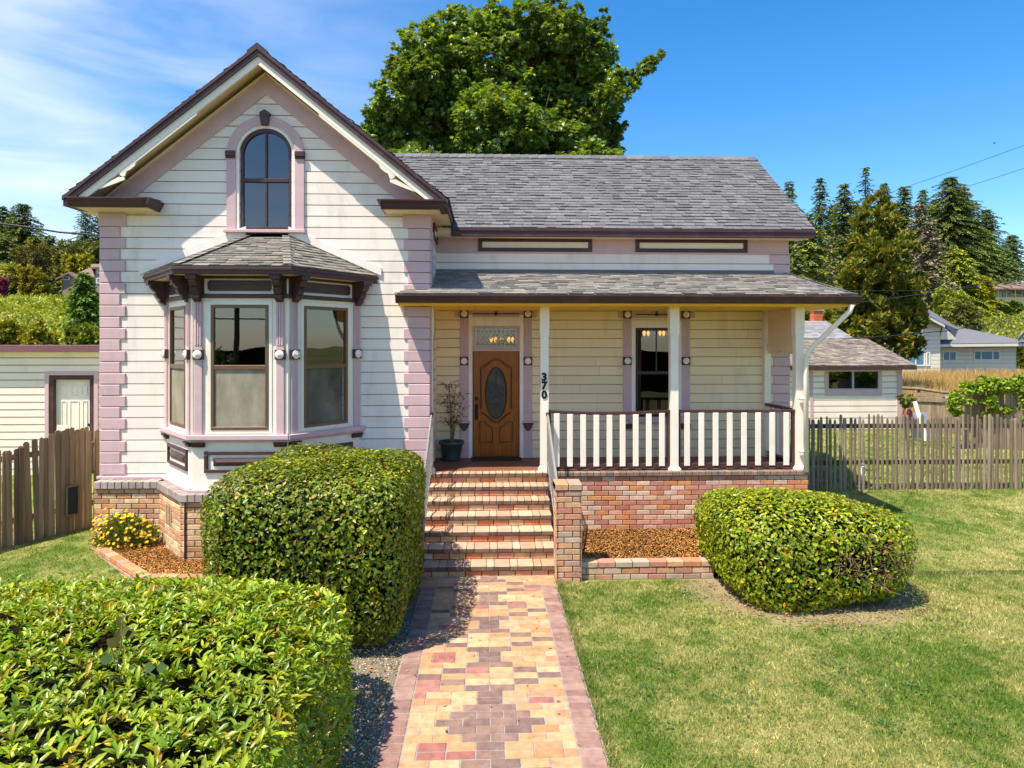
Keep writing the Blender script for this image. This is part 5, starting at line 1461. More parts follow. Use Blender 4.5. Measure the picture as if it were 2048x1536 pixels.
# plank fences beyond the lawn
def plank_fence(px0, px1, Y0, Y1, py, label, seed, name='plank_fence', ext=0, tone=1.0, cap=False):
    a, b = P(px0, py, Y0), P(px1, py, Y1); d = b - a; d.z = 0; L = d.length + ext; d.normalize(); rr = random.Random(seed)
    th = thing(name, (a.x, a.y, gz(a.x, a.y)), label, 'fence', 'plank fences beyond the back lawn'); s = 0
    while s < L:
        w = rr.uniform(.11, .17); q = a + d * (s + w / 2); b0 = gz(q.x, q.y) - .03; f = rr.uniform(.75, 1.12) * tone
        mb = MB(); board(mb, (q.x, q.y + rr.uniform(-.01, .01), b0), d, w, a.z - b0 + rr.uniform(-.03, .03), .02, rr.uniform(-.01, .01), .01, (f, f * .97, f * .93)); mb.build('plank', M['old_wood'], th); s += w + .008
    e = a + d * L; n = Vector((-d.y, d.x, 0)) * .04
    for hh in (.35, 1.15):
        mb = MB(); vs = []
        for q in (a, e):
            for k in (1, 2):
                for dz in (0, .09): vs.append(q + n * k + Vector((0, 0, gz(q.x, q.y) + hh + dz - q.z)))
        mb.add(vs, [(0, 1, 3, 2), (4, 6, 7, 5), (0, 4, 5, 1), (2, 3, 7, 6), (0, 2, 6, 4), (1, 5, 7, 3)]); mb.build('rail', M['old_wood'], th)
    if cap:
        mb = MB(); vs = []
        for q in (a, e):
            for k in (-1.2, 1):
                for dz in (-.10, .03): vs.append(Vector((q.x, q.y, a.z)) + n * k * (2 if k < 0 else 1) * .6 + Vector((0, 0, dz)))
        mb.add(vs, [(0, 1, 3, 2), (4, 6, 7, 5), (0, 4, 5, 1), (2, 3, 7, 6), (0, 2, 6, 4), (1, 5, 7, 3)]); mb.build('cap_board', M['old_wood'], th)
plank_fence(1929, 2048, 18.6, 18.0, 782, 'tall grey plank fence half covered by ivy behind the pickets', 5, ext=2.5, tone=.95)
plank_fence(1829, 1929, 21.4, 20.6, 796, 'low capped plank fence between garage and ivy-covered fence', 6, tone=1.1, cap=True)
pr = thing('pole_fence', P(1803, 777, 23.5), 'rough grey pole rail on short posts before the dry grass', 'fence')
mb = MB(); mb.tube([P(1796, 775.5, 23.8), P(1840, 778, 23.5), P(1880, 784, 23.2), P(1922, 788, 22.8)], [.06, .055, .05, .05], 8, (.9, .85, .8)); mb.build('rail', M['old_wood'], pr, True)
for px, py, Y in ((1838, 771, 23.55), (1888, 784, 23.25)):
    q = P(px, py, Y); mb = MB(); mb.tube([(q.x, q.y, gz(q.x, q.y) - .1), q], .05, 7, (.8, .75, .7)); mb.build('post', M['old_wood'], pr)

# ================================================================== HOUSES FARTHER OFF
def simple_window(mb, x0, x1, z0, z1, Y, w=.06): mb.frame(x0, x1, z0, z1, Y - .06, Y, w)
# grey roofed house with the brick chimney behind the garage
Yn = 31.0
nx0, nx1 = P(1470, 660, Yn).x, P(1652, 660, Yn).x
nh = thing('neighbour_house', ((nx0 + nx1) / 2, Yn, gz(12, Yn)), 'grey roofed house with a red brick chimney behind the garage', 'house')
rz_, ez_ = PZ(642, Yn, 1610), PZ(690, Yn - 3.2, 1610)
mb = MB(); mb.box(nx0, nx1 - .3, Yn - 2.9, Yn + 2.9, gz(12, Yn) - .2, ez_); mb.build('wall', M['cream2'], nh)
mb = MB(); mb.prism_x([(Yn - 3.2, ez_), (Yn, rz_ - .1), (Yn + 3.2, ez_), (Yn + 3.2, ez_ - .12), (Yn, rz_ - .24), (Yn - 3.2, ez_ - .12)], nx0, nx1)
V_ = Vector((0, 3.2, rz_ - ez_)); shingles(mb, (0, Yn - 3.22, ez_), (1, 0, 0), V_, lambda v: nx0, lambda v: nx1, V_.length, .2, [(.27, .27, .275), (.24, .24, .25), (.31, .30, .30)], (.2, .5), .012)
rfn = mb.build('roof', M['shingle'], nh)
c0, c1 = P(1624, 630, Yn + .3).x, P(1641, 630, Yn + .3).x; ct = PZ(622, Yn + .3, 1632)
mb = MB(); mb.box(c0, c1, Yn + .1, Yn + .5, rz_ - .4, ct); ch = mb.build('chimney', M['red_brick'], nh)
mb = MB(); mb.box(c0 - .05, c1 + .05, Yn + .05, Yn + .55, ct, ct + .08, (.9, .85, .8)); mb.lathe([(.09, .08), (.08, .22), (.0, .24)], ((c0 + c1) / 2, Yn + .3, ct), 'z', 10); mb.build('chimney_cap', M['galv'], nh)
# cream house with the dark hipped roof
Yh = 52.0; hb = gz(35, Yh) - .3
h2x0, h2m, h2x1 = P(1775, 720, 50).x, P(1917, 720, 50).x, P(2032, 720, Yh).x
h2 = thing('cream_house', (h2m, Yh, hb), 'cream sided house with dark hipped roof and upswept front gable beyond the dry grass', 'house')
ez2 = PZ(687, 50, 1950)
mb = MB(); shiplap_wall(mb, 50.4, h2x0, P(1880, 720, 50.4).x, hb, PZ(640, 50.4, 1840), .30); shiplap_wall(mb, Yh, P(1878, 720, Yh).x, h2x1, hb, ez2, .30)
mb.xf = None; mb.box(h2x0, P(1880, 720, 50.4).x, 50.43, 60, hb, ez2 + 1.2); mb.box(P(1878, 720, Yh).x, h2x1, Yh + .03, 60, hb, ez2)
mb.build('wall', M['cream2'], h2)
def Q(px, py, Y): return P(px, py, Y)
mb = MB()
e = [Q(1866, 688, 50.6), Q(2064, 685, 51.2), Q(1962, 656, 56), Q(1886, 632, 58), Q(1868, 640, 58)]
def slab(mb, pts, th=.18):
    n = len(pts); mb.add([tuple(p) for p in pts] + [(p.x, p.y, p.z - th) for p in pts], [tuple(range(n)), tuple(range(2 * n - 1, n - 1, -1))] + [(i, i + n, (i + 1) % n + n, (i + 1) % n) for i in range(n)])
slab(mb, [Q(1866, 687, 50.6), Q(2066, 685, 51.2), Q(1978, 666, 55), Q(1906, 652, 56), Q(1884, 652, 54)])
slab(mb, [Q(1836, 619, 49.4), Q(1889, 647, 49.8), Q(1912, 676, 52), Q(1935, 668, 56), Q(1860, 620, 57)], .12)
slab(mb, [Q(1836, 619, 49.4), Q(1770, 668, 49.8), Q(1770, 668, 57), Q(1842, 619, 57)], .12)
mb.build('roof', M['grey_roof'], h2)
mb = MB()
for pts in ([Q(1836, 622, 49.35), Q(1890, 650, 49.75), Q(1890, 655, 49.75), Q(1836, 627, 49.35)], [Q(1836, 622, 49.35), Q(1770, 671, 49.75), Q(1770, 677, 49.75), Q(1836, 628, 49.35)],
            [Q(1866, 689, 50.55), Q(2066, 687, 51.15), Q(2066, 692, 51.15), Q(1866, 694, 50.55)], [Q(1887, 652, 50.2), Q(1912, 677, 50.3), Q(1912, 679, 50.3), Q(1880, 679, 50.3)]):
    n = 4; mb.add([tuple(p) for p in pts] + [(p.x, p.y + .08, p.z) for p in pts], [(0, 1, 2, 3), (7, 6, 5, 4), (0, 4, 5, 1), (1, 5, 6, 2), (2, 6, 7, 3), (3, 7, 4, 0)])
mb.build('rake_board', M['cream2'], h2)
for a, b, c, d, Y in ((1812, 1849, 704, 732, 50.4), (1851, 1859, 704, 732, 50.4), (1884, 1912, 702, 722, Yh), (1946, 1999, 701, 721, Yh), (1826, 1838, 650, 668, 50.4)):
    x0, x1, z0, z1 = P(a, 710, Y).x, P(b, 710, Y).x, PZ(d, Y, a), PZ(c, Y, a)
    mb = MB(); mb.frame(x0, x1, z0, z1, Y - .09, Y - .03, .09)
    if b - a > 20:
        for tt in ((.28, .72) if b - a > 40 else (.5,)): mb.box(x0 + (x1 - x0) * tt - .04, x0 + (x1 - x0) * tt + .04, Y - .085, Y - .03, z0 + .09, z1 - .09)
    wn_ = mb.build('window', M['white'], h2); mb = MB(); mb.box(x0 + .05, x1 - .05, Y - .05, Y - .04, z0 + .05, z1 - .05); mb.build('pane', M['blue_pane'] if 'blue_pane' in M else M.setdefault('blue_pane', surf('sky_blue_pane', (.10, .24, .34), .08, .3, .4, 0, 20, spec=.9)), wn_)
# satellite dish on its roof end
q = P(2040, 671, 51); ds = thing('satellite_dish', (q.x, 51, ez2), 'pale satellite dish at the end of the dark hipped roof', 'satellite dish')
mb = MB(T(q) @ RZ(.6) @ Matrix.Rotation(.5, 4, 'X')); mb.lathe([(.02, -.02), (.2, .01), (.36, .07), (.42, .12), (.40, .12), (.2, .03), (.0, .0)], (0, 0, 0), 'y', 20); mb.build('reflector', M['galv'], ds, True)
mb = MB(); mb.tube([(q.x, 51, ez2 - .1), (q.x + .05, 51.1, q.z - .3), (q.x + .03, 51.1, q.z)], .03, 6); mb.build('mast', M['galv'], ds)
# yellow house on the hillside
Yy = 138.0; hy = hit(2010, 612, 100); yb_ = PZ(606, Yy, 2010)
yx0, yx1 = P(1990, 590, Yy).x, P(2100, 590, Yy).x
yh = thing('hillside_house', ((yx0 + yx1) / 2, Yy, yb_), 'long low yellow house with brown roof high on the right hillside', 'house', 'houses on the hillsides')
yt = PZ(577.5, Yy, 2010)
mb = MB(); mb.box(yx0, yx1, Yy + 1.5, Yy + 9, yb_ - 3, yt); mb.box(yx0, yx1, Yy, Yy + .15, yb_ - 3, PZ(594.5, Yy, 2010)); mb.box(P(1978, 590, Yy).x, yx0, Yy + 1, Yy + 8, yb_ - 3, yt); mb.build('wall', M['yellow_wall'], yh)
for px in (1997, 2013, 2031, 2050, 2068): 
    mb = MB(); x = P(px, 590, Yy).x; mb.box(x - .1, x + .1, Yy - .02, Yy + .2, PZ(594.5, Yy, 2010), yt); mb.build('porch_post', M['yellow_wall'], yh)
mb = MB(); slab(mb, [Vector((P(1974, 577, Yy - 1).x, Yy - 1, yt)), Vector((yx1, Yy - 1, yt)), Vector((yx1, Yy + 5, PZ(563.5, Yy + 5, 2010))), Vector((P(1980, 577, Yy + 5).x, Yy + 5, PZ(563.5, Yy + 5, 2010)))], .25)
M['rose_roof'] = surf('dusty_brown_roof', srgb(124, 104, 96), .9, .1, 1, .2, 8); mb.build('roof', M['rose_roof'], yh)
for a, b in ((1998, 2003), (2005, 2012), (2015, 2020), (2036, 2049)):
    mb = MB(); mb.box(P(a, 590, Yy + 1.5).x, P(b, 590, Yy + 1.5).x, Yy + 1.42, Yy + 1.48, PZ(598 if b < 2030 else 589, Yy, 2010), PZ(581, Yy, 2010)); mb.build('window', M['blue_pane'], yh)
# house on the left hill
Yl = 118.0; lb = gz(P(160, 560, Yl).x, Yl)
lh = thing('hillside_house', (P(160, 560, Yl).x, Yl, lb), 'grey brown gabled house with blue windows on the left hillside', 'house', 'houses on the hillsides')
def lp(px, py, Y=Yl): return P(px, py, Y)
lt = PZ(556, Yl, 150)
mb = MB(); mb.box(lp(124, 560).x, lp(150, 560).x, Yl, Yl + 6, lb - 1, lt); mb.prism([(lp(124, 0).x, lt), (lp(150, 0).x, lt), (lp(136, 0).x, PZ(546, Yl, 136))], Yl, Yl + 6)
mb.box(lp(150, 560).x, lp(225, 560).x, Yl + 2, Yl + 9, lb - 1, PZ(553, Yl, 190)); mb.box(lp(184, 560).x, lp(225, 560).x, Yl + 1, Yl + 9, lb - 1, PZ(532, Yl, 190))
M['taupe'] = surf('taupe_wall', srgb(150, 132, 116), .8, .08, 1, .1, 10); mb.build('wall', M['taupe'], lh)
mb = MB()
slab(mb, [lp(110, 557, Yl - .6), lp(136, 544, Yl - .6), lp(138, 543, Yl + 7), lp(116, 555, Yl + 7)], .3); slab(mb, [lp(136, 544, Yl - .6), lp(152, 555, Yl - .6), lp(165, 552, Yl + 7), lp(138, 543, Yl + 7)], .3)
slab(mb, [lp(148, 554, Yl + 1.5), lp(190, 553, Yl + 1.5), lp(182, 534, Yl + 7), lp(160, 544, Yl + 7)], .3); slab(mb, [lp(181, 534, Yl + .5), lp(226, 532, Yl + .5), lp(226, 528, Yl + 7), lp(183, 528, Yl + 7)], .3)
mb.build('roof', M['rose_roof'], lh)
for a, b, c, d in ((126, 140, 553, 560), (188, 204, 537, 547), (187, 206, 556, 567)):
    mb = MB(); Y = Yl - .08 if a < 150 else Yl + .92; mb.frame(lp(a, c).x, lp(b, c).x, PZ(d, Y, a), PZ(c, Y, a), Y - .05, Y + .07, .12); f_ = mb.build('window', M['white'], lh)
    mb = MB(); mb.box(lp(a, c).x + .05, lp(b, c).x - .05, Y, Y + .05, PZ(d, Y, a) + .05, PZ(c, Y, a) - .05); mb.build('pane', M['blue_pane'], f_)
# parked car far up the slope
cp = hit(1850, 611, 60)
car = thing('parked_car', cp, 'small white car parked on the far right hillside', 'car')
xf = T(cp) @ RZ(.5)
mb = MB(xf); mb.prism_x([(-.2, .3), (-.2, .8), (.0, .88), (.9, .95), (1.5, 1.42), (3.0, 1.42), (3.6, 1.0), (4.2, .9), (4.25, .3)], -.85, .85); mb.build('body', M['car_paint'], car)
mb = MB(xf)
for s in (-1, 1): mb.prism_x([(1.15, .98), (1.6, 1.36), (2.95, 1.36), (3.4, 1.0)], s * .852, s * .86)
mb.add([(-.75, .98, .99), (.75, .98, .99), (.66, 1.46, 1.37), (-.66, 1.46, 1.37)], [(0, 1, 2, 3)]); mb.build('car_window', M['oval'], car)
for x in (-.8, .8):
    for y in (.75, 3.3):
        mb = MB(xf @ RZ(math.pi / 2)); mb.lathe([(.32, -.1), (.32, .1)], (y, -x, .32), 'y', 14); mb.build('wheel', M['tyre'], car)
# utility pole with a lamp on the left hill
up_ = hit(34, 545, 60); Yu = up_.y; zt_ = PZ(503, Yu, 34)
po = thing('utility_pole', up_, 'pale utility pole with a street lamp arm on the left hillside', 'utility pole', 'utility poles')
mb = MB(); mb.tube([up_ - Vector((0, 0, .3)), (up_.x, Yu, zt_)], [.16, .12], 8); mb.build('pole', M['galv'], po)
mb = MB(); mb.box(up_.x - .8, up_.x + .6, Yu - .06, Yu + .06, zt_ - .35, zt_ - .2); mb.build('crossarm', M['galv'], po)
mb = MB(); mb.lathe([(.0, -.6), (.25, -.58), (.25, .2), (.0, .22)], (up_.x - .3, Yu - .2, zt_ - .9), 'z', 10); mb.build('transformer', M['galv'], po, True)
mb = MB(); zl = PZ(524.5, Yu, 34); mb.tube([(up_.x, Yu, zl - .1), (up_.x - .5, Yu - .1, zl), (up_.x - .9, Yu - .1, zl)], .05, 6); mb.lathe([(.0, -.08), (.18, -.06), (.12, .06), (.0, .08)], (up_.x - .95, Yu - .1, zl), 'z', 8); mb.build('lamp', M['galv'], po, True)

# ================================================================== OVERHEAD WIRES
def wire(pts, r, label, mat='wire', sag=0.0):
    P0, P1 = Vector(pts[0]), Vector(pts[-1])
    q = []
    if len(pts) == 2:
        for k in range(15):
            t_ = k / 14; v = P0.lerp(P1, t_); v.z -= 4 * sag * t_ * (1 - t_); q.append(v)
    else: q = [Vector(p) for p in pts]
    mb = MB(); mb.tube(q, r, 5); o = mb.build('overhead_wire', M[mat], None, True); tag(o, label, 'wire', 'overhead wires')
wire([P(-160, 426, 15), P(0, 447, 15.0), P(60, 455, 15.1), P(120, 464.5, 15.2), P(206, 471, 15.3), P(260, 474, 15.4)], .022, 'thick drooping cable reaching the left side of the house')
wire([P(2240, 489, 30), P(2048, 546, 26), P(1960, 567, 22), P(1880, 583, 18), P(1800, 594, 15), P(1716, 605, 11.2)], .007, 'dark service cable running to the corner of the porch roof')
wire([P(2240, 515, 40), P(2048, 560, 36), P(1900, 580, 33), P(1800, 582, 31), P(1690, 581, 29.5)], .014, 'thin dark wire crossing the cypress just above the porch service cable')
wire([P(2240, 596, 32), P(2048, 636, 29), P(1900, 661, 26.5), P(1780, 672, 25.3), P(1660, 678.5, 24.7)], .016, 'dark cable running to the ridge of the garage')
wire([P(2240, 227, 60), P(2048, 291, 60), P(1900, 344, 62), P(1795, 380, 64), P(1700, 420, 66)], .022, 'upper of two thin wires against the blue sky')
wire([P(2240, 280, 60), P(2048, 337, 60), P(1935, 373, 62), P(1860, 396, 64), P(1700, 450, 66)], .022, 'lower of two thin wires against the blue sky')
# street pole and lines across the road: seen only as reflections in the bay window
sp2 = Vector((-11.15, -10.2, 0))
po = thing('utility_pole', sp2, 'tall wooden utility pole by the road in front of the house', 'utility pole', 'utility poles')
mb = MB(); mb.tube([sp2, sp2 + Vector((0, 0, 8.3))], [.115, .10], 10); mb.build('pole', M['bark'], po)
mb = MB(); mb.box(sp2.x - 1.2, sp2.x + 1.2, sp2.y - .06, sp2.y + .06, 7.7, 7.85); mb.build('crossarm', M['bark'], po)
for z in (5.2, 5.9, 7.9): wire([(-60, -10.0, z + .6), (50, -10.3, z + .2)], .03, {5.2: 'lowest', 5.9: 'middle', 7.9: 'highest'}[z] + ' cable along the road, on the wooden street pole', 'wire', 1.2)
# a bird high up on the right
bp = P(1989, 286.5, 70)
mb = MB(T(bp)); mb.lathe([(.0, -.16), (.03, -.12), (.045, 0), (.03, .1), (.0, .2)], (0, 0, 0), 'y', 8)
for s in (-1, 1): mb.add([(0, .05, .02), (s * .15, .06, .09), (s * .32, .0, .03), (s * .14, -.05, .08), (0, -.06, .02)], [(0, 1, 3, 4), (1, 2, 3)])
o = mb.build('bird', M['black_paint']); tag(o, 'small dark bird flying high in the blue sky', 'bird')
# ================================================================== CLIPPED SHRUBS
def pal(rs, n, cols, wts, j=.25):
    c = np.array(cols)[rs.choice(len(cols), n, p=np.array(wts) / np.sum(wts))]
    return c * rs.uniform(1 - j, 1 + j, (n, 1))
def super_pts(rs, n, s, pw, zmin=-.96):
    """points and normals spread evenly over a superellipsoid with half sizes s"""
    s = np.array(s); out_p, out_n = [], []; got = 0
    while got < n:
        d = nrm(rs.normal(size=(n * 4, 3)))
        q = np.sum(np.abs(d / s) ** pw, axis=1); r = q ** (-1 / pw); p = d * r[:, None]
        g = nrm(np.sign(p) * np.abs(p) ** (pw - 1) / s ** pw)
        w = r * r / np.maximum(.08, np.sum(d * g, axis=1)); w /= np.percentile(w, 97)
        k = (rs.uniform(size=len(w)) < w) & (p[:, 2] > zmin * s[2]); p, g = p[k], g[k]
        out_p.append(p); out_n.append(g); got += len(p)
    return np.concatenate(out_p)[:n], np.concatenate(out_n)[:n]
def lumps(p, seed, amp):
    a = np.random.RandomState(seed).uniform(-1, 1, (7, 3)) * np.array([3.2, 3.2, 3.2]); ph = np.arange(7) * 1.7
    return amp * np.mean([np.sin(p @ a[i] + ph[i]) for i in range(7)], axis=0) * 2
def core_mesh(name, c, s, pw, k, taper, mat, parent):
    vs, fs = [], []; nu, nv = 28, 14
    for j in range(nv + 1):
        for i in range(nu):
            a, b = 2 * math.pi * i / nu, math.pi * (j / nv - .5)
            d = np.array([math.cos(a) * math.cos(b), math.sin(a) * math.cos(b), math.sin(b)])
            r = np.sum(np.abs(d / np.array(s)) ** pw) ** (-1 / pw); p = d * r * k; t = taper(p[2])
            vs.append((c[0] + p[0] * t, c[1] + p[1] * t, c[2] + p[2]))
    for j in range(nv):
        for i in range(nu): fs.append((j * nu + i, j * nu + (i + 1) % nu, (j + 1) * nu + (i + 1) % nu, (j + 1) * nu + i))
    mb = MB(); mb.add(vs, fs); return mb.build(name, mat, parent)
def twigs(mb, rs, pts, nr, n, L, r):
    for i in rs.choice(len(pts), n):
        p = Vector(pts[i]) - Vector(nr[i]) * rs.uniform(.03, .12); d = Vector(nr[i]) * .15 + Vector(rs.normal(size=3)) * .8; d.normalize()
        l = rs.uniform(*L); q = p + d * l * .5 + Vector(rs.normal(size=3)) * l * .12
        mb.tube([p, q, q + (d + Vector(rs.normal(size=3)) * .5).normalized() * l * .5], [r, r * .75, r * .45], 4)
def hedge(name, label, c, s, pw, taper, n, L, asp, mat, cols, wts, seed, thin=None, up=.08, amp=.05, ntw=120, lo=.0, group='clipped shrubs by the steps'):
    rs = np.random.RandomState(seed)
    root = thing(name, (c[0], c[1], c[2] - s[2]), label, 'shrub', group)
    p, g = super_pts(rs, n, s, pw)
    tp = np.array([taper(z) for z in p[:, 2]]); dep = rs.exponential(.075, n); dep = np.minimum(dep, .34)
    q = p - g * dep[:, None]; q += g * lumps(p, seed, amp)[:, None]
    q[:, :2] *= tp[:, None]; q += np.array(c)
    if thin is not None:
        k = rs.uniform(size=n) > thin(q); q, g, dep = q[k], g[k], dep[k]
    m = len(q)
    tang = np.cross(g, rs.normal(size=(m, 3))); A = nrm(tang) + g * rs.uniform(-.1, .7, (m, 1))
    A[:, 2] -= rs.uniform(0, .35, m)
    Nn = g + np.array([0, 0, up]) + rs.normal(size=(m, 3)) * .42
    LL = rs.uniform(L[0], L[1], m) * rs.choice([.6, 1, 1, 1.2], m)
    cc = pal(rs, m, cols, wts)
    scatter('foliage', T_LEAF, q, A, Nn, LL, LL * asp * rs.uniform(.85, 1.15, m), cc, mat, root)
    core_mesh('shade_core', c, s, pw, .86, taper, M['dark_core'], root)
    mb = MB(); twigs(mb, rs, q, g, ntw, (.12, .32), .0045)
    if thin is not None:
        k = np.where(thin(q) > .35)[0]
        if len(k): twigs(mb, rs, q[k], g[k], 260, (.12, .34), .005)
    mb.build('twigs', M['twig'], root)
    return root, q, g
M['camellia'] = leaf_mat('camellia_leaf', (.155, .205, .010), .36, .17, .38, (1.7, 1.45, .2))
M['box_leaf'] = leaf_mat('clipped_shrub_leaf', (.215, .275, .012), .34, .18, .4, (1.7, 1.45, .2))
M['hedge_leaf'] = leaf_mat('rhododendron_leaf', (.275, .355, .022), .32, .24, .42, (1.6, 1.4, .25))
GR = [(.55, .75, .8), (1, 1, 1), (1.4, 1.25, .9), (1.9, 1.5, .8), (1.7, .75, .9)]
tall, tp_, tg_ = hedge('camellia_hedge', 'tall rounded clipped camellia bush left of the brick steps', (-1.95, 8.50, .93), (1.17, 1.56, .96), 6.0,
      lambda z: .96 + .055 * min(1, max(-1, z / .9)), 40000, (.036, .064), .55, M['camellia'], GR, (.27, .37, .2, .1, .06), 4, amp=.075, ntw=150)
def flower(root, p, col, r=.035):
    p = np.array(p); rs = np.random.RandomState(int(abs(p[0] * 977)) % 9999); n = 14
    A = rs.normal(size=(n, 3)); A[:, 1] -= .6
    return scatter('flower', T_LEAF, np.repeat(p[None], n, 0), A, rs.normal(size=(n, 3)), r, r * .8, np.ones((n, 3)) * rs.uniform(.7, 1.2, (n, 1)), M[col], root)
M['red_petal'] = leaf_mat('red_petal', (.55, .035, .04), .5, .2, .3, (1, 1, 1)); M['mauve_petal'] = leaf_mat('mauve_petal', (.22, .02, .10), .5, .2, .3, (1, 1, 1)); M['pink_petal'] = leaf_mat('pale_pink_petal', (.65, .45, .5), .5, .2, .3, (1, 1, 1))
flower(tall, P(433, 1112, 7.62), 'red_petal', .045); flower(tall, P(447, 1113, 7.60), 'pink_petal', .03); flower(tall, P(548, 1128, 7.42), 'red_petal', .03)
def bare(q):
    cx = (q[:, 0] - 4.72) / .70; cz = (q[:, 2] - .62) / .28
    return np.clip(1.15 - np.sqrt(cx ** 2 + cz ** 2), 0, .78) * (q[:, 1] < 9.2)
rb, q_, g_ = hedge('clipped_shrub', 'wide low rounded clipped shrub on the lawn right of the bark bed', (4.24, 9.26, .56), (1.24, 1.24, .66), 3.6,
      lambda z: .985 + .03 * min(1, max(-1, z / .55)), 25000, (.042, .072), .56, M['box_leaf'], GR, (.22, .38, .23, .12, .05), 9, thin=bare, amp=.075, ntw=120)
flower(rb, P(1663, 1090, 8.25), 'mauve_petal', .055)

# ---- the near hedge: whorls of long leaves at the shoot tips
rs = np.random.RandomState(14)
nh_ = thing('front_hedge', (-4.2, 4.7, 0), 'flat-topped bright green long-leaved hedge nearest the camera', 'hedge')
hc, hs = np.array([-4.35, 4.78, .50]), np.array([3.14, 1.86, .60])
p, g = super_pts(rs, 16500, hs, 8.0, -.9)
k = (p[:, 2] > -.3) | (p[:, 0] > 1.5); p, g = p[k], g[k]
p = p + g * lumps(p, 3, .06)[:, None] + hc
low = rs.uniform(size=len(p)) < .3
p -= g * np.where(low, rs.uniform(.05, .22, len(p)), rs.uniform(0, .03, len(p)))[:, None]
p[:, 2] += np.where(rs.uniform(size=len(p)) < .04, rs.uniform(.02, .10, len(p)), 0) * (g[:, 2] > .5)
PT, AX, NN, LL, CC = [], [], [], [], []
k = lumps(p * 5.5, 17, 1.0) + rs.normal(size=len(p)) * .25 < .78; p, g = p[k], g[k]      # thin spots
nsh = len(p); tone = pal(rs, nsh, [(.62, .8, .7), (1, 1, 1), (1.35, 1.2, .8), (.7, .9, 1.0), (1.3, .75, .7)], (.24, .38, .2, .12, .06), .2)
for i in range(6):
    ang = rs.uniform(0, 2 * math.pi, nsh) + i * 2.4
    axis = nrm(g * .7 + np.array([0, 0, .75]) + rs.normal(size=g.shape) * .28)
    t1 = nrm(np.cross(axis, rs.normal(size=g.shape))); t2 = np.cross(axis, t1)
    el = rs.uniform(.15, 1.0, nsh)
    A = (t1 * np.cos(ang)[:, None] + t2 * np.sin(ang)[:, None]) * np.cos(el)[:, None] + axis * np.sin(el)[:, None]
    keep = rs.uniform(size=nsh) < .88
    PT.append((p + A * .01)[keep]); AX.append(A[keep]); NN.append((axis + rs.normal(size=g.shape) * .25)[keep]); LL.append((rs.uniform(.045, .096, nsh) * rs.choice([.55, .85, 1, 1.2], nsh))[keep]); CC.append((tone * rs.uniform(.85, 1.15, (nsh, 1)))[keep])
PT, AX, NN, LL, CC = map(np.concatenate, (PT, AX, NN, LL, CC))
scatter('foliage', T_BIG, PT, AX, NN, LL, LL * .33, CC, M['hedge_leaf'], nh_)
core_mesh('shade_core', hc, hs, 8.0, .87, lambda z: 1.0, M['dark_core'], nh_)
mb = MB(); twigs(mb, rs, p, g, 420, (.08, .2), .004); mb.build('twigs', M['twig'], nh_)
# bramble pushing up through it
bb_ = P(232, 1345, 4.75); br = thing('bramble_shoot', bb_, 'reddish bramble shoot with toothed leaves poking out of the front hedge', 'bramble')
tip = P(246, 1228, 4.72)
mb = MB(); mb.tube([bb_ - Vector((0.02, 0, .15)), bb_, bb_.lerp(tip, .5) + Vector((.012, 0, 0)), tip], [.006, .0055, .0045, .003], 6); mb.tube([bb_ + Vector((-.01, .05, -.1)), P(222, 1285, 4.8)], [.005, .003], 5); mb.build('stem', M['twig'], br)
M['bramble'] = leaf_mat('bramble_leaf', (.07, .12, .04), .8, .15, .08); R1 = np.random.RandomState(2)
T_TOOTH = (np.array([(0, 0, 0), (.15, .28, .04), (.3, .36, .03), (.36, .44, .05), (.5, .40, .03), (.62, .40, .03), (.78, .24, 0), (1, 0, -.1), (.78, -.24, 0), (.62, -.40, .03), (.5, -.40, .03), (.36, -.44, .05), (.3, -.36, .03), (.15, -.28, .04), (.5, 0, -.02)]),
           np.array([(14, k, k + 1) for k in range(13)] + [(14, 13, 0)]))
bl_ = [(300, 1335, 1, .1, 1), (325, 1338, 1, .3, 1), (205, 1382, -1, -.1, 1), (225, 1362, -.6, .2, 1), (262, 1345, .6, .4, 1), (240, 1255, .2, 1, .5), (250, 1268, .7, .6, .5), (228, 1290, -.8, .5, .45), (238, 1282, .3, .9, .4), (262, 1270, 1, .3, .6), (215, 1320, -.9, .2, .9), (45, 1392, -.8, 0, 1), (15, 1405, -.9, .2, 1), (66, 1340, .6, .2, 1), (300, 1400, .7, -.1, 1)]
PT = np.array([tuple(P(a - 12 * dx, b_, 4.72 + .02 * (i % 3))) for i, (a, b_, dx, dz_, u) in enumerate(bl_)]); AX = np.array([(dx, -.25, dz_) for a, b_, dx, dz_, u in bl_])
cc = np.array([(1, 1, 1) if u > .8 else (1.3, .75, .6) for *_, u in bl_]); scatter('leaves', T_TOOTH, PT, AX, np.array([(0, -.8, .8)] * len(PT)) + R1.normal(size=PT.shape) * .2, .085, .085, cc, M['bramble'], br)

# ---- yellow flowers by the bay
yc = P(243, 1062, 10.95); yz = .13
yf = thing('yellow_flower_clump', (yc.x, 10.9, yz), 'clump of bright yellow daisies against the brick base', 'flowers')
rs = np.random.RandomState(8); n = 2600
d = nrm(rs.normal(size=(n, 3))); d[:, 2] = np.abs(d[:, 2]); r = rs.uniform(.2, 1, n) ** .6
pts = d * r[:, None] * np.array([.50, .26, .46]); pts[:, 2] += .02; pts[:, 0] += .12 * np.sin(pts[:, 2] * 7)
pts += np.array([yc.x, 10.92, yz])
M['fine_leaf'] = leaf_mat('feathery_leaf', (.14, .19, .035), .5, .35, .3)
scatter('foliage', T_LEAF, pts, d + rs.normal(size=d.shape) * .5 + np.array([0, 0, .6]), rs.normal(size=d.shape), rs.uniform(.05, .11, n), .010, pal(rs, n, [(.8, .9, .8), (1.3, 1.2, .8)], (.5, .5)), M['fine_leaf'], yf)
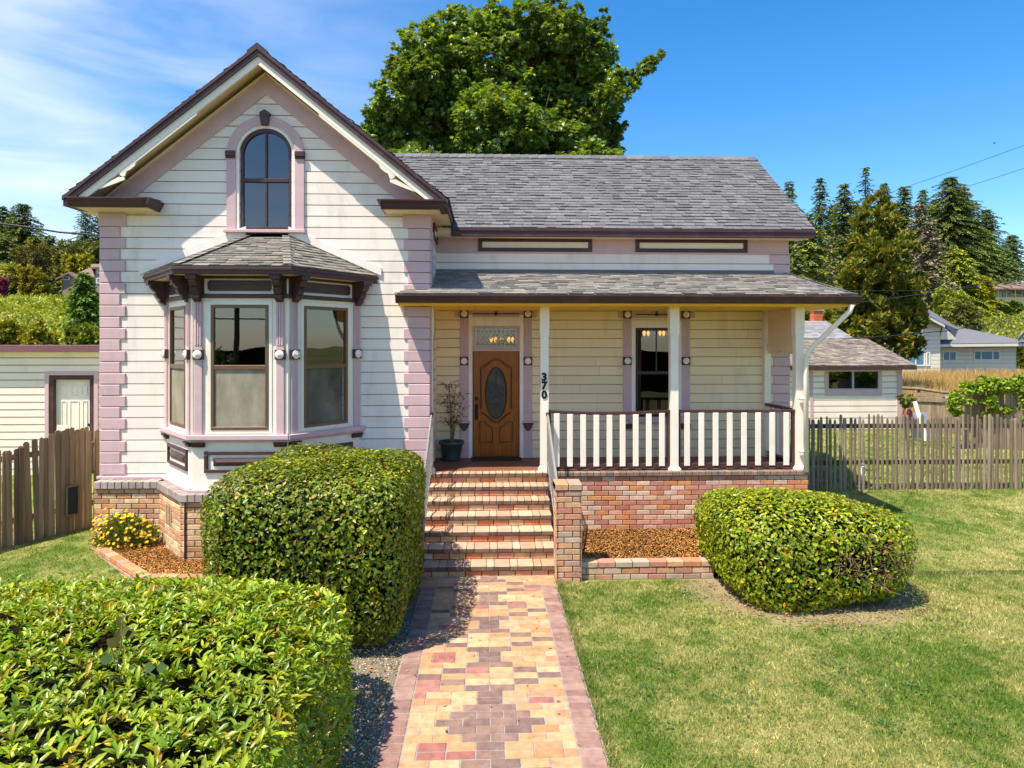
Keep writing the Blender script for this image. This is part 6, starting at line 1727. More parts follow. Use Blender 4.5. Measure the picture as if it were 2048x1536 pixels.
M['yellow_petal'] = leaf_mat('yellow_petal', (.88, .60, .016), .5, .3, .3, (1, 1, .8))
m = 210; d = nrm(rs.normal(size=(m, 3))); d[:, 2] = np.abs(d[:, 2]) * 1.1; r = rs.uniform(.75, 1.08, m)
fp = d * r[:, None] * np.array([.52, .28, .50]) + np.array([yc.x, 10.90, yz + .03]); fp[:, 0] += .10 * np.sin((fp[:, 2] - yz) * 7)
PT = np.repeat(fp, 7, 0); ang = np.tile(np.arange(7) * 2 * math.pi / 7, m); Nf = np.repeat(nrm(d * .6 + np.array([-.2, -.5, .8])), 7, 0)
t1 = nrm(np.cross(Nf, np.array([1.0, .2, .1]))); t2 = np.cross(Nf, t1)
scatter('flowers', T_LEAF, PT, t1 * np.cos(ang)[:, None] + t2 * np.sin(ang)[:, None] + Nf * .2, Nf, .030, .018, np.ones((len(PT), 3)) * rs.uniform(.75, 1.15, (len(PT), 1)), M['yellow_petal'], yf)

# ================================================================== TREES
def blob_leaves(rs, lmp, n, droop=.3, up=.5, sub=24, subr=.34, shell=.55):
    """leaf points in sub-clumps through a set of balls: returns points, along axes, normals, tone"""
    ws = np.array([r ** 2.2 for _, r in lmp]); ws /= ws.sum()
    P_, A_, N_, T_ = [], [], [], []
    for (c, r), w in zip(lmp, ws):
        ns = max(5, int(sub * (r / 1.2) ** 1.3)); m = int(n * w / ns) + 1
        d = nrm(rs.normal(size=(ns, 3))); d[:, 2] = d[:, 2] * .9 + .12
        cen = np.array(c) + d * (r * rs.uniform(shell, 1.05, ns) ** .7)[:, None]
        for i in range(ns):
            o = nrm(rs.normal(size=(m, 3))) * (rs.uniform(0, 1, m) ** .5 * r * subr)[:, None] * np.array([1, 1, .75])
            q = cen[i] + o
            out = nrm(q - np.array(c)); 
            P_.append(q); A_.append(out * .8 + rs.normal(size=o.shape) * .6 - np.array([0, 0, droop]))
            N_.append(out * .5 + np.array([0, 0, up]) + rs.normal(size=o.shape) * .4); T_.append(np.full(m, rs.uniform(.8, 1.2)))
    return np.concatenate(P_), np.concatenate(A_), np.concatenate(N_), np.concatenate(T_)
def blob_tree(name, label, cat, lmp, n, L, asp, tmpl, mat, cols, wts, base, seed, tr=.2, group=None, limbs=True, **kw):
    rs = np.random.RandomState(seed)
    root = thing(name, base, label, cat, group)
    q, A, N_, tn = blob_leaves(rs, lmp, n, **kw); m = len(q)
    LL = rs.uniform(L[0], L[1], m); cc = pal(rs, m, cols, wts) * tn[:, None]
    scatter('crown', tmpl, q, A, N_, LL, LL * asp, cc, mat, root)
    if limbs:
        mb = MB(); top = max(lmp, key=lambda t_: t_[0][2])[0]
        bx = Vector(base); mid = bx.lerp(Vector(top), .35); mid.x = bx.x + (top[0] - bx.x) * .2; mid.y = bx.y + (top[1] - bx.y) * .2
        mb.tube([bx - Vector((0, 0, .3)), bx.lerp(mid, .5), mid], [tr, tr * .8, tr * .62], 9)
        for c, r in lmp:
            c = Vector(c); s0 = bx.lerp(mid, random.uniform(.55, 1.0)); m1 = s0.lerp(c, .5) + Vector((0, 0, .12 * (c - s0).length))
            mb.tube([s0, m1, m1.lerp(c, .5)], [tr * .26, tr * .13, tr * .03], 6)
        mb.build('trunk', M['bark'], root)
    return root
def px_lumps(lst, Y, dy, rs):
    out = []
    for px, py, rpx in lst:
        y = Y + rs.uniform(-dy, dy); p = P(px, py, y); out.append((tuple(p), rpx * y / F))
    return out
M['maple'] = leaf_mat('maple_leaf', (.130, .198, .034), .36, .36, .5, (1.8, 1.7, .5), .25, .5)
rsm = np.random.RandomState(40)
ml = px_lumps([(985, 62, 46), (1130, 58, 46), (925, 78, 55), (852, 95, 50), (818, 145, 50), (795, 205, 52), (768, 250, 40), (800, 280, 55), (890, 185, 85), (990, 140, 90), (1095, 125, 85), (1175, 120, 52),
               (1050, 205, 95), (1160, 200, 75), (1222, 200, 34), (1195, 265, 48), (1115, 285, 75), (1000, 275, 95), (885, 285, 85), (1232, 160, 26), (1055, 40, 36), (985, 18, 18), (1105, 22, 24), (1190, 70, 30), (1080, 160, 60), (950, 200, 60), (1010, 205, 55), (1140, 160, 55), (850, 230, 50), (930, 300, 50), (1060, 290, 50), (1160, 270, 45), (845, 150, 45), (1222, 292, 24), (742, 228, 15), (733, 280, 16),
               (1245, 255, 10), (1205, 35, 12), (862, 60, 16), (1262, 175, 9)], 24.5, 1.3, rsm)
ml += px_lumps([(830, 380, 80), (950, 380, 95), (1080, 380, 95), (1180, 360, 70)], 25, 2.5, rsm)
maple_root = blob_tree('maple_tree', 'large dense green maple rising behind the house roof', 'tree', ml, 115000, (.12, .22), .95, T_MAPLE, M['maple'],
          [(.65, .8, .8), (1, 1, 1), (1.5, 1.35, .8), (2.3, 1.8, .7), (2.2, .9, .5)], (.27, .45, .2, .05, .006), (P(1010, 700, 25).x, 25, gz(0, 25)), 41, .38, droop=.45, up=.75, sub=150, subr=.20, shell=.35)
# the stray branch that reaches out to the right
q0, q1, q2 = P(1225, 205, 24), P(1278, 150, 24), P(1318, 105, 24)
mb = MB(); mb.tube([P(1170, 240, 24), q0, q1, q2], [.06, .045, .03, .012], 6); mb.build('branch', M['bark'], maple_root)
bl = [(tuple(P(a, b, 24)), r) for a, b, r in ((1240, 185, .12), (1266, 152, .16), (1282, 140, .14), (1300, 128, .22), (1313, 112, .14), (1272, 165, .10))]
rs = np.random.RandomState(5); q, A, N_, tn = blob_leaves(rs, bl, 260, .6, .5, 4, .9); scatter('branch_leaves', T_MAPLE, q, A, N_, .22, .21, pal(rs, len(q), [(1, 1, 1), (.8, .8, .9)], (.6, .4)), M['maple'], maple_root)

M['cypress'] = leaf_mat('cypress_spray', (.150, .165, .018), .6, .2, .25, (1.5, 1.4, .5), .2, .4)
cl = px_lumps([(1757, 398, 14), (1748, 420, 22), (1772, 436, 24), (1740, 450, 28), (1788, 470, 30), (1752, 480, 38), (1730, 505, 34), (1800, 515, 34), (1765, 530, 48), (1812, 560, 32), (1718, 550, 36), (1745, 575, 55), (1705, 590, 34), (1800, 600, 44),
               (1770, 630, 62), (1690, 625, 36), (1720, 645, 50), (1672, 655, 28), (1810, 645, 36), (1690, 680, 42), (1750, 680, 60), (1810, 690, 30), (1738, 480, 22), (1842, 688, 9), (1828, 700, 14), (1820, 715, 10)], 34, 1.6, np.random.RandomState(3))
blob_tree('cypress_tree', 'bulky yellow-green cypress tree standing behind the garage roof', 'tree', cl, 30000, (.20, .36), .55, T_SPRAY, M['cypress'],
          [(.55, .75, .9), (1, 1, 1), (1.4, 1.25, .8), (1.5, .95, .7), (2.0, 1.5, .7)], (.25, .37, .2, .1, .08), (P(1755, 700, 34).x, 34, gz(20, 34)), 42, .35, droop=-.55, up=.2, sub=34, subr=.26, shell=.6)

# ---- conifers
M['needle'] = leaf_mat('conifer_needles', (.150, .190, .050), .65, .15, .2, (1.4, 1.4, .6), .2, .15)
M['grey_needle'] = leaf_mat('lichen_grey_branches', (.26, .24, .17), .8, .1, .1, (1, 1, 1), .2, .15)
def conifer(px, py, Y, hw, seed, label, name='conifer', cols=None, wts=None, dens=1.0, start=.08, pw=.58, droop=.25, mat='needle', top=0.0, base=None, group='conifers on the hillsides', ragged=.3, L=1.0):
    rs = np.random.RandomState(seed)
    a = P(px, py, Y); b0 = gz(a.x, Y) if base is None else PZ(base, Y, px)
    h = a.z - b0; R_ = hw * Y / F
    root = thing(name, (a.x, Y, b0), label, 'tree', group)
    PTS, AX, NN = [], [], []
    nl = max(10, int(h / .42 * dens ** .5)); ga = rs.uniform(0, 6)
    tk = MB(); tk.tube([(a.x, Y, b0 - .3), (a.x + rs.uniform(-.1, .1), Y, b0 + h * .5), (a.x, Y, a.z - .15)], [h * .016 + .06, h * .010 + .03, .02], 7)
    for i in range(nl):
        t = start + (1 - start) * (i + rs.uniform(-.3, .3)) / nl
        z = b0 + h * min(.995, t); rad = 1.5 * R_ * max(.03, (1 - t)) ** pw * (1 + .15 * math.sin(i * 1.3 + seed)) 
        if t < start + .1: rad *= .75
        rad = max(rad, top * 1.25 * R_ * min(1, (1 - t) / .22 + .06))
        nb_ = int(rs.randint(7, 11) * (.6 + .4 * dens))
        for j in range(nb_):
            w = ga + j * 2 * math.pi / nb_ + rs.uniform(-.3, .3) + i * 1.1; l = rad * rs.uniform(1 - ragged * 1.6, 1 + ragged)
            d = np.array([math.cos(w), math.sin(w), -droop * rs.uniform(.4, 1.4) + .35 * max(0, t - .7)])
            ns = max(2, int(l / .29 * dens) + 1)
            s = (np.arange(ns) + rs.uniform(.2, .9, ns)) / ns
            pp_ = np.array([a.x, Y, z]) + d * (s * l)[:, None]; pp_[:, 2] += -.12 * l * s ** 2 + rs.normal(size=ns) * .06
            for sgn in (-1, 0, 1):
                side = np.array([-math.sin(w), math.cos(w), 0])
                PTS.append(pp_); AX.append(d[None] + side[None] * sgn * .9 + rs.normal(size=(ns, 3)) * .25); NN.append(np.array([0, 0, 1.0])[None] + rs.normal(size=(ns, 3)) * .3)
            if j % 3 == 0 and mat == 'grey_needle': tk.tube([(a.x, Y, z), tuple(np.array([a.x, Y, z]) + d * l * .95)], [.05, .02], 4)
    q, A, N_ = map(np.concatenate, (PTS, AX, NN)); m = len(q)
    LL = rs.uniform(.34, .72, m) * L * (.6 + .4 * min(1.3, R_ / 3)); cc = pal(rs, m, cols or [(.6, .75, .9), (1, 1, 1), (1.4, 1.3, .9)], wts or (.3, .45, .25), .2)
    scatter('crown', T_SPRAY, q, A, N_, LL, LL * .5, cc, M[mat], root)
    tk.build('trunk', M['bark'] if mat != 'grey_needle' else M['twig'], root)
BL = [(.5, .72, .85), (.85, .95, 1.0), (1.15, 1.15, .9)]; OL = [(.9, .9, .7), (1.5, 1.35, .8), (1.9, 1.6, .8)]; YG_ = [(1.2, 1.3, .6), (2.2, 1.9, .6), (3.0, 2.4, .7)]
conifer(1577, 360, 108, 34, 1, 'ragged conifer just right of the main roof, leftmost of the right hillside row', cols=OL, ragged=.45, top=.3)
conifer(1640, 353, 118, 34, 2, 'tall flat-headed pine with an open rounded top right of the roof', name='pine_tree', ragged=.5, top=.62, dens=.8)
conifer(1612, 425, 100, 52, 22, 'broad grey green conifer in front of the flat-headed pine', cols=OL, ragged=.4, top=.25)
conifer(1688, 364, 122, 34, 3, 'dark spire conifer between the flat-headed pine and the thin-topped fir', ragged=.4, top=.25)
conifer(1731, 330, 128, 30, 4, 'tall thin-topped fir with sparse branches above the cypress', name='fir_tree', dens=.55, ragged=.45, cols=BL)
conifer(1768, 364, 124, 34, 5, 'narrow conifer just behind the cypress crown', ragged=.35, top=.2)
conifer(1808, 371, 120, 38, 6, 'blunt dark conifer right of the cypress crown', ragged=.35, top=.35)
conifer(1838, 402, 110, 40, 7, 'bare silvery grey dead conifer between two dark ones', name='dead_conifer', mat='grey_needle', dens=.8, ragged=.5, cols=[(.8, .8, .8), (1.1, 1.1, 1.0), (.5, .55, .35)], top=.4)
conifer(1856, 440, 102, 42, 8, 'lower bleached dead conifer in front of the big spruce', name='dead_conifer', mat='grey_needle', dens=.9, ragged=.5, cols=[(.9, .85, .75), (1.2, 1.1, .95), (.45, .5, .3)], top=.3)
conifer(1846, 376, 130, 26, 9, 'slender conifer tip showing between the dead tree and the big spruce', ragged=.35)
conifer(1900, 352, 150, 86, 10, 'largest broad dark spruce on the right hillside skyline', name='spruce_tree', ragged=.3, pw=.62, dens=1.0, top=.2)
conifer(1924, 372, 153, 58, 11, 'spruce leaning out right behind the largest spruce', name='spruce_tree', ragged=.4, pw=.6)
conifer(1973, 416, 158, 46, 12, 'blue green pointed fir right of the largest spruce', name='fir_tree', cols=BL, ragged=.35, top=.1)
conifer(1994, 500, 156, 52, 13, 'dark bushy conifer below the blue green pointed fir', ragged=.4, top=.3)
conifer(2024, 468, 164, 40, 14, 'small pointed blue fir near the right edge of the view', name='fir_tree', cols=BL, ragged=.3)
conifer(1914, 494, 120, 56, 15, 'olive yellow young conifer with drooping tiers above the parked car', cols=YG_, wts=(.5, .35, .15), ragged=.35, droop=.3)
conifer(1690, 470, 106, 48, 16, 'dark green conifer left of the cypress at mid height', ragged=.35, top=.2)
conifer(1590, 500, 88, 48, 17, 'dark round-shouldered conifer low beside the porch roof', ragged=.35, top=.4, pw=.6)
conifer(1660, 470, 98, 26, 18, 'thin bleached snag with broken limbs left of the cypress', name='dead_conifer', mat='grey_needle', dens=.35, ragged=.6, cols=[(1.2, 1.1, .95)], wts=(1,))
conifer(1665, 408, 134, 36, 61, 'dark conifer filling the gap behind the flat-headed pine', ragged=.35, top=.2)
conifer(1712, 398, 136, 36, 62, 'dark conifer filling the gap left of the thin-topped fir', ragged=.35, top=.2)
conifer(1788, 404, 134, 36, 63, 'olive conifer in the gap right of the cypress top', cols=OL, ragged=.35, top=.2)
conifer(1868, 398, 156, 40, 64, 'dark conifer close behind the dead trees', ragged=.35, top=.2)
conifer(1950, 440, 160, 44, 65, 'dark conifer between the largest spruce and the blue green pointed fir', ragged=.35, top=.2)
# left hillside
conifer(45, 404, 144, 52, 31, 'tallest broad spruce on the left hillside skyline', name='spruce_tree', ragged=.3, pw=.62, top=.12)
conifer(6, 410, 150, 30, 32, 'blue green fir at the left edge of the view', name='fir_tree', cols=BL, ragged=.35)
conifer(22, 420, 154, 26, 33, 'small dark fir tip between the two left skyline trees', name='fir_tree', ragged=.35)
conifer(80, 446, 142, 18, 34, 'thin sparse snag-topped pine right of the tallest left spruce', name='pine_tree', dens=.5, ragged=.5)
conifer(100, 468, 140, 46, 35, 'rounded dark pine with a flat shoulder on the left hillside', name='pine_tree', ragged=.4, top=.5, pw=.6)
conifer(68, 470, 136, 44, 36, 'olive pine in front of the rounded dark pine', name='pine_tree', cols=OL, ragged=.4, top=.4)
conifer(171, 414, 146, 34, 37, 'open-branched pointed fir left of the house corner', name='fir_tree', dens=.7, ragged=.35, cols=BL)
conifer(199, 420, 148, 34, 38, 'open-branched fir closest to the house corner', name='fir_tree', dens=.7, ragged=.35, cols=BL)
conifer(160, 478, 142, 44, 39, 'dark spreading pine beneath the open-branched fir', name='pine_tree', ragged=.45, top=.5)
conifer(8, 470, 130, 44, 40, 'dark green conifer low at the left edge of the view', ragged=.35, top=.3)
conifer(168, 541, 62, 30, 41, 'small dark conifer standing among pale scrub before the grey brown house', cols=[(.8, 1.1, .7), (1.2, 1.5, .8)], wts=(.5, .5), ragged=.3, top=.1, dens=2.6, L=.8)
# broadleaf shrubs and small trees one can tell apart
M['bush'] = leaf_mat('bush_leaf', (.122, .138, .030), .5, .25, .35, (1.5, 1.4, .5), .2, .4)
def bush(px, py, rx, ry, Y, label, col, seed, n=2600, L=(.3, .55), name='shrub'):
    rs = np.random.RandomState(seed); lm = []
    for k in range(9):
        y = Y + rs.uniform(-1, 1) * rx * Y / F * .6
        p = P(px + rs.uniform(-.62, .62) * rx, py + rs.uniform(-.5, .6) * ry, y); lm.append((tuple(p), rs.uniform(.38, .6) * min(rx, ry * 1.3) * Y / F))
    c = P(px, py, Y); b = (c.x, Y, gz(c.x, Y))
    for (q_, r_) in list(lm):                             # skirts that carry the crown down to the slope
        zz = gz(q_[0], q_[1]); m_ = int(min(4, max(0, (q_[2] - r_ * .6 - zz) / (r_ * 1.1))) + .5)
        for j in range(m_): lm.append(((q_[0] + rs.uniform(-.3, .3) * r_, q_[1] + rs.uniform(-.3, .3) * r_, zz + (q_[2] - zz) * (j + .3) / (m_ + .3)), r_ * .9))
    n = int(n * len(lm) / 10)
    blob_tree(name, label, 'shrub' if name == 'shrub' else 'tree', lm, n, (L[0] * Y / 100, L[1] * Y / 100), .6, T_SPRAY, M['bush'], [tuple(np.array(col) * f) for f in (.65, 1, 1.35)], (.3, .45, .25), b, seed, .12, group='shrubs and small trees on the hillsides', droop=0, up=.5, sub=16, subr=.4)
bush(155, 524, 32, 16, 130, 'bright yellow-green rounded tree beside the grey brown hillside house', (2.4, 2.0, .5), 51, name='broadleaf_tree')
bush(66, 515, 40, 22, 120, 'orange-tinged dark tree above the pale hedge bushes on the left hill', (1.0, .75, .5), 52, name='broadleaf_tree')
bush(30, 545, 28, 18, 116, 'pale cream-green flowering bush below the utility pole on the left', (2.6, 2.3, 1.3), 53)
bush(66, 552, 30, 15, 113, 'golden-olive round bush right of the pale flowering bush', (1.9, 1.4, .45), 54)
bush(125, 510, 30, 26, 134, 'dull olive tree behind the bright yellow-green one', (1.1, 1.0, .6), 55, name='broadleaf_tree')
bush(185, 506, 34, 20, 136, 'grey-olive bushy tree just above the hillside house roof', (1.1, 1.05, .75), 56, name='broadleaf_tree')
bush(20, 668, 34, 24, 47, 'yellow-green bush at the left edge above the shed roof', (2.1, 1.8, .45), 57)
bush(80, 670, 38, 26, 46, 'brightest yellow-green bush above the middle of the shed roof', (2.4, 1.9, .4), 58)
bush(165, 668, 44, 24, 48, 'green bush between shed roof and house corner', (1.5, 1.6, .5), 59)
bush(5, 564, 7, 5, 108, 'small magenta-flowered bush at the left edge', (2.2, .35, 4.0), 60)
bush(1970, 576, 22, 18, 118, 'vivid yellow tree at the left end of the yellow house', (2.7, 2.2, .3), 61, name='broadleaf_tree')
bush(1895, 600, 34, 24, 90, 'bright green bushes right of the white parked car', (1.8, 1.9, .45), 62)
bush(1925, 628, 40, 26, 78, 'grey green bush below the bright green ones on the right hill', (1.3, 1.25, .9), 63)
bush(1850, 645, 34, 24, 72, 'mid green bush behind the upswept gable of the cream house', (1.3, 1.35, .6), 64)
bush(1996, 612, 18, 6, 122, 'dark green clipped mound at the left end of the row below the yellow house', (.8, 1.0, .5), 65)
bush(2035, 613, 22, 7, 122, 'bigger dark green mound below the windows of the yellow house', (.9, 1.15, .5), 66)
bush(2036, 700, 14, 34, 60, 'green shrub against the right end wall of the cream house', (1.3, 1.3, .5), 67)
bush(1600, 622, 34, 14, 60, 'pale green bush behind the chimney of the grey roofed house', (1.7, 1.7, .8), 68)
bush(1655, 640, 22, 20, 52, 'silvery green bush right of the brick chimney', (1.8, 1.7, .9), 69)
# ivy and creepers on the far plank fences
rs = np.random.RandomState(70)
lm = px_lumps([(1932, 778, 7), (1945, 774, 7), (1960, 773, 7), (1976, 772, 8), (1992, 774, 8), (2008, 772, 8), (2024, 774, 9), (2040, 772, 10), (2056, 780, 14), (2044, 800, 14), (2050, 825, 15), (1982, 803, 9), (1992, 812, 6), (1944, 798, 5), (2016, 818, 6), (1972, 828, 4), (1915, 798, 10), (1905, 812, 9), (1920, 815, 9), (1910, 825, 6)], 18.2, .12, rs)
blob_tree('ivy', 'bright green ivy tumbling over the tall grey plank fence', 'ivy', [(c_, r_ * (1.5 if c_[2] > 1.95 else 1.05)) for c_, r_ in lm], 9000, (.06, .12), .7, T_LEAF, M['bush'], [(1.0, 1.5, .5), (1.7, 2.1, .5), (2.2, 2.3, .5)], (.3, .45, .25), (P(1990, 800, 18.2).x, 18.2, gz(12, 18.2)), 71, limbs=False, sub=14, subr=.85, droop=.4)
lm = px_lumps([(1808, 796, 8), (1816, 805, 9), (1812, 812, 7), (1824, 798, 6)], 19.9, .1, rs)
blob_tree('creeper', 'dusty green creeper hanging above the leaning stop sign', 'creeper', lm, 700, (.06, .11), .6, T_LEAF, M['bush'], [(.7, .8, .7), (1.3, 1.3, .9), (2, 1.9, 1.4)], (.4, .4, .2), (P(1812, 812, 19.9).x, 19.9, gz(12, 19.9)), 72, limbs=True, tr=.03, sub=8, subr=.6)

# ---- hillside scrub, dry grass: nobody could count it
def scrub(name, pxr, Yr, nb_, seed, cols):
    rs = np.random.RandomState(seed); PT, AX, NN, CC, LL = [], [], [], [], []
    for k in range(nb_):
        Y = rs.uniform(Yr[0] ** .6, Yr[1] ** .6) ** (1 / .6); px = rs.uniform(*pxr); d = ray(px, 690); x = Y / d[1] * d[0]
        r = rs.uniform(.5, 1.25) * (.6 + Y / 130); z = gz(x, Y); m = 46
        o = nrm(rs.normal(size=(m, 3))); o[:, 2] = np.abs(o[:, 2]); q = np.array([x, Y, z]) + o * r * rs.uniform(.6, 1.05, (m, 1)) * np.array([1.2, 1.2, .85])
        c = np.array(cols[int(np.clip((math.sin(x * .13 + seed) * .5 + .5 + math.sin(Y * .21) * .2) * len(cols) * .7 + rs.uniform(-.6, 2.0), 0, len(cols) - 1))])
        PT.append(q); AX.append(o + rs.normal(size=o.shape) * .5); NN.append(o * .6 + np.array([0, 0, .6]) + rs.normal(size=o.shape) * .35); CC.append(c[None] * rs.uniform(.7, 1.3, (m, 1))); LL.append(rs.uniform(.28, .5, m) * (.5 + Y / 150))
    q, A, N_, cc, L_ = map(np.concatenate, (PT, AX, NN, CC, LL))
    o = scatter(name, T_SPRAY, q, A, N_, L_, L_ * .7, cc, M['bush']); tag(o, kind='stuff')
scrub('hillside_scrub', (-260, 420), (46, 112), 940, 81, [(2.4, 2.3, .7), (1.9, 2.0, .6), (3.0, 2.9, 1.6), (3.3, 3.1, 1.8), (1.6, 1.9, .6), (2.6, 2.2, .6)])
scrub('hillside_scrub', (-260, 420), (112, 165), 420, 82, [(.8, .9, .5), (1.0, 1.1, .5), (.6, .8, .5)])
scrub('hillside_scrub', (1450, 2300), (62, 112), 640, 83, [(1.6, 1.7, .7), (2.4, 2.3, 1.5), (1.2, 1.3, .5), (2.8, 2.6, 1.7), (1.0, 1.2, .5)])
scrub('hillside_scrub', (1400, 2300), (112, 165), 420, 84, [(.8, .95, .5), (1.0, 1.1, .5), (1.3, 1.3, .7), (.6, .8, .5)])
M['straw'] = leaf_mat('dry_grass', (.52, .36, .13), .8, .25, .1, (1.1, 1, .8), .2, .2)
rs = np.random.RandomState(90); n = 26000
Y = rs.uniform(24.5, 50, n); px = rs.uniform(1790, 2140, n); dd = np.array([ray(a, 690) for a in px]); x = Y / dd[:, 1] * dd[:, 0]
q = np.column_stack([x, Y, [gz(a, b) for a, b in zip(x, Y)]])
A = np.column_stack([rs.normal(size=(n, 2)) * .25, np.ones(n)])
o = scatter('dry_grass', T_BLADE, q, A, rs.normal(size=(n, 3)), rs.uniform(.35, .95, n), rs.uniform(.02, .05, n), pal(rs, n, [(1, 1, 1), (1.1, .85, .7), (.7, .75, .6), (1.25, 1.2, 1.2)], (.5, .25, .1, .15)), M['straw']); tag(o, kind='stuff')
sheet('dry_field', ax_((8, 60, 20)), ax_((24, 51, 10)), .01, M['straw'])

# ================================================================== LAWN BLADES, GRAVEL
rs = np.random.RandomState(100)
def lawn_pts(x0, x1, y0, y1, per):
    n = int((x1 - x0) * (y1 - y0) * per); return np.column_stack([rs.uniform(x0, x1, n), rs.uniform(y0, y1, n)])
zones = [(lawn_pts(.965, 6.2, 4.9, 7.2, 5200), .042, .0075), (lawn_pts(.965, 8.2, 7.2, 10, 3200), .042, .009), (lawn_pts(1.0, 12, 10, 13.9, 1500), .04, .011), (lawn_pts(-11, -4.4, 7.0, 12.6, 1700), .036, .009),
         (lawn_pts(5.6, 14, 13.9, 21, 260), .05, .025), (lawn_pts(.93, 1.04, 4.9, 9.4, 7000), .055, .008), (lawn_pts(-1.6, -.89, 4.0, 8.6, 4200), .05, .0075)]
PT, LL, WW = [], [], []
for p, L, W in zones:
    x, y = p[:, 0], p[:, 1]; k = np.ones(len(p), bool)
    k &= ~((x > -.88) & (x < .935) & (y < 9.7))
    k &= ~((x > .95) & (x < 3.4) & (y > 9.4) & (y < 11.6)); k &= ~((x > -6.5) & (x < 5.6) & (y > 11.0)); k &= ~((x > 3) & (x < 5.5) & (y > 10.4) & (y < 11.6))
    k &= ~((x > -6.2) & (y > 10.95 - (x + 6.2) * 1.02) & (x < 0))
    e = np.sqrt(((x - 4.22) / 1.62) ** 2 + ((y - 9.15) / 1.45) ** 2) + .18 * np.sin(x * 5) * np.sin(y * 4 + 1)
    k &= rs.uniform(size=len(x)) < np.clip((e - .82) / .3, .16, 1)
    k &= ~(((np.abs(x - 4.25) / 1.2) ** 3 + (np.abs(y - 9.36) / 1.05) ** 3) < .9)
    k &= ~((x < 0) & (((np.abs(x + 2.16) / 1.3) ** 3 + (np.abs(y - 8.66) / 1.2) ** 3) < .9))
    strip = (x < -.88) & (x > -1.7) & (y < 9); k &= ~strip | ((np.sin(y * 4.2) + rs.normal(size=len(y)) * .7) > .1)
    p = p[k]; PT.append(p); LL.append(np.full(len(p), L)); WW.append(np.full(len(p), W))
p2 = np.concatenate(PT); LL = np.concatenate(LL); WW = np.concatenate(WW); n = len(p2)
q = np.column_stack([p2, [gz(a, b) + .002 for a, b in p2]])
A = np.column_stack([rs.normal(size=(n, 2)) * .55, np.ones(n)])
o = scatter('grass', T_BLADE, q, A, rs.normal(size=(n, 3)), LL * rs.uniform(.5, 1.25, n), WW, pal(rs, n, [(.6, .75, .6), (1, 1, 1), (1.8, 1.45, 1.5), (2.6, 2.1, 2.4), (.35, .5, .3)], (.2, .42, .2, .08, .1), .28), M['blades']); tag(o, kind='stuff')
# broad-leaved weeds in the turf
rs = np.random.RandomState(103); PT, AX, CC = [], [], []
for k in range(46):
    c = np.array([rs.uniform(1.1, 6.5), rs.uniform(5.0, 9.2)]) if k < 36 else np.array([rs.uniform(-9, -6.4), rs.uniform(8.5, 11.5)])
    m = rs.randint(12, 40); sp = rs.uniform(.05, .14)
    a = rs.normal(size=(m, 2)) * sp; PT.append(np.column_stack([c + a, np.full(m, gz(*c) + .012)])); AX.append(np.column_stack([a + rs.normal(size=(m, 2)) * .05, np.full(m, .05)])); CC.append(np.ones((m, 3)) * rs.uniform(.7, 1.3, (m, 1)))
PT, AX, CC = map(np.concatenate, (PT, AX, CC)); m = len(PT)
M['weed'] = leaf_mat('lawn_weed', (.075, .16, .03), .5, .25, .3)
o = scatter('lawn_weeds', T_LEAF, PT, AX, np.array([0, 0, 1.0]) + rs.normal(size=(m, 3)) * .3, rs.uniform(.03, .06, m), .018, CC, M['weed']); tag(o, kind='stuff')
M['stone'] = surf('gravel_stone', (.42, .37, .29), .9, .35, 20, .4, 80)
oct_v = np.array([(1, 0, 0), (-1, 0, 0), (0, 1, 0), (0, -1, 0), (0, 0, 1), (0, 0, -1)]); oct_f = np.array([(0, 2, 4), (2, 1, 4), (1, 3, 4), (3, 0, 4), (2, 0, 5), (1, 2, 5), (3, 1, 5), (0, 3, 5)])
n = 2400; c = np.column_stack([rs.uniform(-1.45, -.89, n), rs.uniform(4.2, 8.2, n), np.full(n, .008)]); s = rs.uniform(.006, .017, (n, 3)) * np.array([1, 1, .6])
V = (c[:, None] + oct_v[None] * s[:, None]).reshape(-1, 3); Tt = (oct_f[None] + (np.arange(n) * 6)[:, None, None]).reshape(-1, 3)
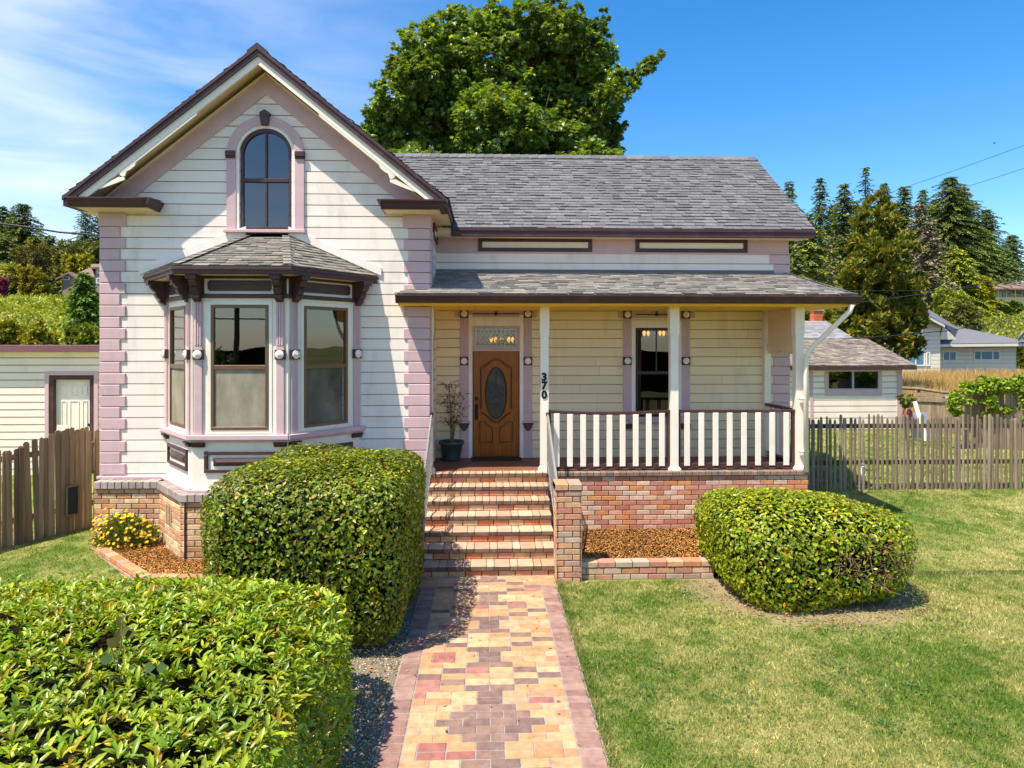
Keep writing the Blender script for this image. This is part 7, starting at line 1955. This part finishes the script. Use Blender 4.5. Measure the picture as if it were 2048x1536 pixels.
o = tri_mesh('gravel', V, Tt, np.repeat(pal(rs, n, [(.7, .7, .75), (1, 1, 1), (1.6, 1.5, 1.4)], (.4, .4, .2)), 8, 0), M['stone']); tag(o, kind='stuff')
# leaf litter under the clipped shrub and beside the path
n = 900; a = rs.uniform(0, 6.28, n); r = rs.uniform(.75, 1.15, n)
c = np.column_stack([4.22 + 1.5 * r * np.cos(a), 9.15 + 1.3 * r * np.sin(a)]); c = c[c[:, 1] < 9.4]; c = np.concatenate([c, np.column_stack([rs.uniform(-1.2, -.9, 260), rs.uniform(4.5, 8, 260)]), np.column_stack([rs.uniform(-.85, .9, 40), rs.uniform(5.5, 9.6, 40)])])
q = np.column_stack([c, [gz(x, y) + (.028 if -.88 < x < .95 else .02) for x, y in c]]); n = len(q)
M['litter'] = leaf_mat('leaf_litter', (.34, .22, .11), .8, .1, .1)
o = scatter('leaf_litter', T_LEAF, q, np.column_stack([rs.normal(size=(n, 2)), rs.normal(size=n) * .15]), np.array([0, 0, 1.0]) + rs.normal(size=(n, 3)) * .3, rs.uniform(.025, .06, n), .02, pal(rs, n, [(.6, .6, .6), (1, 1, 1), (1.4, 1.0, .7)], (.4, .4, .2)), M['litter']); tag(o, kind='stuff')
# trees across the road, mirrored in the window panes
M['bush2'] = leaf_mat('street_tree_leaf', (.06, .09, .03), .5, .2, .3)
for i, (x, y, h, lab) in enumerate(((-22, -34, 3.2, 'round street tree across the road, mirrored left in the bay window'), (-12.0, -38, 4.2, 'taller street tree across the road, mirrored beside the utility pole'))):
    rs = np.random.RandomState(200 + i); lm = [((x + rs.uniform(-1.5, 1.5), y + rs.uniform(-1, 1), gz(x, y) + h * rs.uniform(.4, .9)), rs.uniform(.9, 1.6)) for k in range(8)]
    blob_tree('street_tree', lab, 'tree', lm, 1500, (.3, .5), .6, T_SPRAY, M['bush2'], [(.7, .8, .7), (1.2, 1.2, .9)], (.5, .5), (x, y, gz(x, y)), 210 + i, .2, group='street trees across the road', droop=0)
